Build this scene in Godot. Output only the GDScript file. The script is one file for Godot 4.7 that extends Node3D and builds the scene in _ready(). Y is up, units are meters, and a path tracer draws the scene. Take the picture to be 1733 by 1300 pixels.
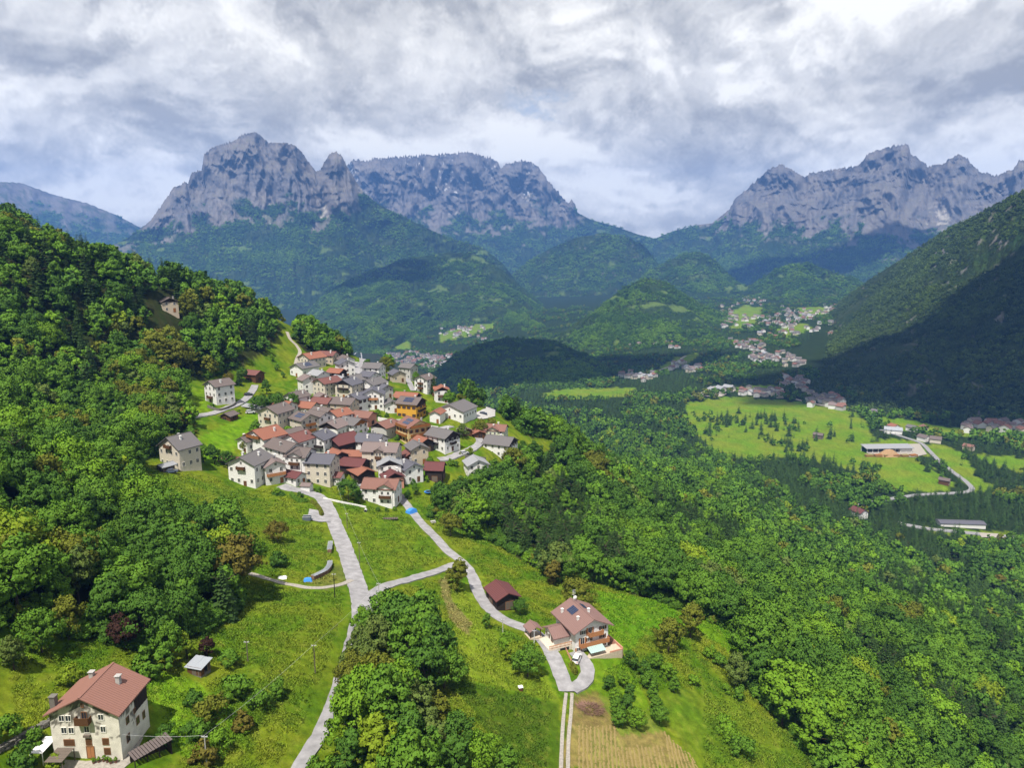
extends Node3D
# An Alpine village on a spur above a forested valley, seen from the air.
# Units are metres, y up; the eye is the origin, so heights read as metres below it.

const F := 1201.0            # focal length in pixels of the photograph (1733 x 1300)
const PITCH := 0.1815        # the camera looks 10.4 degrees down
var cp := cos(PITCH)
var sp := sin(PITCH)
var rng := RandomNumberGenerator.new()
var nz := FastNoiseLite.new()      # broad patches
var nz2 := FastNoiseLite.new()     # second, independent patches
var nz3 := FastNoiseLite.new()
var ridged := FastNoiseLite.new()
var used := {}

# ---------------------------------------------------------------- helpers
func ray(u: float, v: float) -> Vector3:
	var a := (u - 866.5) / F
	var b := (650.0 - v) / F
	return Vector3(a, b * cp - sp, -b * sp - cp)

func proj(p: Vector3) -> Vector2:
	var d := -p.y * sp - p.z * cp
	if d < 1.0:
		return Vector2(-9999, -9999)
	return Vector2(866.5 + F * p.x / d, 650.0 - F * (p.y * cp - p.z * sp) / d)

func at_height(u: float, v: float, h: float) -> Vector3:
	var r := ray(u, v)
	return r * (h / r.y)

func at_dist(u: float, v: float, d: float) -> Vector3:
	var r := ray(u, v)
	return r * (d / Vector2(r.x, r.z).length())

func numbered(called: String) -> String:
	var n: int = used.get(called, -1) + 1
	used[called] = n
	return called if n == 0 else "%s_%03d" % [called, n]

func tag(o: Node, label: String, category: String, group := "", kind := "") -> void:
	if label: o.set_meta("label", label)
	if category: o.set_meta("category", category)
	if group: o.set_meta("group", group)
	if kind: o.set_meta("kind", kind)

func thing(called: String, label: String, category: String, at := Vector3.ZERO, turn := 0.0, group := "") -> Node3D:
	var o := Node3D.new()
	o.name = numbered(called)
	add_child(o)
	o.position = at
	o.rotation.y = turn
	tag(o, label, category, group)
	return o

func part(called: String, mesh: Mesh, m: Material, parent: Node) -> MeshInstance3D:
	var o := MeshInstance3D.new()
	o.name = called
	o.mesh = mesh
	if m: o.material_override = m
	parent.add_child(o, true)
	return o

func lone(called: String, mesh: Mesh, m: Material, label: String, category: String, at := Vector3.ZERO, turn := 0.0, group := "", kind := "") -> MeshInstance3D:
	var o := MeshInstance3D.new()
	o.name = numbered(called)
	o.mesh = mesh
	if m: o.material_override = m
	add_child(o)
	o.position = at
	o.rotation.y = turn
	tag(o, label, category, group, kind)
	return o

func S() -> SurfaceTool:
	var st := SurfaceTool.new()
	st.begin(Mesh.PRIMITIVE_TRIANGLES)
	return st

func done(st: SurfaceTool) -> ArrayMesh:
	st.generate_normals()
	return st.commit()

func quad(st: SurfaceTool, a: Vector3, b: Vector3, c: Vector3, d: Vector3) -> void:
	# corners run clockwise as seen from the front
	st.set_smooth_group(-1)
	for p in [a, b, c, a, c, d]:
		st.add_vertex(p)

func tri(st: SurfaceTool, a: Vector3, b: Vector3, c: Vector3) -> void:
	st.set_smooth_group(-1)
	for p in [a, b, c]:
		st.add_vertex(p)

func box(st: SurfaceTool, lo: Vector3, hi: Vector3, t := Transform3D()) -> void:
	var p := []
	for i in 8:
		p.append(t * Vector3(hi.x if i & 1 else lo.x, hi.y if i & 2 else lo.y, hi.z if i & 4 else lo.z))
	for f in [[4, 6, 7, 5], [1, 3, 2, 0], [5, 7, 3, 1], [0, 2, 6, 4], [6, 2, 3, 7], [0, 4, 5, 1]]:
		quad(st, p[f[0]], p[f[1]], p[f[2]], p[f[3]])

func cbox(st: SurfaceTool, c: Vector3, s: Vector3, t := Transform3D()) -> void:
	box(st, c - s / 2, c + s / 2, t)

func tube(st: SurfaceTool, a: Vector3, b: Vector3, ra: float, rb: float, n := 6) -> void:
	var ax := (b - a).normalized()
	var u := ax.cross(Vector3(0.3, 0.1, 0.95)).normalized()
	if absf(ax.dot(Vector3(0.3, 0.1, 0.95).normalized())) > 0.95:
		u = ax.cross(Vector3.RIGHT).normalized()
	var w := ax.cross(u)
	for i in n:
		var c := TAU * i / n
		var d := TAU * (i + 1) / n
		var e0 := u * cos(c) + w * sin(c)
		var e1 := u * cos(d) + w * sin(d)
		quad(st, a + e0 * ra, b + e0 * rb, b + e1 * rb, a + e1 * ra)

func poly_prism(st: SurfaceTool, pts: Array, y0: float, y1: float) -> void:
	# an upright prism over a ring of Vector2(x, z)
	var ring := PackedVector2Array(pts)
	if Geometry2D.is_polygon_clockwise(ring): ring.reverse()
	var n := ring.size()
	var top := Geometry2D.triangulate_polygon(ring)
	for i in range(0, top.size(), 3):
		var a := ring[top[i]]; var b := ring[top[i + 1]]; var c := ring[top[i + 2]]
		if (b - a).cross(c - a) < 0.0:
			var e := b; b = c; c = e
		tri(st, Vector3(a.x, y1, a.y), Vector3(b.x, y1, b.y), Vector3(c.x, y1, c.y))
	for i in n:
		var a := ring[i]; var b := ring[(i + 1) % n]
		quad(st, Vector3(a.x, y0, a.y), Vector3(b.x, y0, b.y), Vector3(b.x, y1, b.y), Vector3(a.x, y1, a.y))

func lin(r: float, g: float, b: float) -> Color:
	return Color(r, g, b).linear_to_srgb()

# ---------------------------------------------------------------- materials
var M := {}
var tex := {}

func noise_tex(key: String, freq: float, octaves: int, lo: float, hi: float, size := 512, kind := FastNoiseLite.TYPE_SIMPLEX_SMOOTH, warp := 0.0) -> Texture2D:
	# a repeating grey texture from lo to hi (sRGB values)
	if tex.has(key): return tex[key]
	var n := FastNoiseLite.new()
	n.seed = 11 + tex.size()
	n.noise_type = kind
	n.frequency = freq
	n.fractal_octaves = octaves
	n.fractal_gain = 0.6
	if warp > 0.0:
		n.domain_warp_enabled = true
		n.domain_warp_amplitude = warp
		n.domain_warp_frequency = freq
	var im := n.get_seamless_image(size, size)
	im.convert(Image.FORMAT_L8)
	var d := im.get_data()
	for i in d.size():
		d[i] = int(255.0 * lerpf(lo, hi, d[i] / 255.0))
	tex[key] = ImageTexture.create_from_image(Image.create_from_data(size, size, false, Image.FORMAT_L8, d))
	return tex[key]

func mat(key: String, c: Color, rough := 0.9, texture: Texture2D = null, scale := 1.0, spec := 0.3) -> StandardMaterial3D:
	if M.has(key): return M[key]
	var m := StandardMaterial3D.new()
	m.resource_name = key
	m.albedo_color = c
	m.roughness = rough
	m.metallic_specular = spec
	if texture:
		m.albedo_texture = texture
		m.uv1_triplanar = true
		m.uv1_world_triplanar = true
		m.uv1_scale = Vector3.ONE * scale
	M[key] = m
	return m

# ---------------------------------------------------------------- camera, sky, sun
func make_view() -> void:
	var cam := Camera3D.new()
	cam.name = "camera"
	add_child(cam)
	cam.fov = rad_to_deg(2.0 * atan(650.0 / F))
	cam.rotation.x = -PITCH
	cam.near = 1.0
	cam.far = 60000.0
	cam.current = true
	var sun := DirectionalLight3D.new()
	sun.name = "sun"
	add_child(sun)
	var to_sun := SUN_TO.normalized()
	sun.look_at_from_position(Vector3.ZERO, -to_sun, Vector3.UP)
	sun.light_energy = 1.6
	sun.light_color = Color(1.0, 0.97, 0.92)
	sun.light_angular_distance = 1.0
	sun.shadow_enabled = true
	var env := Environment.new()
	env.background_mode = Environment.BG_SKY
	env.tonemap_mode = Environment.TONE_MAPPER_LINEAR
	env.tonemap_exposure = 1.6
	env.sdfgi_enabled = true
	env.ssao_enabled = true
	env.ssil_enabled = true
	env.fog_enabled = true
	env.fog_density = 0.000075
	env.fog_light_color = Color(0.44, 0.66, 1.0)
	var sk := Sky.new()
	var pm := PanoramaSkyMaterial.new()
	pm.panorama = sky_picture()
	sk.sky_material = pm
	env.sky = sk
	env.background_energy_multiplier = 0.92
	var we := WorldEnvironment.new()
	we.name = "environment"
	we.environment = env
	add_child(we)

const SUN_TO := Vector3(-0.17, 0.88, 0.44)
var sky_width := 3072

func sky_picture() -> ImageTexture:
	# a broken deck of stratocumulus with pale blue air between: flat-based heaps that draw together towards the horizon
	var w := sky_width
	var h := w / 2
	var n1 := FastNoiseLite.new()
	n1.seed = 12; n1.noise_type = FastNoiseLite.TYPE_SIMPLEX_SMOOTH; n1.frequency = 1.0; n1.fractal_octaves = 6; n1.fractal_gain = 0.5
	n1.domain_warp_enabled = true; n1.domain_warp_amplitude = 0.30; n1.domain_warp_frequency = 1.6; n1.domain_warp_fractal_octaves = 3
	var n2 := FastNoiseLite.new()
	n2.seed = 19; n2.noise_type = FastNoiseLite.TYPE_SIMPLEX_SMOOTH; n2.frequency = 0.55; n2.fractal_octaves = 2
	var n3 := FastNoiseLite.new()
	n3.seed = 42; n3.noise_type = FastNoiseLite.TYPE_SIMPLEX_SMOOTH; n3.frequency = 3.4; n3.fractal_octaves = 4; n3.fractal_gain = 0.55
	n3.fractal_type = FastNoiseLite.FRACTAL_RIDGED
	var d := PackedByteArray()
	d.resize(w * h * 3)
	d.fill(150)
	var rows := h / 2
	for j in rows:
		var el := PI / 2 * (1.0 - (j + 0.5) / rows)
		# the higher the row, the fewer columns differ: sample them more coarsely
		var step := 1 if el < 0.5 else (2 if el < 0.9 else 4)
		var y := 3.1 * el / (0.62 + 0.38 * el)
		var k := 2.5 * cos(el)
		for i in range(0, w, step):
			var az := TAU * (i + 0.5) / w
			var x := sin(az) * k
			var z := cos(az) * k
			var dens := n1.get_noise_3d(x, y, z)
			var above := n1.get_noise_3d(x + 0.05, y + 0.13, z)
			var big := n2.get_noise_3d(x + 3.0, y * 0.9, z)
			var puff := n3.get_noise_3d(x * 0.6, y * 0.6, z * 0.6)
			var mass := dens + 0.55 * big + 0.10
			var cover := smoothstep(-0.72, -0.36, mass - 0.10 * puff)
			# tops of heaps catch the sun, thick parts are grey beneath
			var body := clampf(0.56 + 1.7 * (dens - above) - 0.52 * mass - 0.09 * puff + 0.30 * maxf(0.0, 1.0 - el / 0.4), 0.0, 1.0)
			var c := Color(0.60, 0.60, 0.60).lerp(Color(0.94, 0.93, 0.905), body)
			c = Color(0.63, 0.69, 0.78).lerp(c, cover)
			var r := int(255.0 * c.r)
			var g := int(255.0 * c.g)
			var b := int(255.0 * c.b)
			for q in step:
				var o := (j * w + i + q) * 3
				d[o] = r; d[o + 1] = g; d[o + 2] = b
	return ImageTexture.create_from_image(Image.create_from_data(w, h, false, Image.FORMAT_RGB8, d))

# ---------------------------------------------------------------- the lie of the land
# Ground points: pixel of the photograph and metres below the eye. The heights come from the sizes of the houses that stand there.
const GROUND := [
	[100, 1290, -76], [200, 1292, -76], [240, 1225, -76], [120, 1220, -73], [40, 1150, -70], [338, 1140, -77], [340, 1290, -79], [500, 1300, -82], [560, 1210, -83],
	[-150, 1290, -68], [-200, 1000, -54], [-300, 700, -38], [0, 900, -61], [100, 1000, -67], [250, 950, -73], [350, 1000, -77], [300, 850, -74],
	[150, 800, -65], [0, 700, -57], [0, 550, -31], [150, 600, -46], [200, 500, -25], [285, 528, -31], [308, 797, -76], [250, 790, -73],
	[330, 660, -66], [373, 683, -69], [400, 690, -71], [420, 668, -70], [430, 640, -68], [380, 750, -77], [400, 830, -84], [440, 828, -85],
	[500, 830, -86], [550, 826, -88], [650, 858, -93], [690, 860, -95], [810, 818, -97], [848, 778, -94], [750, 768, -88], [737, 815, -92],
	[705, 712, -83], [780, 712, -85], [840, 705, -88], [720, 665, -77], [748, 682, -80], [680, 645, -74], [600, 650, -71], [560, 620, -67], [610, 606, -69],
	[500, 600, -62], [490, 552, -50], [520, 700, -77], [580, 720, -80], [470, 735, -79], [640, 770, -86], [560, 770, -83],
	[620, 1020, -86], [560, 880, -89], [590, 950, -88], [430, 975, -83], [470, 900, -85], [750, 940, -96], [720, 890, -95], [800, 970, -98], [850, 1025, -98],
	[990, 1102, -98], [960, 1160, -98], [955, 1300, -97], [1180, 1300, -104], [1060, 1180, -101], [1380, 1290, -117], [1250, 1190, -111], [1290, 1085, -114],
	[1130, 1000, -110], [1000, 985, -106], [780, 1130, -92], [700, 1200, -87], [800, 1290, -89], [450, 1150, -79], [480, 1050, -81], [640, 1250, -84],
	[920, 900, -110], [870, 930, -103], [900, 850, -112], [800, 860, -102], [940, 750, -103], [900, 720, -98],
	[1000, 790, -140], [1100, 790, -190], [1050, 860, -133], [1200, 900, -155], [1250, 860, -197], [1350, 1000, -154], [1450, 1000, -184], [1450, 930, -228], [1600, 970, -242],
	[1500, 1200, -143], [1650, 1100, -176], [1733, 1250, -172], [1500, 1080, -160], [1900, 1150, -215], [1900, 1000, -246],
	[1640, 905, -251], [1640, 830, -250], [1510, 780, -247], [1200, 690, -254], [1400, 720, -250], [1733, 740, -245], [1733, 850, -250], [1330, 800, -244], [1230, 770, -245],
	[1050, 662, -262], [930, 668, -266], [1300, 545, -222], [1380, 520, -215], [1240, 600, -250], [1100, 580, -275], [1330, 640, -248], [2000, 760, -240], [2000, 880, -250],
	[710, 605, -392], [780, 560, -360], [650, 580, -395], [850, 540, -320], [960, 690, -262],
]
# the same where the photograph shows no ground: degrees right of the view axis, distance, height
const HIDDEN := [
	[-36, 440, 6], [-30, 440, -4], [-25, 470, -18], [-20, 500, -34], [-36, 800, 40], [-50, 420, 40], [-50, 900, 90], [-28, 800, -40], [-20, 760, -110], [-15, 620, -100], [-9, 640, -140], [-5, 620, -150],
	[-12, 1100, -330], [-6, 1100, -320], [0, 700, -225], [3, 560, -170], [5, 800, -255], [-20, 1500, -330], [-36, 1500, -100], [-10, 2000, -395], [-3, 1500, -295], [2, 1500, -275], [-55, 150, -20], [-55, 60, -40], [0, 50, -85],
	[35, 60, -110], [50, 100, -140], [55, 300, -235], [50, 700, -250], [50, 1500, -240], [0, 3500, -300], [20, 4500, -200], [-10, 4500, -380], [-40, 4500, -200], [50, 4500, -200],
]
var kc := PackedVector2Array()     # centres in (azimuth, log distance)
var kw := PackedFloat64Array()     # weights, then constant, azimuth and distance terms
const SOFT := 0.0016

func fit_ground() -> void:
	var ys := PackedFloat64Array()
	for g in GROUND:
		var p := at_height(g[0], g[1], g[2])
		kc.append(Vector2(atan2(p.x, -p.z), log(Vector2(p.x, p.z).length())))
		ys.append(g[2])
	for g in HIDDEN:
		kc.append(Vector2(deg_to_rad(g[0]), log(float(g[1]))))
		ys.append(g[2])
	var n := kc.size()
	var a := []
	for i in n + 3:
		var row := PackedFloat64Array()
		row.resize(n + 4)
		for j in n:
			if i < n: row[j] = sqrt(kc[i].distance_squared_to(kc[j]) + SOFT)
			elif i == n: row[j] = 1.0
			else: row[j] = kc[j].x if i == n + 1 else kc[j].y
		if i < n:
			row[i] -= 0.004        # lets the surface miss a point by a little rather than buckle
			row[n] = 1.0; row[n + 1] = kc[i].x; row[n + 2] = kc[i].y; row[n + 3] = ys[i]
		a.append(row)
	var m := n + 3
	for c in m:
		var best := c
		for r in range(c + 1, m):
			if absf(a[r][c]) > absf(a[best][c]): best = r
		var keep = a[c]; a[c] = a[best]; a[best] = keep
		var top: PackedFloat64Array = a[c]
		for r in range(c + 1, m):
			var row: PackedFloat64Array = a[r]
			var f := row[c] / top[c]
			if f != 0.0:
				for k in range(c, m + 1): row[k] -= f * top[k]
				a[r] = row
	kw.resize(m)
	for c in range(m - 1, -1, -1):
		var s: float = a[c][m]
		for k in range(c + 1, m): s -= a[c][k] * kw[k]
		kw[c] = s / a[c][c]

func smooth_ground(az: float, l: float) -> float:
	var n := kc.size()
	var p := Vector2(az, l)
	var s := kw[n] + kw[n + 1] * az + kw[n + 2] * l
	for i in n:
		s += kw[i] * sqrt(p.distance_squared_to(kc[i]) + SOFT)
	return s

# the ground is kept on a fan-shaped grid: fine near the eye, coarse far off
const AZ0 := -1.06
const AZ1 := 1.06
const L0 := 3.6
const L1 := 8.7
const NA := 520
const NL := 640
var gy := PackedFloat32Array()

func fill_ground() -> void:
	# evaluate the fit on a coarser fan, then refine
	var ca := 131
	var cl := 161
	var coarse := PackedFloat32Array()
	coarse.resize(ca * cl)
	for j in cl:
		for i in ca:
			coarse[j * ca + i] = smooth_ground(AZ0 + (AZ1 - AZ0) * i / (ca - 1.0), L0 + (L1 - L0) * j / (cl - 1.0))
	gy.resize(NA * NL)
	for j in NL:
		var l := L0 + (L1 - L0) * j / (NL - 1.0)
		var d := exp(l)
		var y := (cl - 1.0) * j / (NL - 1.0)
		var j0 := mini(int(y), cl - 2)
		var fy := y - j0
		for i in NA:
			var x := (ca - 1.0) * i / (NA - 1.0)
			var i0 := mini(int(x), ca - 2)
			var fx := x - i0
			var o := j0 * ca + i0
			# Catmull-Rom would be smoother, but four points do at this spacing
			var h := lerpf(lerpf(coarse[o], coarse[o + 1], fx), lerpf(coarse[o + ca], coarse[o + ca + 1], fx), fy)
			var az := AZ0 + (AZ1 - AZ0) * i / (NA - 1.0)
			var px := sin(az) * d
			var pz := -cos(az) * d
			h += 0.55 * nz.get_noise_2d(px * 0.055, pz * 0.055) + 0.10 * nz2.get_noise_2d(px * 0.35, pz * 0.35)
			gy[j * NA + i] = h

func gh(x: float, z: float) -> float:
	var a := (atan2(x, -z) - AZ0) / (AZ1 - AZ0) * (NA - 1.0)
	var b := (log(maxf(1.0, sqrt(x * x + z * z))) - L0) / (L1 - L0) * (NL - 1.0)
	a = clampf(a, 0.0, NA - 1.001)
	b = clampf(b, 0.0, NL - 1.001)
	var i := int(a)
	var j := int(b)
	var o := j * NA + i
	a -= i
	b -= j
	return lerpf(lerpf(gy[o], gy[o + 1], a), lerpf(gy[o + NA], gy[o + NA + 1], a), b)

func hit(u: float, v: float, from := 45.0) -> Vector3:
	# where the sight line through a pixel meets the ground
	var r := ray(u, v)
	r /= Vector2(r.x, r.z).length()
	var d := from
	var last := d
	while d < 5500.0:
		if r.y * d < gh(r.x * d, r.z * d):
			for k in 10:
				var m := (last + d) / 2
				if r.y * m < gh(r.x * m, r.z * m): d = m
				else: last = m
			return r * d
		last = d
		d *= 1.006
	return r * 5500.0

func ground_normal(x: float, z: float, e := 2.0) -> Vector3:
	return Vector3(gh(x - e, z) - gh(x + e, z), 2.0 * e, gh(x, z - e) - gh(x, z + e)).normalized()

# ---------------------------------------------------------------- what grows where: outlines on the ground, in pixels of the photograph
const HILL_WOOD := [-400, 240, 0, 352, 165, 402, 275, 462, 380, 490, 470, 548, 478, 565, 455, 590, 432, 606, 392, 628, 350, 642, 288, 638, 305, 670, 326, 702, 332, 735, 300, 752, 262, 768, 240, 782, 232, 830, 245, 872, 300, 892, 365, 886, 402, 905, 416, 965, 402, 1040, 342, 1070, 300, 1085, 240, 1100, 190, 1085, 120, 1075, 60, 1048, 0, 1062, -300, 1160]
const BACK_WOOD := [503, 564, 560, 556, 605, 578, 660, 612, 700, 626, 705, 640, 660, 628, 625, 612, 598, 598, 575, 606, 530, 602, 506, 588]
const SLOPE_WOOD := [700, 626, 740, 636, 800, 648, 860, 665, 900, 690, 1000, 700, 1130, 745, 1250, 790, 1350, 850, 1450, 895, 1560, 925, 1733, 950, 2100, 960, 2100, 1420, 1420, 1420, 1385, 1300, 1335, 1235, 1290, 1190, 1262, 1150, 1268, 1115, 1292, 1090, 1190, 1048, 1100, 1012, 1010, 985, 945, 985, 890, 950, 850, 925, 800, 905, 725, 872, 738, 850, 790, 832, 838, 808, 880, 790, 955, 762, 935, 745, 880, 735, 868, 715, 830, 692, 790, 682, 762, 664]
const VALLEY_WOOD := [860, 660, 900, 690, 1000, 700, 1130, 745, 1250, 790, 1350, 850, 1450, 895, 1560, 925, 1733, 950, 2100, 960, 2100, 680, 1733, 690, 1500, 690, 1430, 660, 1330, 600, 1420, 540, 1440, 505, 1240, 490, 1000, 520, 640, 540, 640, 610, 760, 640]
const CONE_WOOD := [500, 1000, 650, 985, 735, 1000, 770, 1090, 752, 1160, 740, 1180, 860, 1240, 880, 1320, 560, 1320, 590, 1230, 580, 1180, 590, 1110, 610, 1070, 650, 1030]
# open ground in the valley
const FIELDS := [
	[1165, 682, 1230, 672, 1300, 675, 1345, 680, 1400, 690, 1440, 690, 1468, 715, 1478, 742, 1462, 752, 1545, 770, 1580, 795, 1615, 818, 1602, 834, 1540, 832, 1480, 826, 1486, 814, 1440, 797, 1400, 786, 1350, 774, 1290, 780, 1250, 776, 1210, 768, 1186, 745, 1146, 705],
	[1245, 655, 1310, 652, 1316, 665, 1250, 668], [1562, 752, 1600, 752, 1632, 770, 1660, 812, 1690, 828, 1650, 832, 1622, 812, 1590, 780],
	[912, 668, 960, 656, 1076, 655, 1072, 668, 1010, 677, 935, 678], [1640, 768, 1733, 775, 1800, 790, 1733, 802, 1680, 788], [1140, 606, 1178, 596, 1186, 602, 1164, 616, 1125, 628, 1100, 634],
	[1362, 668, 1410, 668, 1440, 700, 1400, 690], [1470, 700, 1600, 722, 1733, 728, 1733, 742, 1600, 740, 1490, 722], [1232, 530, 1262, 516, 1290, 522, 1285, 545, 1250, 556, 1222, 552], [1350, 522, 1408, 522, 1398, 536, 1352, 540], [1310, 556, 1362, 548, 1380, 556, 1330, 572],
	[662, 578, 690, 574, 700, 590, 668, 594], [745, 566, 790, 552, 840, 545, 835, 556, 790, 570, 742, 580], [1455, 748, 1560, 742, 1570, 770, 1540, 776, 1462, 768],
	[1560, 893, 1600, 896, 1733, 903, 1733, 914, 1640, 912, 1580, 902],
]
var mask := PackedByteArray()
const MX0 := -420
const MY0 := 240
const MW := 640
const MH := 290

func paint(poly: Array, id: int) -> void:
	var ring := PackedVector2Array()
	var lo := Vector2(1e9, 1e9)
	var hi := -lo
	for i in range(0, poly.size(), 2):
		var p := Vector2(poly[i], poly[i + 1])
		ring.append(p)
		lo = lo.min(p)
		hi = hi.max(p)
	for j in range(maxi(0, int((lo.y - MY0) / 4)), mini(MH, int((hi.y - MY0) / 4) + 2)):
		for i in range(maxi(0, int((lo.x - MX0) / 4)), mini(MW, int((hi.x - MX0) / 4) + 2)):
			if Geometry2D.is_point_in_polygon(Vector2(MX0 + i * 4 + 2, MY0 + j * 4 + 2), ring):
				mask[j * MW + i] = id

func zone(p: Vector2) -> int:
	var i := int((p.x - MX0) / 4)
	var j := int((p.y - MY0) / 4)
	if i < 0 or j < 0 or i >= MW or j >= MH: return 1 if (p.x < 0 and p.y < 1100) or p.x > 1450 else 0
	return mask[j * MW + i]

func paint_zones() -> void:
	mask.resize(MW * MH)
	paint(VALLEY_WOOD, 2)
	for f in FIELDS: paint(f, 3)
	paint(HILL_WOOD, 1)
	paint(BACK_WOOD, 4)
	paint(SLOPE_WOOD, 5)
	paint([1425, 1200, 1470, 1200, 1490, 1300, 1400, 1300], 5)

# bands of a meadow's own colour: [pixel outline, linear colour, share]
var PATCHES := [
	[[975, 1180, 1040, 1178, 1100, 1215, 1180, 1300, 945, 1300, 968, 1200], Color(0.405, 0.304, 0.115), 0.85],      # mown hay
	[[1000, 1230, 1045, 1240, 1050, 1300, 1000, 1300], Color(0.297, 0.311, 0.081), 0.5],
	[[965, 1165, 1012, 1168, 1045, 1215, 1000, 1235, 972, 1225], Color(0.270, 0.203, 0.081), 0.6],                    # bare soil round the heap
	[[765, 1000, 800, 985, 812, 1030, 830, 1060, 900, 1110, 950, 1180, 940, 1190, 850, 1165, 750, 1140, 745, 1090, 770, 1060], Color(0.203, 0.270, 0.045), 0.75],  # pale mown meadow
	[[742, 985, 756, 975, 765, 1020, 800, 1055, 790, 1075, 760, 1045], Color(0.351, 0.297, 0.121), 0.8],
	[[740, 1145, 850, 1168, 945, 1192, 950, 1300, 860, 1300, 800, 1200], Color(0.070, 0.128, 0.023), 0.8],            # long dark grass
	[[330, 745, 420, 700, 470, 690, 480, 710, 410, 745, 380, 790, 340, 780], Color(0.155, 0.304, 0.027), 0.7],
	[[290, 645, 340, 660, 360, 690, 335, 700, 310, 690], Color(0.162, 0.284, 0.027), 0.7],
	[[545, 855, 620, 865, 690, 862, 745, 935, 748, 945, 640, 985, 612, 985, 580, 900], Color(0.135, 0.216, 0.032), 0.5],
	[[1010, 1000, 1100, 1012, 1190, 1050, 1290, 1090, 1262, 1120, 1180, 1070, 1090, 1075, 1060, 1110, 1030, 1080], Color(0.115, 0.263, 0.019), 0.7],
	[[905, 1110, 1000, 1108, 1060, 1120, 1080, 1160, 1130, 1240, 1050, 1245, 1010, 1170, 960, 1180, 985, 1140], Color(0.135, 0.263, 0.024), 0.6],
	[[250, 1130, 330, 1150, 420, 1240, 330, 1290, 260, 1250], Color(0.142, 0.270, 0.027), 0.7],
	[[420, 985, 590, 990, 600, 1060, 570, 1180, 520, 1250, 400, 1200, 380, 1080], Color(0.128, 0.196, 0.030), 0.4],
	[[270, 800, 400, 830, 430, 850, 540, 845, 560, 960, 430, 965, 410, 880, 320, 850], Color(0.121, 0.189, 0.030), 0.4],
	[[550, 1000, 620, 985, 590, 950, 560, 960, 520, 985], Color(0.257, 0.243, 0.081), 0.5],
	[[1130, 1160, 1260, 1190, 1340, 1240, 1370, 1300, 1190, 1300, 1110, 1200], Color(0.128, 0.203, 0.034), 0.5],
]
var rings := []

func ground_color(x: float, z: float, px: Vector2, d: float) -> Color:
	var wob := Vector2(nz2.get_noise_2d(x * 0.12, z * 0.12), nz3.get_noise_2d(x * 0.12, z * 0.12)) * (7.0 if d < 500 else 2.5)
	var id := zone(px + wob)
	var a := nz.get_noise_2d(x * 0.06, z * 0.06)
	var b := nz2.get_noise_2d(x * 0.35, z * 0.35)
	var e := nz3.get_noise_2d(x * 1.4, z * 1.4)
	var c: Color
	if id == 0 and d > 700.0: id = 2
	if id == 1 or id == 5 or id == 4:
		c = Color(0.040, 0.066, 0.016).lerp(Color(0.055, 0.055, 0.022), clampf(0.5 + b, 0, 1))
	elif id == 2:
		c = Color(0.035, 0.06, 0.018)
	elif id == 3:
		c = Color(0.135, 0.235, 0.035).lerp(Color(0.19, 0.235, 0.055), clampf(0.5 + 1.4 * nz.get_noise_2d(x * 0.018, z * 0.018), 0, 1))
	else:
		c = Color(0.088, 0.175, 0.018).lerp(Color(0.180, 0.225, 0.032), clampf(0.5 + 1.7 * a, 0, 1))
		c = Color(c.r * 1.27, c.g * 1.32, c.b * 0.66)
		for r in rings:
			if r[3].has_point(px) and Geometry2D.is_point_in_polygon(px + wob * 0.6, r[0]):
				var q: Color = r[1]
				if q.g > q.r * 1.05: q = Color(q.r * 1.30, q.g * 1.38, q.b * 0.62)
				c = c.lerp(q, r[2])
		c = c.lerp(Color(0.29, 0.31, 0.05), clampf(1.5 * b - 0.35, 0.0, 0.38))      # dry seed heads
		c = c.lerp(Color(0.075, 0.18, 0.012), clampf(-1.6 * b - 0.30, 0.0, 0.40))     # lush clumps
	var k := 1.0 + 0.26 * e + 0.14 * b
	if id == 3: c = Color(c.r * 1.3, c.g * 1.4, c.b * 0.55)
	return Color(c.r * k, c.g * k, c.b * k)

func build_ground() -> void:
	for p in PATCHES:
		var ring := PackedVector2Array()
		for i in range(0, p[0].size(), 2): ring.append(Vector2(p[0][i], p[0][i + 1]))
		var lo := ring[0]
		var hi := ring[0]
		for q in ring:
			lo = lo.min(q)
			hi = hi.max(q)
		rings.append([ring, p[1], p[2], Rect2(lo, hi - lo)])
	var vs := PackedVector3Array()
	var ns := PackedVector3Array()
	var cs := PackedColorArray()
	vs.resize(NA * NL)
	ns.resize(NA * NL)
	cs.resize(NA * NL)
	for j in NL:
		var d := exp(L0 + (L1 - L0) * j / (NL - 1.0))
		for i in NA:
			var az := AZ0 + (AZ1 - AZ0) * i / (NA - 1.0)
			var p := Vector3(sin(az) * d, gy[j * NA + i], -cos(az) * d)
			vs[j * NA + i] = p
			cs[j * NA + i] = ground_color(p.x, p.z, proj(p), d)
	for j in NL:
		for i in NA:
			var a := vs[j * NA + mini(i + 1, NA - 1)] - vs[j * NA + maxi(i - 1, 0)]
			var b := vs[mini(j + 1, NL - 1) * NA + i] - vs[maxi(j - 1, 0) * NA + i]
			ns[j * NA + i] = a.cross(b).normalized()
	part_grid("ground", vs, ns, cs, NA, NL, ground_mat(), "grassy hillside, village spur and valley floor")

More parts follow.
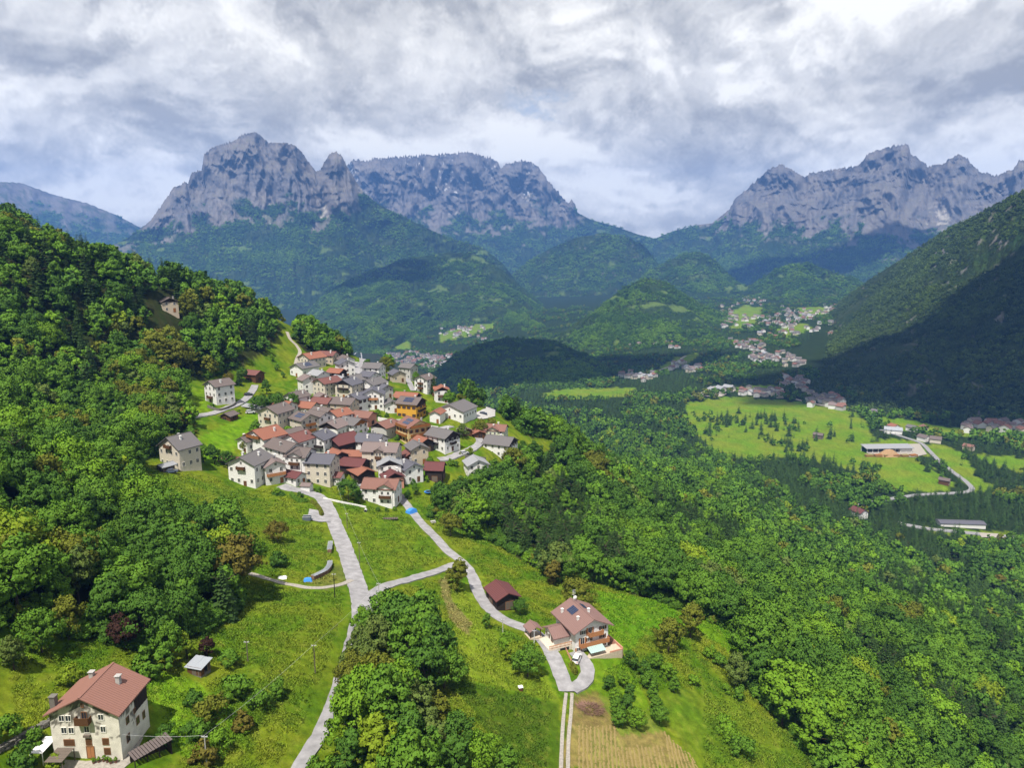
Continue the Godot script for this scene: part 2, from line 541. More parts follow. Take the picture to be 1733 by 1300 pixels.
func ground_mat() -> StandardMaterial3D:
	var m := mat("ground", Color.WHITE, 1.0, noise_tex("turf", 0.045, 5, 0.70, 1.0, 512, FastNoiseLite.TYPE_SIMPLEX_SMOOTH, 18.0), 0.11, 0.1)
	m.vertex_color_use_as_albedo = true
	m.detail_enabled = true
	m.detail_blend_mode = BaseMaterial3D.BLEND_MODE_MUL
	m.detail_uv_layer = BaseMaterial3D.DETAIL_UV_2
	m.uv2_triplanar = true
	m.uv2_world_triplanar = true
	m.uv2_scale = Vector3.ONE * 0.021
	m.detail_albedo = noise_tex("sward", 0.03, 6, 0.70, 1.0)
	return m

func part_grid(called: String, vs: PackedVector3Array, ns: PackedVector3Array, cs: PackedColorArray, nu: int, nv: int, m: Material, label: String) -> MeshInstance3D:
	var ix := PackedInt32Array()
	ix.resize((nu - 1) * (nv - 1) * 6)
	var k := 0
	for j in nv - 1:
		for i in nu - 1:
			var o := j * nu + i
			ix[k] = o; ix[k + 1] = o + nu; ix[k + 2] = o + 1
			ix[k + 3] = o + 1; ix[k + 4] = o + nu; ix[k + 5] = o + nu + 1
			k += 6
	var a := []
	a.resize(Mesh.ARRAY_MAX)
	a[Mesh.ARRAY_VERTEX] = vs
	a[Mesh.ARRAY_NORMAL] = ns
	a[Mesh.ARRAY_COLOR] = cs
	a[Mesh.ARRAY_INDEX] = ix
	var me := ArrayMesh.new()
	me.add_surface_from_arrays(Mesh.PRIMITIVE_TRIANGLES, a)
	return lone(called, me, m, label, "", Vector3.ZERO, 0.0, "", "structure")

# ---------------------------------------------------------------- hills and mountains
# Each is a sheet from its foot to its crest and over the back; crest and foot are lines in the photograph, distances are in metres.
func line_at(line: Array, u: float) -> float:
	for i in range(0, line.size() - 2, 2):
		if u <= line[i + 2] or i == line.size() - 4:
			var t: float = clampf((u - line[i]) / (line[i + 2] - line[i]), 0.0, 1.0)
			return lerpf(line[i + 1], line[i + 3], t)
	return line[1]

var sheets := []

func glade(p: Vector3) -> float:
	# clearings and felled strips in the woods
	return smoothstep(0.40, 0.50, nz.get_noise_3d(p.x / 260.0, p.y / 90.0, p.z / 260.0) + 0.35 * nz2.get_noise_3d(p.x / 70.0, p.y / 70.0, p.z / 70.0))

func mountain(called: String, label: String, crest: Array, crest_far: Array, foot: Array, foot_far: Array, o: Dictionary) -> void:
	var u0: float = crest[0]
	var u1: float = crest[crest.size() - 2]
	var nu: int = o.nu
	var nv: int = o.nv
	var back := 14
	var rough: float = o.get("rough", 60.0)
	var cell: float = o.get("cell", 420.0)
	var jag: float = o.get("jag", 0.0)
	var steep: float = o.get("steep", 1.5)
	var vs := PackedVector3Array()
	var ns := PackedVector3Array()
	var cs := PackedColorArray()
	var fs := PackedFloat32Array()
	var all := nv + back
	vs.resize(nu * all)
	ns.resize(nu * all)
	cs.resize(nu * all)
	fs.resize(nu * all)
	for i in nu:
		var u := lerpf(u0, u1, i / (nu - 1.0))
		var vc := line_at(crest, u)
		var rocky: float = line_at(o.rock, u) if o.has("rock") else -1.0e4
		if jag > 0.0 and vc < rocky:
			vc += jag * (nz3.get_noise_1d(u * 22.0) + 0.6 * nz2.get_noise_1d(u * 55.0)) * clampf((rocky - vc) / 25.0, 0, 1)
		var top := at_dist(u, vc, line_at(crest_far, u))
		var low: Vector3
		if foot_far.is_empty():
			low = hit(u, maxf(line_at(foot, u), vc + 4.0), 1000.0)      # the foot stands on the valley floor
			var far_: float = line_at(crest_far, u)
			var ld := Vector2(low.x, low.z).length()
			if ld > far_ * 0.88:
				low *= far_ * 0.88 / ld
				low.y = gh(low.x, low.z)
			low.y -= 6.0
		else:
			low = at_dist(u, maxf(line_at(foot, u), vc + 2.0), line_at(foot_far, u))
		var flat := Vector3(top.x, 0, top.z).normalized()
		var dt := Vector2(top.x, top.z).length()
		var dl := Vector2(low.x, low.z).length()
		for j in all:
			var p: Vector3
			if j < nv:
				var t := j / (nv - 1.0)
				var q := 1.0 - pow(1.0 - t, steep)
				p = flat * lerpf(dl, dt, q)
				p.y = lerpf(low.y, top.y, t)
				# ribs and gullies: the face bulges to and from the eye, more sideways than upwards
				var sx := u / 1201.0 * dt
				var w := smoothstep(0.0, 0.08, t) * (1.0 - 0.75 * smoothstep(0.9, 1.0, t))
				var lean := 0.35 * p.y + 0.25 * cell * nz2.get_noise_2d(sx / cell * 0.7, p.y / cell * 0.7)
				var g := 0.74 * ridged.get_noise_3d((sx + lean) / cell, p.y / (cell * 2.0), dt * 0.01) + 0.15 * ridged.get_noise_3d((sx - lean) / cell * 2.6, p.y / (cell * 1.1), 7.0)
				g += 0.10 * nz3.get_noise_3d((sx + lean) / cell * 6.0, p.y / cell * 3.4, 3.0) + 0.05 * nz2.get_noise_3d(sx / cell * 16.0, p.y / cell * 11.0, 5.0)
				# beds of rock: each stands back from the one below, but they come and go
				var by := p.y / 70.0 + 1.6 * nz.get_noise_2d(sx / 900.0, 2.0) + 0.8 * nz2.get_noise_2d(sx / 260.0, p.y / 260.0)
				g += o.get("beds", 0.07) * (0.5 - smoothstep(0.0, 0.7, by - floorf(by))) * smoothstep(-0.2, 0.3, nz3.get_noise_2d(sx / 700.0, p.y / 300.0))
				var wooded := smoothstep(rocky - 10.0, rocky + 25.0, proj(p).y)
				p -= flat * (rough * w * g * lerpf(1.0, 0.42, wooded))
				p.y += o.get("lump", 0.0) * w * nz.get_noise_2d(sx / cell * 2.0, dt * q * 0.002)
				fs[j * nu + i] = g
			else:
				var t := (j - nv + 1.0) / back
				p = flat * (dt + t * o.get("behind", 900.0))
				p.y = top.y - t * t * o.get("drop", 700.0) - t * 120.0
			vs[j * nu + i] = p
	for j in all:
		for i in nu:
			var a := vs[j * nu + mini(i + 1, nu - 1)] - vs[j * nu + maxi(i - 1, 0)]
			var b := vs[mini(j + 1, all - 1) * nu + i] - vs[maxi(j - 1, 0) * nu + i]
			ns[j * nu + i] = a.cross(b).normalized()
	var woods := PackedFloat32Array()
	woods.resize(nu * all)
	for j in all:
		for i in nu:
			var k := j * nu + i
			var p := vs[k]
			var px := proj(p)
			var n := ns[k]
			var b := nz2.get_noise_3d(p.x / 60.0, p.y / 60.0, p.z / 60.0)
			var big := nz.get_noise_3d(p.x / 300.0, p.y / 200.0, p.z / 300.0)
			var rocky: float = line_at(o.rock, px.x) if o.has("rock") else -1.0e4
			# woods give out above the tree line and where the face is steep
			var stone := clampf(0.5 + (rocky - px.y) / 24.0 + 0.6 * b + 2.2 * big + 1.2 * fs[k], 0.0, 1.0) if o.has("rock") else 0.0
			if o.has("bare"):
				stone = maxf(stone, smoothstep(0.30, 0.5, b + 0.5 * fs[k] + o.bare))
			woods[k] = 1.0 - stone
			var open := glade(p) if o.get("glades", true) else 0.0
			var wood := Color(0.030, 0.062, 0.020).lerp(Color(0.055, 0.085, 0.022), clampf(0.5 + 1.2 * big + 0.4 * b, 0, 1))
			# limestone: faint level beds, dark water streaks, warmer fresh faces
			var bed := nz3.get_noise_3d(p.x / 900.0, p.y / 26.0, p.z / 900.0)
			var streak := nz2.get_noise_3d(p.x / 70.0, p.y / 420.0, p.z / 70.0)
			var rock: Color = Color(0.165, 0.16, 0.168).lerp(Color(0.24, 0.218, 0.206), clampf(0.5 + 1.4 * big + 0.3 * b, 0, 1))
			var rk := 1.0 + 0.16 * bed + 0.22 * streak + 0.16 * b
			rock = Color(rock.r * rk, rock.g * rk, rock.b * rk)
			# grass and dwarf pine on ledges
			rock = rock.lerp(Color(0.065, 0.085, 0.035), smoothstep(0.72, 1.0, n.y + 0.4 * b + 0.4 * big) * 0.7 * o.get("ledges", 1.0))
			# scree runs out of the gullies
			if o.has("scree") and px.y > rocky - o.scree:
				rock = rock.lerp(Color(0.50, 0.47, 0.43), smoothstep(0.02, 0.26, -fs[k] + 0.35 * b) * smoothstep(rocky - o.scree, rocky - o.scree * 0.45, px.y) * 0.9)
			if o.has("snow") and px.y < o.snow:
				rock = rock.lerp(Color(0.8, 0.82, 0.85), smoothstep(0.30, 0.42, -fs[k] * 0.7 + 0.9 * b))
			wood = wood.lerp(Color(0.11, 0.17, 0.04), open)
			woods[k] *= 1.0 - open
			cs[k] = rock.lerp(wood, 1.0 - stone)
	var m := mat("mountainside", Color.WHITE, 1.0, noise_tex("crag", 0.03, 6, 0.66, 1.0), 0.008, 0.1)
	m.vertex_color_use_as_albedo = true
	part_grid(called, vs, ns, cs, nu, all, m, label)
	sheets.append({"v": vs, "w": woods, "nu": nu, "nv": nv, "o": o})

func build_mountains() -> void:
	mountain("mountain", "distant bare ridge beyond the left wooded hillside",
		[-420, 285, -200, 292, 0, 308, 40, 310, 70, 322, 100, 332, 150, 345, 200, 365, 235, 384, 300, 395, 420, 410], [-420, 9800, 420, 9000], [-420, 500, 420, 500], [-420, 7400, 420, 7000],
		{"nu": 220, "nv": 60, "rough": 130.0, "cell": 700.0, "jag": 1.5, "rock": [-420, 365, 0, 365, 150, 372, 420, 380], "ledges": 1.2})
	mountain("mountain_001", "cloud topped rock massif with gullies and late snow",
		[540, 300, 590, 277, 598, 270, 620, 273, 640, 268, 700, 264, 740, 262, 790, 258, 830, 267, 842, 274, 848, 286, 856, 278, 870, 276, 885, 273, 900, 275, 912, 284, 925, 302, 935, 317, 945, 326, 955, 339, 962, 346, 968, 338, 973, 345, 977, 360, 1000, 372, 1040, 383, 1080, 397, 1108, 404, 1160, 410, 1240, 420], [540, 8300, 1240, 7600],
		[540, 560, 1240, 540], [540, 6000, 800, 6300, 1240, 6000],
		{"nu": 460, "nv": 190, "rough": 250.0, "cell": 520.0, "jag": 5.0, "steep": 2.3, "rock": [540, 372, 680, 362, 760, 372, 850, 362, 960, 362, 990, 330, 1240, 300], "scree": 60.0, "snow": 330.0, "ledges": 0.25})
	mountain("mountain_002", "jagged grey rock massif with pale scree on the right",
		[1040, 425, 1108, 404, 1140, 391, 1180, 381, 1205, 378, 1232, 356, 1245, 335, 1265, 320, 1285, 300, 1297, 290, 1310, 283, 1322, 279, 1340, 288, 1362, 301, 1372, 292, 1400, 289, 1420, 285, 1450, 281, 1460, 272, 1466, 262, 1480, 255, 1500, 249, 1525, 245, 1537, 246, 1541, 262, 1552, 268, 1570, 281, 1598, 277, 1610, 267, 1622, 261, 1638, 269, 1645, 281, 1662, 293, 1690, 297, 1714, 286, 1724, 273, 1740, 265, 1790, 280, 1850, 270, 1950, 300, 2150, 320], [1040, 7600, 1500, 7000, 2150, 6600],
		[1040, 520, 2150, 500], [1040, 5600, 2150, 5000],
		{"nu": 520, "nv": 180, "rough": 230.0, "cell": 460.0, "jag": 4.2, "steep": 1.9, "rock": [1040, 330, 1200, 368, 1240, 372, 1300, 378, 1400, 388, 1480, 398, 1560, 400, 1640, 385, 1733, 370, 2150, 370], "scree": 62.0, "ledges": 0.35})
	mountain("mountain_003", "great blunt rock peak with a pointed tooth beside it above woods",
		[120, 440, 180, 420, 215, 404, 240, 386, 255, 374, 268, 357, 285, 331, 296, 317, 306, 314, 312, 309, 319, 311, 325, 292, 342, 288, 346, 262, 360, 250, 380, 244, 396, 240, 412, 228, 425, 224, 440, 227, 452, 240, 462, 243, 480, 242, 498, 247, 508, 253, 520, 271, 535, 291, 543, 286, 552, 270, 560, 260, 569, 257, 578, 263, 590, 286, 600, 304, 618, 328, 642, 347, 673, 362, 705, 378, 754, 401, 818, 420, 851, 446, 883, 488, 925, 540, 960, 580], [120, 6100, 425, 6000, 560, 5800, 680, 5700, 960, 4900],
		[120, 560, 640, 590, 800, 575, 960, 590], [120, 4600, 640, 4300, 960, 4300],
		{"nu": 520, "nv": 200, "rough": 210.0, "cell": 420.0, "jag": 3.6, "steep": 1.75, "rock": [120, 405, 240, 395, 330, 372, 400, 350, 480, 352, 520, 362, 600, 345, 640, 300, 960, 200], "scree": 40.0, "ledges": 0.45})
	mountain("wooded_spur", "green wooded spur below the cloud topped massif",
		[820, 500, 870, 462, 900, 440, 940, 415, 980, 400, 1020, 395, 1060, 400, 1088, 416, 1112, 445, 1150, 480, 1200, 520], [820, 5600, 1200, 5400], [820, 580, 1200, 570], [820, 4400, 1200, 4200],
		{"nu": 220, "nv": 90, "rough": 210.0, "cell": 420.0, "bare": -0.30, "lump": 50.0, "beds": 0.0})
	mountain("wooded_spur_001", "low wooded ridge behind the far town",
		[1060, 500, 1090, 465, 1120, 446, 1160, 429, 1185, 426, 1210, 440, 1240, 470, 1262, 488, 1300, 462, 1340, 447, 1368, 447, 1400, 456, 1450, 476, 1520, 500], [1060, 4700, 1185, 4600, 1262, 4200, 1520, 4100], [1060, 560, 1260, 535, 1520, 520], [1060, 3700, 1520, 3300],
		{"nu": 240, "nv": 70, "rough": 140.0, "cell": 320.0, "lump": 35.0, "beds": 0.0})
	mountain("wooded_hill", "broad wooded hill in front of the blunt rock peak",
		[500, 560, 540, 505, 600, 468, 680, 441, 741, 429, 800, 428, 850, 455, 890, 490, 930, 530, 965, 575], [500, 4300, 741, 4500, 965, 4200], [500, 590, 640, 600, 740, 554, 850, 542, 965, 600], [],
		{"nu": 260, "nv": 90, "rough": 170.0, "cell": 420.0, "lump": 40.0, "beds": 0.0})
	mountain("right_slope", "steep wooded valley side rising on the right",
		[1280, 632, 1310, 612, 1350, 590, 1390, 560, 1408, 530, 1420, 512, 1440, 497, 1480, 467, 1520, 441, 1560, 416, 1600, 391, 1640, 371, 1680, 351, 1733, 323, 1800, 288, 1900, 240, 2200, 150], [1280, 1750, 1310, 1900, 1390, 2600, 1420, 2900, 1480, 2800, 1560, 2600, 1733, 2150, 2200, 1500], [1280, 640, 1330, 655, 1400, 680, 1440, 694, 1500, 706, 1733, 722, 2200, 745], [],
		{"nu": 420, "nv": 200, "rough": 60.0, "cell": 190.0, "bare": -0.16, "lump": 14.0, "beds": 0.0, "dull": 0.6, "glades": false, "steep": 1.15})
	mountain("wooded_knoll", "pointed green wooded knoll in the valley",
		[900, 600, 930, 578, 970, 550, 1010, 524, 1050, 490, 1085, 473, 1100, 470, 1130, 479, 1160, 500, 1200, 520, 1240, 540, 1270, 570], [900, 2500, 1100, 2900, 1270, 2700], [900, 606, 1000, 592, 1100, 588, 1270, 584], [],
		{"nu": 260, "nv": 90, "rough": 80.0, "cell": 240.0, "lump": 22.0, "beds": 0.0})
	mountain("wooded_knoll_001", "dark wooded knoll behind the village trees",
		[720, 650, 745, 620, 770, 600, 810, 582, 850, 572, 900, 573, 940, 576, 970, 590, 1000, 606, 1030, 625, 1060, 648], [720, 1900, 870, 2050, 1060, 1900], [720, 662, 870, 657, 1060, 660], [],
		{"nu": 220, "nv": 80, "rough": 34.0, "cell": 150.0, "lump": 11.0, "beds": 0.0})

# ---------------------------------------------------------------- trees
func leaf_mat(key: String) -> StandardMaterial3D:
	if M.has(key): return M[key]
	var m := mat(key, Color.WHITE, 0.75, null, 1.0, 0.25)
	m.vertex_color_use_as_albedo = true
	m.backlight_enabled = true
	m.backlight = Color(0.42, 0.50, 0.12)
	return m

func tinted(key: String, c: Color) -> StandardMaterial3D:
	# foliage whose leaf-to-leaf variation comes from the mesh and whose kind from this colour (linear)
	if M.has(key): return M[key]
	var m := leaf_mat(key)
	m.albedo_color = c.linear_to_srgb()
	return m

const GREENS := {
	"bright green": Color(0.114, 0.219, 0.0130), "mid green": Color(0.0839, 0.1748, 0.0149), "dark green": Color(0.0550, 0.1250, 0.0140),
	"yellow green": Color(0.156, 0.225, 0.0130), "olive": Color(0.120, 0.138, 0.0143), "russet": Color(0.118, 0.105, 0.017), "deep purple": Color(0.039, 0.018, 0.0130), "grey green": Color(0.098, 0.144, 0.0291),
	"spruce": Color(0.0391, 0.0794, 0.0156),
}

class Leaves:
	var v := PackedVector3Array()
	var n := PackedVector3Array()
	var c := PackedColorArray()
	func face(p: Vector3, nrm: Vector3, up: Vector3, w: float, l: float, shade_normal: Vector3, col: Color) -> void:
		# a leafy spray: two triangles folded along the middle
		var side := up.cross(nrm).normalized()
		var a := p - side * w * 0.5
		var b := p + side * w * 0.5
		var t := p + up * l * 0.5 + nrm * w * 0.12
		var d := p - up * l * 0.5 - nrm * w * 0.10
		for q in [a, t, b, a, b, d]:
			v.append(q)
			n.append(shade_normal)
			c.append(col)
	func mesh() -> ArrayMesh:
		var a := []
		a.resize(Mesh.ARRAY_MAX)
		a[Mesh.ARRAY_VERTEX] = v
		a[Mesh.ARRAY_NORMAL] = n
		a[Mesh.ARRAY_COLOR] = c
		var me := ArrayMesh.new()
		me.add_surface_from_arrays(Mesh.PRIMITIVE_TRIANGLES, a)
		return me

func on_sphere(r: RandomNumberGenerator) -> Vector3:
	var z := r.randf_range(-1, 1)
	var a := r.randf() * TAU
	var s := sqrt(1 - z * z)
	return Vector3(s * cos(a), z, s * sin(a))

# a broadleaf crown 10 m tall when its tree is: lobes on an uneven egg, each lobe a shell of leafy sprays
func crown_mesh(seed_: int, lobes: int, per: int, leaf: float, wide: float, y0: float, y1: float, skew := 0.0) -> ArrayMesh:
	var r := RandomNumberGenerator.new()
	r.seed = seed_
	var L := Leaves.new()
	var cy := (y0 + y1) / 2
	var ry := (y1 - y0) / 2
	for k in lobes:
		var dir := on_sphere(r)
		if dir.y < -0.3 and r.randf() < 0.6: dir.y = -dir.y
		var off := 0.56 + 0.40 * r.randf() + 0.30 * nz.get_noise_3d(dir.x * 1.3 + seed_, dir.y * 1.3, dir.z * 1.3)
		var narrow := 1.0 - 0.32 * maxf(0.0, dir.y)
		var mid := Vector3(dir.x * wide * off * narrow + skew * dir.y, cy + dir.y * ry * off, dir.z * wide * off * narrow)
		var lr := wide * r.randf_range(0.16, 0.46) * (0.78 if lobes > 50 else (0.88 if lobes > 24 else 1.15))
		var tone := r.randf_range(0.80, 1.22)
		var reach := (dir + Vector3(0, 0.5, 0) + on_sphere(r) * 0.7).normalized()
		var long := r.randf_range(0.0, 0.75)
		for i in per:
			var q := on_sphere(r)
			if q.dot(dir) < -0.35: q = -q
			if q.y < -0.5 and r.randf() < 0.5: q.y = -q.y
			var p := mid + (q * Vector3(1.0, 0.8, 1.0) + reach * q.dot(reach) * long) * lr * r.randf_range(0.5, 1.15)
			var nn := (q + on_sphere(r) * 0.75).normalized()
			var up := (Vector3.UP + on_sphere(r) * 0.8).cross(nn).normalized()
			up = nn.cross(up)
			if up.length() < 0.1: up = Vector3.RIGHT
			var s := leaf * r.randf_range(0.6, 1.35)
			var g := tone * r.randf_range(0.75, 1.3)
			L.face(p, nn, up, s, s * 1.25, (q * 0.42 + dir * 0.25 + nn * 0.7).normalized(), Color(g * r.randf_range(0.92, 1.12), g, g * r.randf_range(0.8, 1.1)))
	return L.mesh()

func spruce_mesh(seed_: int, tiers: int, arms: int, wide: float) -> ArrayMesh:
	var r := RandomNumberGenerator.new()
	r.seed = seed_
	var L := Leaves.new()
	for k in tiers:
		var t := k / float(tiers)
		var y := lerpf(0.9, 9.7, t)
		var rad := wide * pow(1.0 - t, 0.85) * r.randf_range(0.85, 1.12) + 0.12
		var count := maxi(4, int(arms * (1.0 - 0.6 * t)))
		var a0 := r.randf() * TAU
		for i in count:
			var a := a0 + TAU * i / count + r.randf_range(-0.2, 0.2)
			var out := Vector3(cos(a), 0, sin(a))
			var len := rad * r.randf_range(0.75, 1.15)
			var droop := -0.30 - 0.25 * (1.0 - t)
			var up := (out + Vector3(0, droop, 0)).normalized()
			var side := up.cross(Vector3.UP).normalized()
			var nn := side.cross(up).normalized()
			if nn.y < 0: nn = -nn
			nn = (nn + out * 0.35 + side * r.randf_range(-0.5, 0.5)).normalized()
			var g := r.randf_range(0.7, 1.35)
			var col := Color(g, g * r.randf_range(0.95, 1.08), g)
			var steps := 2 if arms > 8 else 1
			for s in steps:
				var f := (s + 0.55) / steps
				L.face(Vector3(0, y, 0) + up * len * f, nn, up, len * (0.62 - 0.22 * f) + 0.1, len / steps * 1.35, (nn + out * 0.5).normalized(), col)
	return L.mesh()

func trunk_mesh(seed_: int, h: float, r0: float, limbs: int) -> ArrayMesh:
	var r := RandomNumberGenerator.new()
	r.seed = seed_
	var st := S()
	var p := Vector3(0, -0.6, 0)
	var tops := []
	for k in 4:
		var q := Vector3(r.randf_range(-0.12, 0.12) * k, h * (k + 1) / 4.0, r.randf_range(-0.12, 0.12) * k)
		tube(st, p, q, r0 * (1.0 - 0.2 * k), r0 * (0.8 - 0.2 * k) + 0.02, 6)
		p = q
		tops.append(q)
	for k in limbs:
		var a := TAU * k / limbs + r.randf()
		var from: Vector3 = tops[1 + k % 3]
		var to := from + Vector3(cos(a) * h * 0.30, h * 0.22, sin(a) * h * 0.30)
		tube(st, from, to, r0 * 0.4, r0 * 0.12, 5)
	return done(st)

var crowns := []       # [mesh, mean width] near broadleaf crowns
var crowns_mid := []
var crowns_far := []
var spruces := []
var spruces_mid := []
var spruces_far := []
var bushes := []
var trunks := []

func make_protos() -> void:
	for k in 7:
		crowns.append(crown_mesh(100 + k, 60 + 8 * (k % 3), 86, 0.38, [3.7, 2.7, 4.2, 3.2, 2.3, 3.8, 4.6][k], [1.6, 1.0, 2.2, 1.2, 0.8, 2.4, 1.6][k], 10.0, [0.0, 0.5, -0.4, 0.3, 0.0, -0.6, 0.2][k]))
	for k in 5:
		crowns_mid.append(crown_mesh(200 + k, 26, 26, 0.92, [3.8, 3.3, 4.1, 3.5, 3.0][k], 1.2, 10.0))
	for k in 4:
		crowns_far.append(crown_mesh(300 + k, 11, 9, 2.1, [4.0, 3.6, 4.3, 3.4][k], 0.6, 10.0))
	for k in 3:
		spruces.append(spruce_mesh(400 + k, 24, 15, [2.1, 1.8, 2.4][k]))
	for k in 3:
		spruces_mid.append(spruce_mesh(500 + k, 13, 8, [2.1, 1.8, 2.4][k]))
	for k in 2:
		spruces_far.append(spruce_mesh(600 + k, 6, 5, [2.2, 1.9][k]))
	for k in 4:
		bushes.append(crown_mesh(700 + k, 30, 60, 0.85, [5.6, 5.0, 6.2, 5.4][k], -0.6, 10.0))
	for k in 3:
		trunks.append(trunk_mesh(800 + k, 6.2, 0.26, 6))
	mat("bark", lin(0.10, 0.075, 0.055), 0.95, noise_tex("rough", 0.06, 5, 0.55, 1.0), 0.8)

func tree(at: Vector3, height: float, tint: String, label: String, group: String, form: int, turn: float, wide := 1.0, called := "broadleaf_tree", category := "tree") -> Node3D:
	var t := thing(called, label, category, at, turn, group)
	var s := height / 10.0
	t.scale = Vector3(s * wide, s, s * wide)
	var conifer := called.begins_with("spruce")
	if called.ends_with("shrub"):
		part("foliage", bushes[form % bushes.size()], tinted(tint, GREENS[tint]), t)
	else:
		part("trunk", trunks[form % 3], M.bark, t)
		part("crown", spruces[form % 3] if conifer else crowns[form % crowns.size()], tinted(tint, GREENS[tint]), t)
	return t

# ---- the woods: every tree is placed first; the 300 that show largest become things, the rest masses
var wanted := []      # [screen size, position, height, tint, conifer, form, turn, wide, wood]

func sow(id: int, l0: float, l1: float, spacing: Callable, pick: Callable, wood: String, a0 := -0.72, a1 := 0.72) -> void:
	var d := l0
	while d < l1:
		var s: float = spacing.call(d)
		var a := a0 + rng.randf() * s / d
		while a < a1:
			var aa := a + rng.randf_range(-0.42, 0.42) * s / d
			var dd := d + rng.randf_range(-0.42, 0.42) * s
			a += s / d
			var x := sin(aa) * dd
			var z := -cos(aa) * dd
			var p := Vector3(x, gh(x, z), z)
			var px := proj(p)
			if px.x < -150 or px.x > 1880 or px.y > 1420: continue
			var w := Vector2(nz2.get_noise_2d(x * 0.1, z * 0.1), nz3.get_noise_2d(x * 0.1, z * 0.1)) * (6.0 if d < 400 else 2.5)
			if zone(px + w) != id: continue
			if blocked(x, z): continue
			var c: Array = pick.call(x, z, d, px)      # [height, tint, conifer, wide]
			if c.is_empty(): continue
			wanted.append([c[0] * F / p.length(), p, c[0], c[1], c[2], rng.randi() % 1000, rng.randf() * TAU, c[3], wood])
		d += s * 0.92

var clear := []       # [x, z, radius]: houses and roads keep trees away
var cells := {}
func index_clear() -> void:
	cells.clear()
	for c in clear:
		for i in range(floori((c[0] - c[2]) / 10.0), floori((c[0] + c[2]) / 10.0) + 1):
			for j in range(floori((c[1] - c[2]) / 10.0), floori((c[1] + c[2]) / 10.0) + 1):
				var k := Vector2i(i, j)
				if not cells.has(k): cells[k] = []
				cells[k].append(c)

func blocked(x: float, z: float) -> bool:
	for c in cells.get(Vector2i(floori(x / 10.0), floori(z / 10.0)), []):
		var dx: float = x - c[0]
		var dz: float = z - c[1]
		if dx * dx + dz * dz < c[2] * c[2]: return true
	return false

func tint_for(x: float, z: float, bias := 0.0) -> String:
	var b := nz.get_noise_2d(x * 0.025, z * 0.025) * 1.1 + rng.randf_range(-0.55, 0.55) + bias
	if b < -0.28: return "dark green"
	if b < 0.26: return "mid green"
	if b < 0.50: return "bright green"
	if b < 0.66: return "olive"
	if b < 0.76: return "grey green"
	if b < 0.96: return "yellow green"
	return "russet"

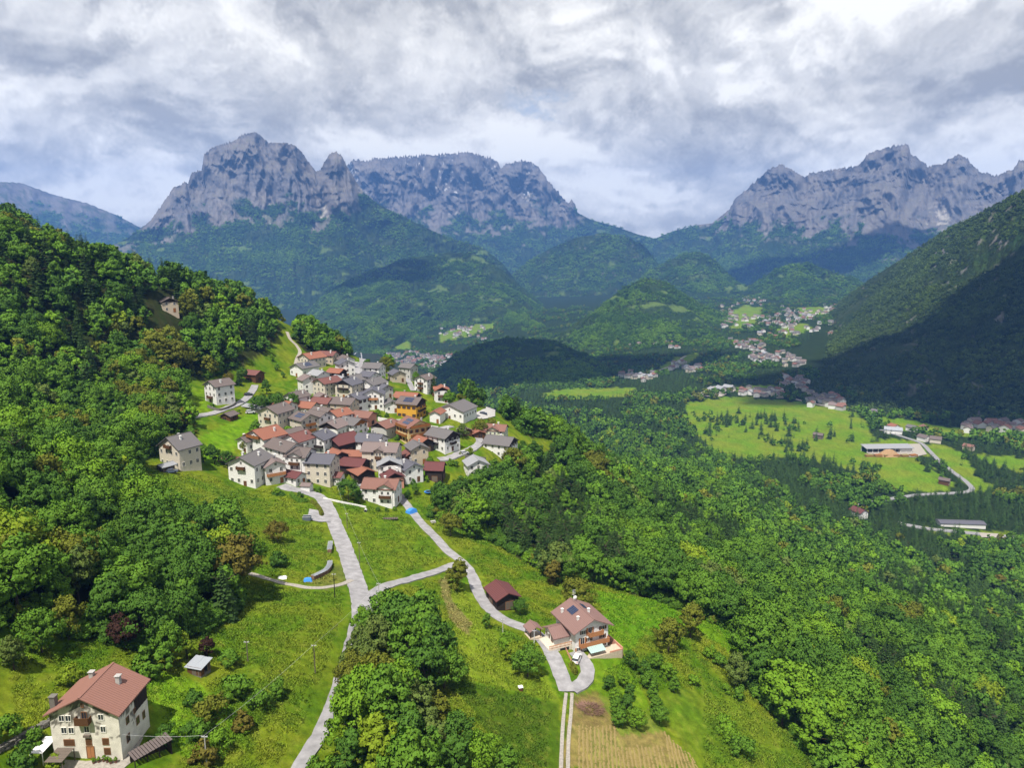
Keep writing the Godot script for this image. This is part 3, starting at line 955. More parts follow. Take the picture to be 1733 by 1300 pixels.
func build_woods() -> void:
	index_clear()
	var leafy := func(x, z, d, px):
		var con: bool = nz3.get_noise_2d(x * 0.02, z * 0.02) > 0.42 and rng.randf() < 0.7
		if gh(x, z) > -30.0 and rng.randf() < 0.45: con = true      # spruce on the ridge
		if con: return [rng.randf_range(12.0, 19.0), "spruce", true, rng.randf_range(0.85, 1.15)]
		return [rng.randf_range(8.0, 14.0) * (1.0 + 0.25 * nz2.get_noise_2d(x * 0.03, z * 0.03)), tint_for(x, z), false, rng.randf_range(0.85, 1.25)]
	sow(1, 60.0, 700.0, func(d): return 5.4 + d * 0.004, leafy, "hillside wood")
	sow(4, 350.0, 700.0, func(_d): return 6.5, leafy, "wood behind the village")
	var slope := func(x, z, d, px):
		var con: bool = nz3.get_noise_2d(x * 0.012 + 9.0, z * 0.012) > (0.28 if gh(x, z) > -170.0 else 0.0) and rng.randf() < 0.75      # spruce takes over towards the valley floor
		if con: return [rng.randf_range(11.0, 18.0), "spruce", true, rng.randf_range(0.85, 1.15)]
		var big := 1.0 + 0.3 * nz2.get_noise_2d(x * 0.03, z * 0.03)
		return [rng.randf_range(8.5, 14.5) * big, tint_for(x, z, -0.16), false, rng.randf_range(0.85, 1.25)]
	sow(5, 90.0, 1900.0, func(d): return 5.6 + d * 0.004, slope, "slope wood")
	var valley := func(x, z, d, px):
		var con: bool = nz3.get_noise_2d(x * 0.006, z * 0.006) > -0.12
		if con: return [rng.randf_range(9.0, 17.0), "spruce", true, rng.randf_range(0.9, 1.25)]
		var t := "dark green" if rng.randf() < 0.45 else ("mid green" if rng.randf() < 0.75 else "olive")
		return [rng.randf_range(7.0, 13.0), t, false, rng.randf_range(0.9, 1.3)]
	sow(2, 480.0, 3800.0, func(d): return 7.0 + d * 0.0022, valley, "valley wood")
	# lone and clustered spruces on the valley meadow
	for c in [[1165, 702, 26], [1200, 712, 30], [1235, 715, 34], [1262, 722, 22], [1290, 712, 36], [1318, 722, 34], [1348, 728, 14], [1385, 742, 8], [1410, 735, 12], [1440, 742, 10], [1440, 708, 10], [1455, 718, 7], [1480, 800, 16], [1350, 760, 16], [1300, 745, 22], [1330, 752, 20], [1555, 778, 10], [1570, 792, 8], [1590, 800, 6], [1210, 735, 20], [1400, 790, 20], [1450, 800, 20], [1660, 800, 24], [1640, 775, 14]]:
		for k in int(c[2] * 0.55):
			var p := hit(c[0] + rng.randfn(0, c[2] * 0.45), c[1] + rng.randfn(0, 6.0))
			if blocked(p.x, p.z): continue
			var con := rng.randf() < 0.72
			var h := rng.randf_range(10, 19) if con else rng.randf_range(5, 9)
			wanted.append([h * F / p.length(), p, h, "spruce" if con else "dark green", con, rng.randi() % 1000, rng.randf() * TAU, rng.randf_range(0.9, 1.3), "valley wood"])
	wanted.sort_custom(func(a, b): return a[0] > b[0])
	var count := {true: 0, false: 0}
	var mass := {}
	for w in wanted:
		var px := proj(w[1])
		var inside: bool = px.x > -25 and px.x < 1758 and px.y < 1330 + w[0] * 0.6
		if inside and count[w[4]] < (185 if not w[4] else 120):
			count[w[4]] += 1
			var kind := "spruce_tree" if w[4] else "broadleaf_tree"
			var label: String = {"hillside wood": "%s in the dense wood climbing the hillside above the village", "slope wood": "%s in the wood falling from the spur to the valley", "valley wood": "%s standing on the valley floor", "wood behind the village": "%s in the small wood behind the village"}[w[8]] % (("dark spruce" if w[4] else w[3] + " broadleaf tree"))
			tree(w[1] - Vector3(0, 0.3, 0), w[2], w[3], label, "trees of the " + w[8], w[5], w[6], w[7], kind)
			continue
		var lod := 0 if w[0] > 38 else (1 if w[0] > 15 else 2)
		if not inside: lod = maxi(1, lod)
		var key := "%s/%s/%d/%d" % [w[8], w[4], lod, w[5] % 12]
		if not mass.has(key): mass[key] = []
		mass[key].append(w)
	print("trees ", wanted.size(), " kinds ", count, " masses ", mass.size())
	var homes := {}
	for key in mass:
		var bits: PackedStringArray = key.split("/")
		var sets: Array = [[crowns, crowns_mid, crowns_far], [spruces, spruces_mid, spruces_far]][1 if bits[1] == "true" else 0]
		var pool: Array = sets[int(bits[2])]
		var me: Mesh = pool[int(bits[3]) % pool.size()]
		if not homes.has(bits[0]):
			var h := thing(bits[0].replace(" ", "_"), "dense mass of trees in the " + bits[0], "woodland")
			h.set_meta("kind", "stuff")
			homes[bits[0]] = h
		scatter("spruces" if bits[1] == "true" else "broadleaf_trees", me, mass[key].map(func(w): return [w[1] - Vector3(0, 0.3, 0), w[2] / 10.0, w[7], w[6], GREENS[w[3]]]), homes[bits[0]])

func build_undergrowth() -> void:
	# brambles and saplings close the edge of the woods
	var lists := [[], [], [], []]
	var l := log(80.0)
	for k in 90000:
		var d := exp(rng.randf_range(log(80.0), log(420.0)))
		var az := rng.randf_range(-0.7, 0.7)
		var x := sin(az) * d
		var z := -cos(az) * d
		var p := Vector3(x, gh(x, z), z)
		var px := proj(p)
		var id := zone(px)
		if id != 1 and id != 5 and id != 4: continue
		var e := 1100.0 / d * 3.2
		if zone(px + Vector2(0, e)) != 0 and zone(px + Vector2(e, 0)) != 0 and zone(px - Vector2(e, 0)) != 0 and zone(px - Vector2(0, e)) != 0: continue
		if blocked(x, z): continue
		var g: Color = GREENS[tint_for(x, z, -0.05)]
		lists[k % 4].append([p - Vector3(0, 0.2, 0), rng.randf_range(0.12, 0.36), rng.randf_range(0.8, 1.3), rng.randf() * TAU, g])
	var home := thing("undergrowth", "brambles and saplings along the edge of the woods", "undergrowth")
	home.set_meta("kind", "stuff")
	for k in 4: scatter("bushes", bushes[k], lists[k], home)
	print("undergrowth ", lists[0].size() * 4)

func scatter(called: String, me: Mesh, list: Array, parent: Node) -> void:
	var mm := MultiMesh.new()
	mm.transform_format = MultiMesh.TRANSFORM_3D
	mm.use_colors = true
	mm.mesh = me
	mm.instance_count = list.size()
	for i in list.size():
		var w: Array = list[i]
		var b := Basis(Vector3.UP, w[3]).scaled(Vector3(w[1] * w[2], w[1], w[1] * w[2]))
		mm.set_instance_transform(i, Transform3D(b, w[0]))
		var k := 1.0 + 0.18 * sin(w[3] * 3.0)
		mm.set_instance_color(i, Color(w[4].r * k, w[4].g * k, w[4].b * k))
	var o := MultiMeshInstance3D.new()
	o.name = called
	o.multimesh = mm
	o.material_override = leaf_mat("foliage")
	parent.add_child(o, true)
	o.set_meta("kind", "stuff")

# ---- woods on the hills and mountains
func build_far_woods() -> void:
	var home := thing("mountain_woods", "unbroken woods covering the hills and lower mountainsides", "woodland")
	home.set_meta("kind", "stuff")
	var lists := {}
	var total := 0
	for s in sheets:
		var nu: int = s.nu
		var nv: int = s.nv
		var vs: PackedVector3Array = s.v
		for j in nv - 1:
			for i in nu - 1:
				var k := j * nu + i
				var wd: float = s.w[k]
				if wd < 0.35: continue
				var a := vs[k]
				var px := proj(a)
				if px.x < -40 or px.x > 1775 or px.y > 760: continue
				if s.o.has("rock") and px.x < 980.0 + 1e4 * float(s.o.rock[0] > 1000) and px.y < line_at(s.o.rock, px.x) - 26.0: continue
				var d := a.length()
				var e1 := vs[k + 1] - a
				var e2 := vs[k + nu] - a
				var area := e1.cross(e2).length()
				var size := clampf(d * 0.0023, 6.5, 20.0)        # far off, one clump stands for a few crowns
				var want := area / (size * size * 1.1) * smoothstep(0.35, 0.75, wd)
				want = minf(want, 3.0)
				var n := int(want + rng.randf())
				for q in n:
					var p := a + e1 * rng.randf() + e2 * rng.randf()
					var big := nz3.get_noise_3d(p.x / 320.0, p.y / 200.0, p.z / 320.0)
					var con := big + rng.randf_range(-0.3, 0.3) > 0.0
					var key := "%s/%d" % [con, rng.randi() % 4]
					var stand := nz2.get_noise_3d(p.x / 210.0, p.y / 150.0, p.z / 210.0) + rng.randf_range(-0.22, 0.22)
					var tint: Color = GREENS.spruce if con else (GREENS["dark green"] if stand < -0.12 else (GREENS["mid green"] if stand < 0.18 else GREENS["bright green"]))
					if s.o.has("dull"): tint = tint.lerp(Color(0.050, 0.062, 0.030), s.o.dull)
					if not lists.has(key): lists[key] = []
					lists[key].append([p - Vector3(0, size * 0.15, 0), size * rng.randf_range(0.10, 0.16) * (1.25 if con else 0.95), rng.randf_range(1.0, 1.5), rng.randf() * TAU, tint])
					total += 1
	print("far trees ", total)
	for key in lists:
		var bits: PackedStringArray = key.split("/")
		var pool: Array = spruces_far if bits[0] == "true" else crowns_far
		scatter("spruces" if bits[0] == "true" else "broadleaf_trees", pool[int(bits[1]) % pool.size()], lists[key], home)

# ---------------------------------------------------------------- buildings
func make_house_mats() -> void:
	var plaster := noise_tex("plaster", 0.02, 6, 0.80, 1.0)
	var tile := noise_tex("tile", 0.05, 5, 0.68, 1.0, 512, FastNoiseLite.TYPE_SIMPLEX_SMOOTH, 10.0)
	var boards := noise_tex("boards", 0.05, 5, 0.55, 1.0)
	for w in [["white", 0.79, 0.785, 0.78], ["cream", 0.62, 0.565, 0.48], ["grey", 0.50, 0.49, 0.48], ["ochre", 0.66, 0.36, 0.05], ["pale green", 0.60, 0.64, 0.48], ["pink", 0.60, 0.30, 0.22], ["beige", 0.54, 0.46, 0.36], ["yellow", 0.70, 0.55, 0.28], ["concrete", 0.44, 0.43, 0.42]]:
		mat("wall " + w[0], lin(w[1], w[2], w[3]), 0.92, plaster, 0.16, 0.2)
	for w in [["dark wood", 0.060, 0.045, 0.038], ["brown wood", 0.17, 0.085, 0.04], ["honey wood", 0.42, 0.17, 0.05], ["weathered wood", 0.22, 0.18, 0.15], ["orange wood", 0.60, 0.27, 0.12]]:
		mat("wall " + w[0], lin(w[1], w[2], w[3]), 0.85, boards, 0.9, 0.2)
	for w in [["grey", 0.165, 0.155, 0.16], ["slate", 0.13, 0.13, 0.16], ["brown", 0.165, 0.135, 0.13], ["orange", 0.31, 0.13, 0.088], ["red", 0.20, 0.088, 0.078], ["maroon", 0.15, 0.055, 0.055], ["pinkish", 0.23, 0.18, 0.175], ["pale", 0.34, 0.35, 0.38], ["terracotta", 0.25, 0.13, 0.105], ["tin", 0.38, 0.41, 0.46]]:
		mat("roof " + w[0], lin(w[1], w[2], w[3]), 0.8, tile, 0.30, 0.3)
	var g := mat("glass", lin(0.025, 0.03, 0.038), 0.12, null, 1.0, 0.5)
	g.metallic_specular = 0.6
	mat("frame", lin(0.70, 0.68, 0.64), 0.6)
	mat("brown frame", lin(0.20, 0.10, 0.05), 0.7)
	mat("metal", lin(0.45, 0.46, 0.48), 0.45)
	mat("solar", lin(0.02, 0.03, 0.07), 0.2, null, 1.0, 0.6)
	mat("stone", lin(0.30, 0.285, 0.26), 0.95, noise_tex("stones", 0.07, 4, 0.45, 1.0, 512, FastNoiseLite.TYPE_CELLULAR), 0.7)
	mat("asphalt", lin(0.33, 0.325, 0.34), 0.95, noise_tex("grit", 0.014, 7, 0.74, 1.0), 0.04)
	mat("tarmac", lin(0.20, 0.20, 0.21), 0.95)
	mat("gravel", lin(0.38, 0.35, 0.31), 0.95, noise_tex("grit", 0.03, 6, 0.78, 1.0), 0.2)
	mat("dark", lin(0.02, 0.02, 0.022), 0.9)
	mat("black", lin(0.012, 0.012, 0.013), 0.7)
	mat("straw", lin(0.38, 0.29, 0.115), 0.95, noise_tex("rough", 0.06, 5, 0.55, 1.0), 0.9)
	mat("blue tarp", lin(0.05, 0.22, 0.62), 0.6)
	mat("white cloth", lin(0.8, 0.8, 0.8), 0.8)
	mat("rubber", lin(0.015, 0.015, 0.015), 0.9)
	mat("tail light", lin(0.4, 0.01, 0.01), 0.3)
	mat("logs", lin(0.30, 0.19, 0.12), 0.95, noise_tex("rough", 0.06, 5, 0.55, 1.0), 1.6)

var wm := {}      # shared window meshes

func frame_mesh(w: float, h: float, b: float, depth := 0.09) -> ArrayMesh:
	var st := S()
	box(st, Vector3(-w / 2 - b, -b, 0), Vector3(w / 2 + b, 0, depth))
	box(st, Vector3(-w / 2 - b, h, 0), Vector3(w / 2 + b, h + b, depth))
	box(st, Vector3(-w / 2 - b, 0, 0), Vector3(-w / 2, h, depth))
	box(st, Vector3(w / 2, 0, 0), Vector3(w / 2 + b, h, depth))
	box(st, Vector3(-0.03, 0, 0.0), Vector3(0.03, h, depth * 0.7))
	return done(st)

func pane_mesh(w: float, h: float) -> ArrayMesh:
	var st := S()
	box(st, Vector3(-w / 2, 0, 0.0), Vector3(w / 2, h, 0.035))
	return done(st)

func shutter_mesh(w: float, h: float) -> ArrayMesh:
	var st := S()
	for k in 5:
		box(st, Vector3(-w / 2, h * k / 5.0 + 0.02, 0.0), Vector3(w / 2, h * (k + 1) / 5.0, 0.05 + 0.01 * (k % 2)))
	return done(st)

# a window on a wall: origin at the middle of its sill, local z pointing out
func window(parent: Node, at: Vector3, turn: float, w: float, h: float, shutters := "", frame := "frame", closed := false, called := "window") -> void:
	var k := "%.2f/%.2f" % [w, h]
	if not wm.has(k): wm[k] = [frame_mesh(w, h, 0.07), pane_mesh(w, h), shutter_mesh(w * 0.5, h)]
	var f := part(called, wm[k][0], M[frame], parent)
	f.position = at
	f.rotation.y = turn
	if not closed:
		part("pane", wm[k][1], M.glass, f)
	if shutters:
		for s in [-1, 1]:
			var q := part("shutter", wm[k][2], M[shutters], f)
			q.position = Vector3(s * w * (0.25 if closed else 0.80), 0, 0.04 if closed else 0.03)

func door(parent: Node, at: Vector3, turn: float, w: float, h: float, m: String) -> void:
	var k := "door%.2f/%.2f" % [w, h]
	if not wm.has(k):
		var st := S()
		for i in 4: box(st, Vector3(-w / 2 + w * i / 4 + 0.01, 0, 0), Vector3(-w / 2 + w * (i + 1) / 4, h, 0.05 + 0.012 * (i % 2)))
		wm[k] = done(st)
	var d := part("door", wm[k], M[m], parent)
	d.position = at
	d.rotation.y = turn
	part("frame", frame_mesh(w, h, 0.1), M["brown frame"], d)

func gable_walls(w: float, l: float, h: float, rise: float, sink: float) -> ArrayMesh:
	var st := S()
	var x := w / 2
	var z := l / 2
	for s in [1, -1]:
		# gable end as a five-cornered face
		var a := Vector3(-x * s, -sink, z * s)
		var b := Vector3(-x * s, h, z * s)
		var c := Vector3(0, h + rise, z * s)
		var d := Vector3(x * s, h, z * s)
		var e := Vector3(x * s, -sink, z * s)
		quad(st, a, b, d, e)
		tri(st, b, c, d)
		# long side
		quad(st, Vector3(x * s, -sink, z * s), Vector3(x * s, h, z * s), Vector3(x * s, h, -z * s), Vector3(x * s, -sink, -z * s))
	return done(st)

# two slabs meeting at a ridge cap; ribs > 0 folds the upper face into courses of that spacing
func gable_roof(w: float, l: float, h: float, rise: float, eave: float, verge: float, thick := 0.24, ribs := 0.0) -> ArrayMesh:
	var st := S()
	var slope := rise / (w / 2)
	var z := l / 2 + verge
	for s in [-1, 1]:
		var x1: float = (w / 2 + eave) * s
		var y1 := h - eave * slope
		var r := Vector3(0, h + rise, 0)
		var n := Vector3(slope * s, 1, 0).normalized() * thick
		var lo := 0.02
		var A := Vector3(0, h + rise + lo, -z); var B := Vector3(0, h + rise + lo, z)
		var C := Vector3(x1, y1 + lo, z); var D := Vector3(x1, y1 + lo, -z)
		var up := Vector3(0, thick, 0)
		if s > 0:
			quad(st, A, D, C, B); quad(st, D, D + up, C + up, C)
			quad(st, B, C, C + up, B + up); quad(st, D, A, A + up, D + up)
		else:
			quad(st, B, C, D, A); quad(st, C, C + up, D + up, D)
			quad(st, C, B, B + up, C + up); quad(st, A, D, D + up, A + up)
		if ribs > 0.0:
			var steps := int(2.0 * z / ribs)
			for k in steps:
				for q in 2:
					var z0 := -z + 2.0 * z * (k + q * 0.5) / steps
					var z1 := -z + 2.0 * z * (k + q * 0.5 + 0.5) / steps
					var h0 := thick + (0.07 if q == 1 else 0.0)
					var h1 := thick + (0.07 if q == 0 else 0.0)
					var e0 := Vector3(0, h0, 0); var e1 := Vector3(0, h1, 0)
					var a := Vector3(0, A.y, z0) + e0; var b := Vector3(0, A.y, z1) + e1
					var c := Vector3(x1, C.y, z1) + e1; var d := Vector3(x1, C.y, z0) + e0
					if s > 0: quad(st, a, b, c, d)
					else: quad(st, a, d, c, b)
		else:
			if s > 0: quad(st, A + up, B + up, C + up, D + up)
			else: quad(st, D + up, C + up, B + up, A + up)
	box(st, Vector3(-0.16, h + rise + thick - 0.06, -z), Vector3(0.16, h + rise + thick + 0.09, z))
	return done(st)

func chimney_mesh(hh: float) -> ArrayMesh:
	var st := S()
	box(st, Vector3(-0.32, -0.9, -0.32), Vector3(0.32, hh, 0.32))
	for sx in [-1, 1]:
		for sz in [-1, 1]:
			box(st, Vector3(sx * 0.26 - 0.06, hh, sz * 0.26 - 0.06), Vector3(sx * 0.26 + 0.06, hh + 0.25, sz * 0.26 + 0.06))
	box(st, Vector3(-0.44, hh + 0.25, -0.44), Vector3(0.44, hh + 0.36, 0.44))
	return done(st)

func balcony_mesh(w: float, d: float) -> ArrayMesh:
	var st := S()
	box(st, Vector3(-w / 2, -0.18, 0.0), Vector3(w / 2, 0.0, d))
	var n := int(w / 0.22)
	for i in n:
		box(st, Vector3(-w / 2 + w * i / n + 0.02, 0.05, d - 0.06), Vector3(-w / 2 + w * (i + 1) / n, 0.92, d))
	box(st, Vector3(-w / 2 - 0.03, 0.92, d - 0.1), Vector3(w / 2 + 0.03, 1.02, d + 0.03))
	for s in [-1, 1]:
		box(st, Vector3(s * w / 2 - 0.05, 0.0, 0.03), Vector3(s * w / 2 + 0.05, 0.95, d - 0.07))
	return done(st)

func balcony(parent: Node, at: Vector3, turn: float, w: float, m: String, d := 1.1) -> void:
	var k := "balcony%.1f/%.1f" % [w, d]
	if not wm.has(k): wm[k] = balcony_mesh(w, d)
	var b := part("balcony", wm[k], M[m], parent)
	b.position = at
	b.rotation.y = turn

# o: w gable width, l length, h eave height, yaw in degrees, wall, roof, floors ...
func house(label: String, u: float, v: float, o: Dictionary, group := "houses of the village on the spur") -> Node3D:
	var w: float = o.w
	var l: float = o.l
	var h: float = o.h * (1.0 if o.has("barn") else 1.16)
	var yaw := deg_to_rad(o.yaw)
	var p := hit(u, v, o.get("from", 45.0))
	var away := Vector3(p.x, 0, p.z).normalized()
	var fx := Vector3(cos(yaw), 0, -sin(yaw))
	var fz := Vector3(sin(yaw), 0, cos(yaw))
	var half := (absf(fx.dot(away)) * w + absf(fz.dot(away)) * l) / 2.0
	p += away * half * 0.92
	p.y = gh(p.x - away.x * half * 0.7, p.z - away.z * half * 0.7) + 0.1
	clear.append([p.x, p.z, maxf(w, l) * 0.62 + 2.2])
	if o.has("glade"):
		for q in 3: clear.append([p.x - away.x * (8.0 + q * 7.0), p.z - away.z * (8.0 + q * 7.0), 8.0])
	var called: String = o.get("name", "barn" if o.has("barn") else "house")
	var t := thing(called, label, o.get("cat", called.replace("_", " ")), p, yaw, group)
	var rise: float = o.get("rise", w * 0.24)
	var wall := part("wall", gable_walls(w, l, h, rise, o.get("sink", 3.5)), M["wall " + o.wall], t)
	var roof := part("roof", gable_roof(w, l, h, rise, o.get("eave", 0.65), o.get("verge", 0.75), 0.24, o.get("ribs", 0.0)), M["roof " + o.roof], t)
	var r := RandomNumberGenerator.new()
	r.seed = int(u * 131 + v * 17)
	# faces that look towards the eye: front gable, right side, left side, rear gable
	var faces := [[fz, w, l / 2, 0.0, true], [fx, l, w / 2, PI / 2, false], [-fx, l, w / 2, -PI / 2, false], [-fz, w, l / 2, PI, true]]
	var floors: int = o.get("floors", maxi(1, int(h / 2.6)))
	var fh := h / floors
	for f in faces:
		if f[0].dot(-away) < 0.08: continue
		var out := Vector3(sin(f[3]), 0, cos(f[3]))
		var along := Vector3(cos(f[3]), 0, -sin(f[3]))
		if o.has("barn"):
			# upright boards and a wide door
			var st := S()
			var n := int(f[1] / 0.55)
			for i in n:
				var x0: float = -f[1] / 2 + f[1] * i / n
				var x1: float = -f[1] / 2 + f[1] * (i + 1) / n
				var top: float = h - 0.1
				if f[4]: top = h + rise * (1.0 - absf((x0 + x1) / f[1])) - 0.15
				box(st, Vector3(x0 + 0.015, 0.4 if o.get("stone", false) else -2.0, 0.002), Vector3(x1 - 0.015, top, 0.03 + 0.03 * r.randf()))
			var b := part("boarding", done(st), M["wall " + o.wall], t)
			b.position = out * f[2]
			b.rotation.y = f[3]
			b.set_meta("kind", "stuff")
			if f[4] or not o.has("plain"):
				door(t, out * (f[2] + 0.07) + along * r.randf_range(-0.8, 0.8) + Vector3(0, 0.05, 0), f[3], minf(2.2, f[1] * 0.4), minf(2.2, h * 0.75), "wall weathered wood" if o.wall == "dark wood" else "wall dark wood")
			continue
		if o.has("timber") and f[4]:
			var st := S()
			var n := int(f[1] / 0.4)
			for i in n:
				var x0: float = -f[1] / 2 + f[1] * i / n
				var x1: float = -f[1] / 2 + f[1] * (i + 1) / n
				var top := h + rise * (1.0 - absf((x0 + x1) / f[1])) - 0.12
				if top > h - o.timber: box(st, Vector3(x0 + 0.012, h - o.timber, 0.002), Vector3(x1 - 0.012, top, 0.05 + 0.02 * r.randf()))
			var b := part("gable_boarding", done(st), M["wall " + o.get("timber_wood", "dark wood")], t)
			b.position = out * f[2]
			b.rotation.y = f[3]
			b.set_meta("kind", "stuff")
		if o.get("small", false) and h < 2.4: continue
		var cols := maxi(1, int(f[1] / 2.7))
		var sh: String = o.get("shutters", "")
		for q in floors:
			for i in cols:
				var x: float = f[1] * ((i + 0.5) / cols - 0.5) + r.randf_range(-0.15, 0.15)
				var y := q * fh + fh * 0.36
				if q == 0 and i == cols / 2 and f[4]:
					door(t, out * (f[2] + 0.02) + along * x + Vector3(0, 0.08, 0), f[3], 1.05, 2.0, "wall honey wood" if r.randf() < 0.4 else "wall brown wood")
					continue
				if r.randf() < o.get("blank", 0.10): continue
				window(t, out * (f[2] + (0.06 if o.has("timber") and f[4] and y > h - o.timber - 1.2 else 0.004)) + along * x + Vector3(0, y, 0), f[3], 1.0, 1.4, sh, "frame" if not sh else "brown frame")
		if f[4] and rise > 1.6 and not o.has("timber"):
			window(t, out * (f[2] + 0.004) + Vector3(0, h + 0.15, 0), f[3], 0.75, 0.95, sh)
		if o.has("balcony"):
			for q in o.balcony:
				if f[4] or o.get("side_balcony", false):
					balcony(t, out * f[2] + Vector3(0, q * fh, 0), f[3], f[1] * o.get("balcony_width", 0.62), "wall " + o.get("balcony_wood", "brown wood"))
	var slope := rise / (w / 2)
	for k in o.get("chimneys", 1):
		var x := (0.18 + 0.12 * r.randf()) * w * (1 if k % 2 == 0 else -1)
		var z := r.randf_range(-0.3, 0.3) * l
		if not wm.has("chimney"): wm.chimney = chimney_mesh(1.1)
		var c := part("chimney", wm.chimney, M["wall white"] if r.randf() < 0.6 else M["wall concrete"], roof)
		c.position = Vector3(x, h + rise - absf(x) * slope + 0.2, z)
	if o.has("solar"):
		var st := S()
		var sx := 1.0 if fx.dot(-away) > 0 else -1.0
		for i in 3:
			for j in 2:
				var mid := Vector3(sx * w * (0.16 + 0.16 * j), 0, (i - 1) * 1.75)
				mid.y = h + rise - absf(mid.x) * slope + 0.34
				cbox(st, Vector3.ZERO, Vector3(w * 0.145, 0.06, 1.65), Transform3D(Basis(Vector3.FORWARD, sx * atan(slope)), mid))
		part("solar_panels", done(st), M.solar, roof)
	if o.has("cross"):
		# a cross gable on the long side that faces the eye
		var sx := 1.0 if fx.dot(-away) > 0 else -1.0
		var cw: float = o.cross
		var cr := cw * 0.26
		var deep := w / 2 + 0.35
		var g := part("cross_gable", gable_walls(cw, deep, h + 0.5, cr, o.get("sink", 3.5)), M["wall " + o.wall], t)
		g.position = Vector3(sx * (deep / 2 + 0.02), 0, o.get("cross_at", 0.0))
		g.rotation.y = sx * PI / 2
		part("roof", gable_roof(cw, deep, h + 0.5, cr, 0.5, 0.7), M["roof " + o.roof], g)
		for i in [-1, 1]:
			for q in floors:
				window(g, Vector3(i * cw * 0.22, q * fh + fh * 0.36, deep / 2 + 0.004), 0.0, 0.85, 1.15, o.get("shutters", ""))
		balcony(g, Vector3(0, fh * (floors - 1), deep / 2), 0.0, cw * 0.8, "wall " + o.get("balcony_wood", "brown wood"))
	return t

func H(w: float, l: float, h: float, yaw: float, wall: String, roof: String, more := {}) -> Dictionary:
	var o := {"w": w, "l": l, "h": h, "yaw": yaw, "wall": wall, "roof": roof}
	o.merge(more)
	return o

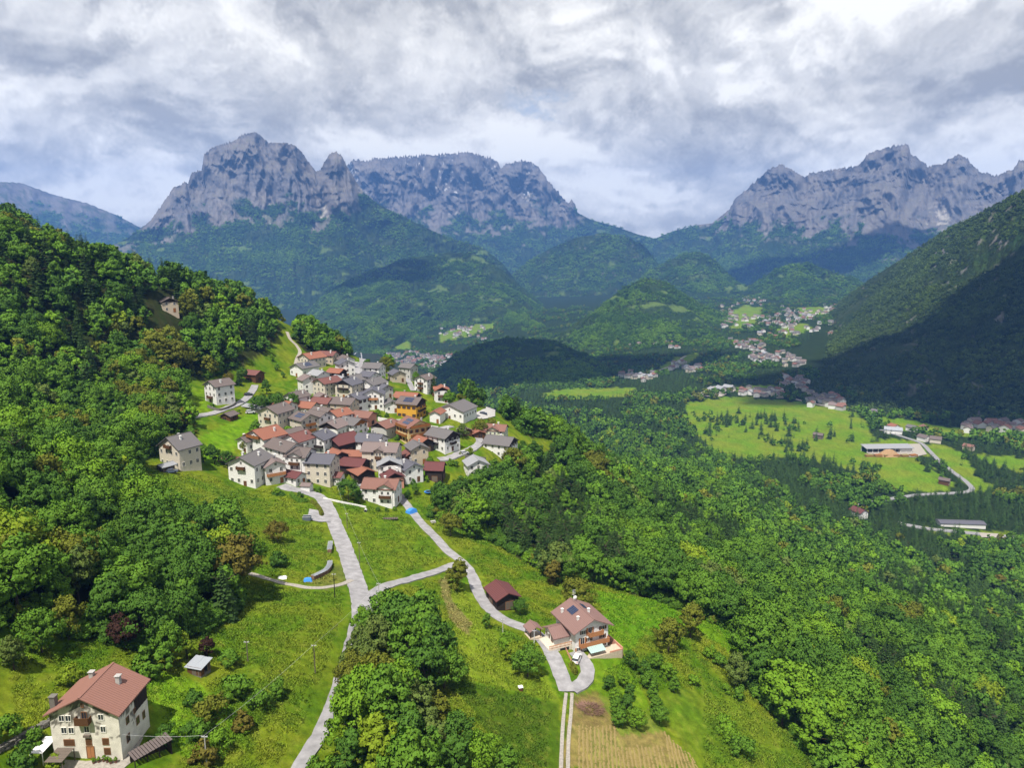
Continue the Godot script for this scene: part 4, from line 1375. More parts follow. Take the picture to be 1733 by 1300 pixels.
func build_village() -> void:
	# lower edge
	house("white house with grey gable roof at the lower corner beside the meadow", 428, 826, H(11, 12, 7.2, -14, "white", "grey", {"floors": 2, "balcony": [1.6], "balcony_width": 0.3, "chimneys": 2}))
	house("white wing with pinkish roof and long terrace joined to the corner house", 463, 821, H(7.5, 9, 6.0, 35, "white", "pinkish", {"balcony": [1], "balcony_wood": "orange wood", "balcony_width": 0.9}))
	house("tall white house with brown roof behind the pinkish roofed wing", 486, 802, H(9.5, 14, 7.6, 52, "white", "brown", {"floors": 3, "chimneys": 2}))
	house("white house with bright orange roof and wooden gable balcony", 452, 776, H(12, 11, 6.8, -32, "white", "orange", {"floors": 2, "balcony": [2], "balcony_wood": "honey wood", "chimneys": 1}))
	house("low white annex with brown roof beside the orange roofed house", 424, 768, H(6, 7, 4.2, -32, "white", "brown", {"chimneys": 2}))
	house("low shed with faded red roof at the meadow's edge", 397, 795, H(5, 9, 2.4, 70, "weathered wood", "red", {"barn": 1, "name": "shed", "chimneys": 0}))
	house("white house with brown roof and balconied cross gable at the lane", 512, 812, H(9.5, 8, 7.4, 78, "white", "brown", {"floors": 3, "cross": 5.2}))
	house("large cream house with dark slate roof and three rows of windows", 548, 824, H(9.5, 10, 7.6, 80, "cream", "slate", {"floors": 3, "blank": 0.05}))
	house("small white annex with red pergola beside the slate roofed cream house", 571, 823, H(4.5, 4.5, 3.0, 80, "white", "red", {"chimneys": 0}))
	house("little white cottage with red roof beside the bend of the lane", 500, 824, H(5.5, 6.5, 2.9, 62, "white", "maroon", {"chimneys": 0}))
	house("tiny white hut with pinkish roof in the garden by the lane", 520, 833, H(3.0, 3.6, 1.7, 80, "white", "pinkish", {"chimneys": 0, "small": true, "name": "hut", "eave": 0.3, "verge": 0.3}))
	house("white house with red brown roof and a row of four gable windows", 507, 780, H(10, 9, 6.6, -28, "white", "red", {"floors": 2}))
	house("dark timber barn with brown roof above the white houses", 497, 758, H(8, 7.5, 5.0, -35, "dark wood", "brown", {"barn": 1, "chimneys": 0}))
	house("white house with slate roof and dark balcony band", 543, 772, H(10, 9, 5.6, -18, "white", "slate", {"balcony": [1], "balcony_wood": "dark wood", "balcony_width": 0.9}))
	house("large timber barn with maroon roof in the middle of the village", 580, 772, H(11.5, 12, 4.6, -38, "dark wood", "maroon", {"barn": 1, "chimneys": 0}))
	house("white house with dark grey roof right of the maroon barn", 629, 776, H(10, 11, 5.6, 72, "white", "slate", {"chimneys": 2}))
	house("timber barn with bright orange roof behind the red tin barn", 572, 792, H(6.5, 7, 4.4, 40, "dark wood", "orange", {"barn": 1, "chimneys": 0}))
	house("low open barn with long orange roof", 604, 788, H(6, 11, 3.6, 84, "dark wood", "orange", {"barn": 1, "chimneys": 0}))
	house("timber barn with red tin roof", 600, 808, H(8, 10, 4.0, 74, "dark wood", "maroon", {"barn": 1, "chimneys": 0}))
	house("low timber barn with orange roof turned across the lane", 613, 820, H(7, 9, 3.8, 38, "dark wood", "orange", {"barn": 1, "chimneys": 0}))
	house("long cream house with pinkish roof and small central dormer", 648, 801, H(10, 14, 7.2, 84, "cream", "pinkish", {"floors": 3, "blank": 0.2, "cross": 3.0, "chimneys": 2}))
	house("white house with orange red roof and red awning facing the meadow", 648, 858, H(9.5, 12.5, 5.6, 82, "white", "terracotta", {"floors": 2, "cross": 5.4, "cross_at": 2.8}))
	house("white house with pale grey roof and dark gable balcony", 660, 813, H(9, 8.5, 5.2, 12, "white", "pale", {"balcony": [1], "balcony_wood": "dark wood", "timber": 0.1}))
	house("white house with slate roof and tall white chimney", 694, 820, H(8, 8.5, 5.0, 34, "white", "slate", {"chimneys": 2}))
	house("low pink house with maroon roof behind the awning house", 664, 828, H(7.5, 8, 3.6, 25, "pink", "maroon", {"timber": 0.2}))
	house("square timber barn with maroon roof standing alone in grass", 737, 817, H(7, 7, 5.0, 84, "dark wood", "maroon", {"barn": 1, "chimneys": 0, "rise": 2.2}))
	house("white house with pale roof among trees below the barn", 806, 819, H(9, 8, 6.6, 18, "white", "pale", {"floors": 3, "blank": 0.05, "chimneys": 0}))
	house("white house with wide grey brown roof and black timber gable", 847, 777, H(11, 13, 5.2, 66, "white", "grey", {"floors": 2, "timber": 1.2, "blank": 0.0}))
	house("pale green house with red brown cross gabled roof", 838, 750, H(8.5, 11, 5.2, 76, "pale green", "terracotta", {"cross": 5.0, "chimneys": 2}))
	house("open carport with orange roof on the gravel drive", 808, 742, H(6, 6.5, 2.3, 20, "brown wood", "orange", {"name": "carport", "barn": 1, "chimneys": 0, "rise": 1.0}))
	house("small shed with tan roof under the blossoming tree", 787, 738, H(5, 5.5, 2.2, 30, "brown wood", "pinkish", {"name": "shed", "barn": 1, "chimneys": 0}))
	house("white house with grey roof and black timber gable above a stone base", 750, 768, H(10, 12, 5.8, 52, "white", "grey", {"floors": 2, "timber": 1.8, "balcony": [1], "balcony_wood": "dark wood", "side_balcony": true, "balcony_width": 0.35}))
	house("yellow chalet with orange tiled roof, solar panels and wooden balconies", 701, 754, H(12, 11, 6.8, 38, "yellow", "terracotta", {"floors": 2, "balcony": [1, 2], "balcony_wood": "honey wood", "side_balcony": true, "balcony_width": 0.8, "solar": 1, "shutters": "wall honey wood"}))
	house("grey house with red brown roof left of the yellow chalet", 652, 744, H(9, 9, 4.4, -28, "grey", "terracotta", {"timber": 0.2}))
	house("small outbuilding with red roof between two larger houses", 668, 731, H(5.5, 6, 3.0, 28, "grey", "red", {"chimneys": 0}))
	house("barn with orange roof and dark gable below the yellow chalet", 716, 768, H(7, 7, 4.6, 40, "dark wood", "orange", {"barn": 1, "chimneys": 0}))
	house("pale plastered house with grey roof and dark end below the orange barn", 706, 788, H(7.5, 8.5, 5.8, 26, "beige", "grey", {"floors": 2}))
	house("small shed with red brown roof beside the long cream house", 692, 786, H(5, 5.5, 3.4, 30, "brown wood", "red", {"barn": 1, "name": "shed", "chimneys": 0}))
	# the middle of the village
	house("ochre yellow house with dark timber upper storey and red brown roof", 697, 712, H(10.5, 11, 6.8, 70, "ochre", "brown", {"floors": 2, "timber": 1.6, "balcony": [1], "balcony_wood": "dark wood", "shutters": "wall brown wood", "solar": 1}))
	house("house with orange roof behind the ochre house", 690, 693, H(8.5, 12, 4.6, 72, "white", "orange", {"timber": 0.3}))
	house("plain white annex with thin orange roof beside the ochre house", 741, 717, H(5.5, 8, 4.2, -14, "white", "orange", {"chimneys": 0, "blank": 1.0}))
	house("wide low white building with grey roof and car terrace", 773, 714, H(16, 15, 4.2, -24, "white", "grey", {"floors": 1, "rise": 3.0, "chimneys": 0}))
	house("tall white house with brown roof at the wood's edge", 720, 667, H(8.5, 8.5, 6.8, -28, "white", "brown", {"floors": 3, "blank": 0.05, "balcony": [1, 2], "balcony_width": 0.4}))
	house("white house with orange roof half hidden by trees", 748, 682, H(7.5, 7.5, 5.8, 10, "white", "orange", {"floors": 2, "timber": 0.2, "balcony": [1], "cross": 3.5}))
	house("stone grey house with slate roof at the far end of the lane", 672, 648, H(8, 8, 4.0, 30, "beige", "slate", {"chimneys": 0}))
	house("tall grey beige house with grey brown roof beyond the slate house", 692, 643, H(8, 9, 6.6, 60, "grey", "grey", {"floors": 2}))
	# upper houses
	house("cream house with orange roof at the top of the village", 529, 626, H(11, 12, 5.4, -34, "cream", "orange", {"floors": 2, "chimneys": 1}))
	house("house with red roof beside the hairpin road", 556, 617, H(8, 11, 4.4, 74, "beige", "red", {"floors": 2, "chimneys": 2}))
	house("house with grey brown roof right of the red roofed one", 586, 623, H(8, 9, 4.0, 35, "white", "brown", {}))
	house("tall white house with slate roof above the little square", 585, 640, H(9, 9, 6.6, 30, "white", "slate", {"floors": 3}))
	house("wide grey roofed house below the topmost cream house", 517, 640, H(10, 13, 4.4, -30, "white", "grey", {"solar": 1}))
	house("half open timber house with orange roof on the square", 571, 646, H(7, 8.5, 4.6, 66, "dark wood", "orange", {"barn": 1, "chimneys": 0}))
	house("white house with faded red roof above dark trees", 522, 668, H(8, 8, 6.4, 36, "white", "pinkish", {"floors": 3}))
	house("white house with pale slate roof tucked behind the long red roofed one", 541, 656, H(8, 9, 5.6, 50, "white", "pale", {"floors": 2}))
	house("long cream house with red roof and arched ground floor", 556, 674, H(9, 12, 6.2, -34, "cream", "red", {"floors": 3, "blank": 0.05}))
	house("low house with pale grey roof behind the slate gable", 576, 660, H(7, 8, 4.2, 45, "white", "pale", {}))
	house("cream house with slate roof and a timbered gable with many windows", 592, 677, H(10.5, 10, 6.4, -22, "cream", "slate", {"floors": 3, "timber": 0.1, "blank": 0.0, "balcony": [2], "balcony_wood": "dark wood"}))
	house("house with broad grey roof and dark timber gable", 606, 658, H(9.5, 11, 4.2, -40, "dark wood", "grey", {"barn": 1, "chimneys": 0}))
	house("tall white house with grey roof and roof terrace", 634, 648, H(9, 10, 7.0, 76, "white", "grey", {"floors": 3}))
	house("white house with slate roof stepping down from the tall one", 626, 656, H(8, 8, 5.0, 60, "white", "slate", {"floors": 2}))
	house("white gabled house with grey roof and iron balcony", 632, 672, H(10, 12, 5.2, -26, "white", "grey", {"floors": 2, "balcony": [1], "balcony_wood": "dark wood"}))
	house("small grey house with slate roof below the grey gabled house", 650, 676, H(7, 8, 4.6, 40, "grey", "slate", {}))
	house("big white house with slate roof and red flowered balcony", 633, 694, H(11, 9, 6.6, 6, "white", "slate", {"floors": 3, "balcony": [2], "balcony_wood": "orange wood", "balcony_width": 0.5}))
	house("white house with slate blue roof and shutters beside the garden", 607, 699, H(9.5, 9.5, 5.6, -32, "white", "slate", {"floors": 2, "chimneys": 2, "shutters": "wall dark wood"}))
	house("long house with grey brown roof over pale walls in the village core", 582, 707, H(9, 13, 5.4, 72, "beige", "brown", {"floors": 2, "chimneys": 2}))
	house("white house with two tone orange roof", 575, 726, H(9, 9, 5.0, -36, "white", "orange", {"floors": 2}))
	house("barn with brick red walls and terracotta roof", 617, 724, H(8, 9, 4.6, 70, "pink", "terracotta", {"barn": 1, "chimneys": 0}))
	house("house with grey roof and wooden loggia below the two tone roof", 598, 740, H(9, 10, 4.6, 58, "white", "grey", {"timber": 0.6, "timber_wood": "honey wood", "chimneys": 2}))
	house("chalet with pinkish roof and dark timbered gable", 566, 745, H(10, 9, 4.4, -20, "white", "pinkish", {"timber": 0.5}))
	house("tall cream house with brown roof beside the meadow", 470, 735, H(11, 11, 7.8, -22, "cream", "brown", {"floors": 3, "blank": 0.2, "balcony": [2], "balcony_width": 0.25}))
	house("house with orange roof behind the tall cream house", 482, 710, H(9, 9, 4.6, 64, "white", "orange", {}))
	house("white house with brown roof at the upper edge of the old core", 504, 696, H(9, 9, 5.4, -30, "white", "brown", {"floors": 2, "chimneys": 2}))
	house("low house with bright orange roof in the old core", 522, 708, H(8, 9, 4.0, 70, "cream", "orange", {}))
	house("low house with dark red roof in the old core", 546, 700, H(8, 10, 4.0, 74, "beige", "red", {}))
	house("small shed with faded pink roof by the garden wall", 545, 684, H(5.5, 7, 2.8, 30, "pink", "pinkish", {"chimneys": 0, "name": "shed"}))
	house("cream house with brown roof, solar panels and orange balconies", 517, 742, H(9, 9.5, 6.8, 48, "cream", "brown", {"floors": 3, "solar": 1, "balcony": [1, 2], "balcony_wood": "honey wood", "balcony_width": 0.5}))
	house("tall narrow white house with brown roof beside the solar roof", 541, 737, H(8, 10, 6.8, 54, "white", "brown", {"floors": 3}))
	house("house with brown roof squeezed between the core houses", 548, 722, H(8.5, 9, 4.8, 66, "beige", "brown", {}))
	house("white house with grey roof under the cypress", 662, 700, H(7, 8, 3.8, 20, "white", "grey", {}))
	# outlying
	house("white three storey house with brown roof alone above the curved lane", 374, 686, H(9.5, 9.5, 7.4, -36, "white", "brown", {"floors": 3, "blank": 0.05, "balcony": [1], "balcony_width": 0.4}), "houses outside the village")
	house("cream house with grey roof standing alone below the wood", 308, 797, H(11.5, 8.5, 6.8, -30, "cream", "grey", {"floors": 2, "rise": 3.6, "blank": 0.2, "balcony": [2], "balcony_width": 0.3, "chimneys": 2}), "houses outside the village")
	house("small brown timber hut in the bright meadow", 389, 713, H(5, 5.5, 2.0, -14, "brown wood", "brown", {"name": "hut", "barn": 1, "chimneys": 0}), "houses outside the village")
	house("barn with red roof behind the walnut trees", 429, 648, H(7, 10, 4.0, 68, "brown wood", "red", {"barn": 1, "chimneys": 0}), "houses outside the village")
	house("old grey house with dark roof high in the wood", 288, 531, H(8, 9, 5.0, 34, "beige", "brown", {"floors": 2, "timber": 0.4, "glade": 1}), "houses outside the village")
	house("old timber barn with faded red tin roof beside the lane to the villa", 850, 1034, H(6.5, 8, 3.4, 24, "dark wood", "maroon", {"barn": 1, "chimneys": 0, "ribs": 0.7, "rise": 1.5}), "houses outside the village")
	house("long low carport with pale roof on the bank above the tall cream house", 436, 702, H(5, 13, 2.0, 62, "concrete", "pale", {"name": "carport", "chimneys": 0, "small": true, "rise": 0.7, "blank": 1.0}), "houses outside the village")
	house("low lean to with pale roof beside the lone cream house", 282, 800, H(3.5, 4.5, 1.9, -30, "weathered wood", "pale", {"name": "shed", "barn": 1, "chimneys": 0, "rise": 0.6}), "houses outside the village")

# ---------------------------------------------------------------- roads
func smooth_line(px: Array, step: float, from := 45.0) -> PackedVector3Array:
	var c := Curve3D.new()
	var pts := []
	for i in range(0, px.size(), 2): pts.append(hit(px[i], px[i + 1], from))
	for i in pts.size():
		var a: Vector3 = pts[maxi(i - 1, 0)]
		var b: Vector3 = pts[mini(i + 1, pts.size() - 1)]
		var t := (b - a) / 6.0
		c.add_point(pts[i], -t, t)
	c.bake_interval = step
	return c.get_baked_points()

func road(called: String, label: String, px: Array, width: float, m: Material, lift := 0.16, end_width := -1.0, from := 45.0) -> void:
	var pts := smooth_line(px, 2.0 if width < 12.0 and from < 400.0 else 8.0, from)
	var st := S()
	var rows := []
	var n := pts.size()
	for i in n:
		var d := (pts[mini(i + 1, n - 1)] - pts[maxi(i - 1, 0)])
		d.y = 0
		var side := d.normalized().cross(Vector3.UP)
		var w := lerpf(width, end_width if end_width > 0 else width, i / maxf(1.0, n - 1.0)) / 2
		w += (0.12 * nz3.get_noise_1d(i * 0.35) + 0.10 * nz2.get_noise_1d(i * 1.1)) * minf(w, 2.0)
		var row := []
		for k in 5:
			var s := (k / 2.0 - 1.0)
			var p := pts[i] + side * w * s
			p.y = gh(p.x, p.z) + lift
			row.append(p)
		# level the cross section a little, as a made road is
		var mid: float = (row[0].y + row[4].y + row[2].y) / 3.0
		for k in 5: row[k].y = maxf(lerpf(row[k].y, mid, 0.5), row[k].y - lift * 0.55)
		rows.append(row)
		if i % 2 == 0 and from < 400.0: clear.append([pts[i].x, pts[i].z, w + 2.4])
		elif from >= 400.0: clear.append([pts[i].x, pts[i].z, w + 5.0])
	for i in n - 1:
		for k in 4:
			quad(st, rows[i][k], rows[i + 1][k], rows[i + 1][k + 1], rows[i][k + 1])
		var dn := Vector3(0, -0.9, 0)
		quad(st, rows[i][0] + dn, rows[i + 1][0] + dn, rows[i + 1][0], rows[i][0])
		quad(st, rows[i][4], rows[i + 1][4], rows[i + 1][4] + dn, rows[i][4] + dn)
	lone(called, done(st), m, label, "", Vector3.ZERO, 0.0, "", "structure")

func apron(called: String, label: String, px: Array, m: Material, lift := 0.2) -> void:
	# a paved patch that follows the ground
	var ring := PackedVector2Array()
	for i in range(0, px.size(), 2):
		var p := hit(px[i], px[i + 1])
		ring.append(Vector2(p.x, p.z))
	if Geometry2D.is_polygon_clockwise(ring): ring.reverse()
	# cut into small pieces so that it bends with the land
	var lo := ring[0]
	var hi := ring[0]
	for q in ring:
		lo = lo.min(q)
		hi = hi.max(q)
	var st := S()
	var c := 2.0
	var x := lo.x
	while x < hi.x:
		var z := lo.y
		while z < hi.y:
			for piece in Geometry2D.intersect_polygons(ring, PackedVector2Array([Vector2(x, z), Vector2(x + c, z), Vector2(x + c, z + c), Vector2(x, z + c)])):
				var ix := Geometry2D.triangulate_polygon(piece)
				for i in range(0, ix.size(), 3):
					var a: Vector2 = piece[ix[i]]; var b: Vector2 = piece[ix[i + 1]]; var d: Vector2 = piece[ix[i + 2]]
					if (b - a).cross(d - a) < 0.0:
						var e := b; b = d; d = e
					tri(st, Vector3(a.x, gh(a.x, a.y) + lift, a.y), Vector3(b.x, gh(b.x, b.y) + lift, b.y), Vector3(d.x, gh(d.x, d.y) + lift, d.y))
			if Geometry2D.is_point_in_polygon(Vector2(x, z), ring): clear.append([x, z, 3.0])
			z += c
		x += c
	lone(called, done(st), m, label, "", Vector3.ZERO, 0.0, "", "structure")

func build_roads() -> void:
	road("road", "pale village road climbing through the meadows", [614, 1052, 610, 1010, 598, 970, 584, 930, 570, 895, 556, 862, 541, 842, 515, 832, 494, 828, 476, 822], 4.9, M.asphalt)
	road("road_003", "lower end of the village road under the clump of trees", [500, 1312, 522, 1275, 545, 1238, 565, 1195, 584, 1140, 598, 1092, 611, 1044], 2.4, M.asphalt, 0.19, 4.2)
	road("road_001", "narrow road leaving the fork towards the right", [612, 1042, 622, 1020, 636, 1002, 660, 990, 700, 979, 740, 967, 772, 956, 792, 962], 3.4, M.asphalt, 0.20, 2.9)
	road("road_002", "lane from the village past the barn to the villa", [676, 838, 694, 862, 712, 885, 735, 908, 756, 932, 785, 955, 800, 978, 808, 1000, 820, 1022, 842, 1044, 872, 1058, 905, 1073, 925, 1093, 940, 1120, 950, 1145, 960, 1172], 3.4, M.asphalt, 0.24, 3.8)
	road("driveway", "looping drive of the villa", [966, 1168, 984, 1158, 994, 1143, 992, 1126, 982, 1113, 972, 1104], 3.4, M.asphalt, 0.26, 3.4)
	road("track", "pale wheel track below the fork", [958, 1174, 954, 1210, 951, 1255, 949, 1310], 0.75, M.gravel, 0.18)
	road("track_001", "second pale wheel track below the fork", [968, 1174, 966, 1210, 962, 1255, 961, 1310], 0.75, M.gravel, 0.18)
	road("footpath", "grey path joining the road from the wood", [408, 968, 440, 976, 480, 988, 520, 995, 560, 993, 596, 982], 1.7, M.gravel, 0.14)
	road("lane", "curved lane to the lone white house", [322, 707, 350, 702, 375, 695, 400, 686, 416, 676, 426, 664, 432, 652], 3.6, M.asphalt, 0.2)
	road("footpath_001", "dirt path up the grass above the village", [500, 622, 503, 608, 508, 596, 502, 585, 492, 575, 486, 562], 2.0, M.gravel, 0.2)
	road("lane_001", "hairpin lane at the top of the village", [600, 600, 612, 602, 614, 608, 602, 613, 585, 622, 565, 632, 552, 645, 548, 655], 4.2, M.asphalt, 0.3)
	road("lane_002", "lane along the white retaining walls", [628, 712, 650, 722, 680, 728, 715, 728, 745, 726, 765, 722], 3.4, M.asphalt, 0.3)
	road("lane_003", "concrete drive between the right hand houses", [742, 778, 760, 776, 780, 768, 800, 760, 812, 750, 810, 742], 3.8, M.asphalt, 0.3)
	road("lane_004", "lane between the core houses", [618, 842, 610, 815, 624, 790, 660, 775, 690, 772], 3.4, M.asphalt, 0.3)
	road("lane_005", "lane beside the tall white house", [700, 662, 694, 650, 688, 640], 3.2, M.asphalt, 0.3)
	apron("car_terrace", "concrete terrace of the low white building", [800, 706, 822, 693, 842, 696, 838, 706, 815, 712], M["wall concrete"], 0.5)
	apron("parking_bay", "paved bay beside the village road", [524, 862, 546, 866, 556, 872, 560, 884, 540, 884, 520, 878], M.asphalt, 0.22)
	apron("junction", "wide paved fork of the village road", [596, 1000, 622, 1012, 650, 990, 646, 1020, 622, 1062, 606, 1060], M.asphalt, 0.17)
	apron("farmyard", "stony yard before the old house", [100, 1287, 205, 1289, 235, 1245, 243, 1250, 222, 1292, 205, 1306, 104, 1306], M.gravel, 0.12)
	road("valley_road", "valley road with a sharp bend", [1440, 856, 1480, 850, 1520, 843, 1560, 838, 1600, 836, 1632, 834, 1644, 828, 1634, 816, 1612, 800, 1590, 782, 1572, 764, 1560, 752, 1540, 744, 1515, 736, 1490, 728], 5.5, M.tarmac, 0.8, -1.0, 400.0)
	road("valley_road_001", "main road on the valley floor", [1520, 886, 1560, 894, 1600, 899, 1660, 905, 1733, 912, 1800, 918], 7.0, M.tarmac, 0.8, -1.0, 400.0)
	road("valley_road_002", "farm road on the valley terrace", [1170, 672, 1195, 664, 1240, 662], 6.0, M.gravel, 0.8, -1.0, 400.0)
	road("valley_road_003", "small road across the far meadow", [1345, 676, 1380, 684, 1410, 690], 6.0, M.gravel, 0.8, -1.0, 400.0)
	road("valley_road_004", "winding track in the far meadow", [1110, 630, 1130, 622, 1160, 614, 1152, 608, 1160, 603], 6.0, M.gravel, 0.8, -1.0, 400.0)
	build_hay()

func build_hay() -> void:
	# swaths of cut grass lie in rows on the mown field
	var home := thing("hay_rows", "rows of cut hay drying on the mown field below the villa", "hay")
	home.set_meta("kind", "stuff")
	var r := RandomNumberGenerator.new()
	r.seed = 3
	for k in 30:
		var u0 := 980.0 + k * 6.6
		var top := 1228.0 if u0 < 1042 else 1262.0 + absf(u0 - 1090.0) * 0.12
		if u0 > 1120: top = 1235.0 + (u0 - 1120.0) * 0.9
		var a := hit(u0, top + r.randf_range(-3, 3))
		var b := hit(u0 + (u0 - 1000.0) * 0.10 + 2.0, 1320)
		var st := S()
		var n := 46
		var last := []
		for i in n + 1:
			var p := a.lerp(b, i / float(n))
			p.x += 0.16 * nz.get_noise_2d(i * 0.09, k * 3.0) + r.randf_range(-0.07, 0.07)
			var w := 0.10 + 0.20 * r.randf()
			var row := []
			for q in 3:
				var x := p.x + (q - 1) * w
				row.append(Vector3(x, gh(x, p.z) + (0.02 if q != 1 else 0.07 + 0.06 * r.randf()), p.z))
			if r.randf() < 0.05: last = []
			if last.size():
				for q in 2: quad(st, last[q], last[q + 1], row[q + 1], row[q])
			last = row
		part("hay_row", done(st), M.straw, home).set_meta("kind", "stuff")

# ---------------------------------------------------------------- the old stone house
func build_old_house() -> void:
	var w := 10.4
	var l := 8.2
	var h := 7.6
	var rise := 2.7
	var p := hit(151, 1284)
	var t := thing("farmhouse", "tall old stone farmhouse with patchy plaster and red tile roof", "house", Vector3(p.x, p.y + 0.1, p.z - l / 2), 0.0, "houses outside the village")
	clear.append([p.x, p.z - l / 2, 9.0])
	# plaster that has come off in patches, more of it under the eaves: a fine grid of the wall's own colours
	var vs := S()
	var paint_face := func(width: float, turn: float, far: float, gable: bool):
		var b := Basis(Vector3.UP, turn)
		var c := 0.26
		var n := int(width / c)
		for i in n:
			var x0 := -width / 2 + width * i / n
			var x1 := -width / 2 + width * (i + 1) / n
			var t0 := h + (rise * (1.0 - absf(x0) * 2 / width) if gable else 0.0)
			var t1 := h + (rise * (1.0 - absf(x1) * 2 / width) if gable else 0.0)
			var rows := 34
			for j in rows:
				var q := []
				for k in [[x0, t0, 0], [x0, t0, 1], [x1, t1, 1], [x1, t1, 0]]:
					var y: float = lerpf(-2.0, k[1], (j + k[2]) / float(rows))
					q.append(Vector3(k[0], y, far))
				for k in [0, 1, 2, 0, 2, 3]:
					var v: Vector3 = q[k]
					var s := nz.get_noise_2d(v.x * 0.30 + turn * 9.0, v.y * 0.26) + 0.6 * nz2.get_noise_2d(v.x * 1.1, v.y * 1.1)
					var bare := smoothstep(0.02, 0.22, s + (v.y - 6.2) * 0.16)
					var stone := Color(0.22, 0.205, 0.18) * (0.75 + 0.55 * nz3.get_noise_2d(v.x * 2.6, v.y * 3.6))
					var col := Color(0.74, 0.70, 0.635) * (1.0 + 0.22 * nz2.get_noise_2d(v.x * 0.6, v.y * 0.6))
					vs.set_color(col.lerp(stone, bare))
					vs.set_normal(b * Vector3.BACK)
					vs.add_vertex(b * v)
	paint_face.call(w, 0.0, l / 2, true)
	paint_face.call(l, PI / 2, w / 2, false)
	paint_face.call(l, -PI / 2, w / 2, false)
	paint_face.call(w, PI, l / 2, true)
	var wallm := mat("old plaster", Color.WHITE, 0.95, noise_tex("plaster", 0.02, 6, 0.80, 1.0), 0.5, 0.2)
	wallm.vertex_color_use_as_albedo = true
	part("wall", vs.commit(), wallm, t)
	mat("roof old tile", lin(0.30, 0.155, 0.125), 0.85, noise_tex("tile", 0.05, 5, 0.68, 1.0), 0.45, 0.25)
	var roof := part("roof", gable_roof(w, l, h, rise, 0.55, 0.65, 0.2, 0.42), M["roof old tile"], t)
	for c in [[2.6, -1.2, 1.0], [-2.4, -2.6, 0.7]]:
		var ch := part("chimney", chimney_mesh(c[2]), M["wall concrete"], roof)
		ch.position = Vector3(c[0], h + rise - absf(c[0]) * rise / (w / 2) + 0.2, c[1])
	var tall := S()
	box(tall, Vector3(-0.4, -1.5, -0.4), Vector3(0.4, 1.5, 0.4))
	box(tall, Vector3(-0.5, 1.5, -0.5), Vector3(0.5, 1.65, 0.5))
	var tc := part("chimney", done(tall), M.stone, roof)
	tc.position = Vector3(-w / 2 + 0.1, h + 0.5, l / 2 - 1.2)
	var z := l / 2 + 0.006
	# four rows of windows on the front
	for a in [[-3.35, 6.3, 0.75, 0.9], [-2.35, 6.3, 0.75, 0.9], [2.6, 6.5, 0.75, 0.9], [-3.2, 4.25, 0.75, 0.95], [-2.1, 4.25, 0.75, 0.95], [0.25, 4.4, 0.7, 0.95], [2.75, 4.45, 0.7, 0.95]]:
		window(t, Vector3(a[0], a[1], z), 0.0, a[2], a[3])
	window(t, Vector3(0.1, 6.55, z), 0.0, 0.7, 1.25, "", "brown frame")
	window(t, Vector3(0.0, 8.65, z), 0.0, 0.3, 0.55, "", "brown frame")
	for a in [[-2.65, 2.2, 1.5, 0.95], [0.35, 2.25, 0.8, 1.0], [2.9, 2.35, 0.85, 1.0], [3.0, 0.7, 0.85, 1.0]]:
		window(t, Vector3(a[0], a[1], z), 0.0, a[2], a[3], "wall brown wood", "brown frame", true, "shuttered_window")
	door(t, Vector3(0.45, 0.1, z), 0.0, 1.05, 1.85, "wall orange wood")
	balcony(t, Vector3(0.05, 6.25, l / 2), 0.0, 2.1, "wall brown wood", 0.9)
	var box_ := S()
	box(box_, Vector3(-0.5, 0, 0), Vector3(0.5, 0.35, 0.35))
	part("window_box", done(box_), M["wall weathered wood"], t).position = Vector3(0.25, 3.7, l / 2 + 0.02)
	for a in [[1.9, 4.3, 0.7, 1.1], [-0.8, 2.3, 0.75, 1.2], [-0.2, 4.6, 0.5, 0.8], [2.2, 1.4, 0.75, 1.2], [-2.6, 2.0, 0.6, 1.2]]:
		window(t, Vector3(w / 2 + 0.006, a[1], a[0]), PI / 2, a[2], a[3], "", "brown frame")
	var loft := S()
	for i in 9: box(loft, Vector3(w / 2 + 0.01, 4.6, -l / 2 + 0.05 + i * 0.42), Vector3(w / 2 + 0.06 + 0.02 * (i % 2), h - 0.1, -l / 2 + 0.44 + i * 0.42))
	var lb := part("loft_boarding", done(loft), M["wall dark wood"], t)
	lb.set_meta("label", "blackened timber loft side")
	# what leans and stands about it
	var at := t.position
	var st := S()
	for i in 8:
		box(st, Vector3(-1.3, 2.1 + 0.02 * (i % 2), -1.5 + i * 0.4), Vector3(1.3, 2.16 + 0.02 * (i % 2), -1.12 + i * 0.4))
	for s in [-1, 1]:
		for q in [-1, 1]: box(st, Vector3(s * 1.2 - 0.06, -1.5, q * 1.4 - 0.06), Vector3(s * 1.2 + 0.06, 2.1, q * 1.4 + 0.06))
	var pw := thing("pergola", "reed covered pergola with vines before the old farmhouse", "pergola", at + Vector3(-2.9, 0.0, l / 2 + 2.0))
	part("reed_roof", done(st), M["wall weathered wood"], pw)
	var vine := part("vine", bushes[1], tinted("yellow green", GREENS["yellow green"]), pw)
	vine.position = Vector3(-0.4, 0.4, 0.6)
	vine.scale = Vector3(0.26, 0.20, 0.22)
	var c2 := S()
	box(c2, Vector3(-0.95, 2.2, -1.9), Vector3(0.95, 2.28, 1.9))
	box(c2, Vector3(-0.97, 1.9, -1.92), Vector3(0.97, 2.28, -1.87))
	for s in [-1, 1]:
		for q in [-1, 1]: box(c2, Vector3(s * 0.9 - 0.05, -1.5, q * 1.8 - 0.05), Vector3(s * 0.9 + 0.05, 2.2, q * 1.8 + 0.05))
	lone("canopy", done(c2), M["white cloth"], "white flat canopy on posts beside the old farmhouse", "canopy", at + Vector3(-6.3, 0.3, l / 2 + 0.4))
	lean_to(hit(257, 1282), 1.6, 5.6, deg_to_rad(-36), "long narrow wood shed with weathered board roof beside the farmyard", "roof brown")
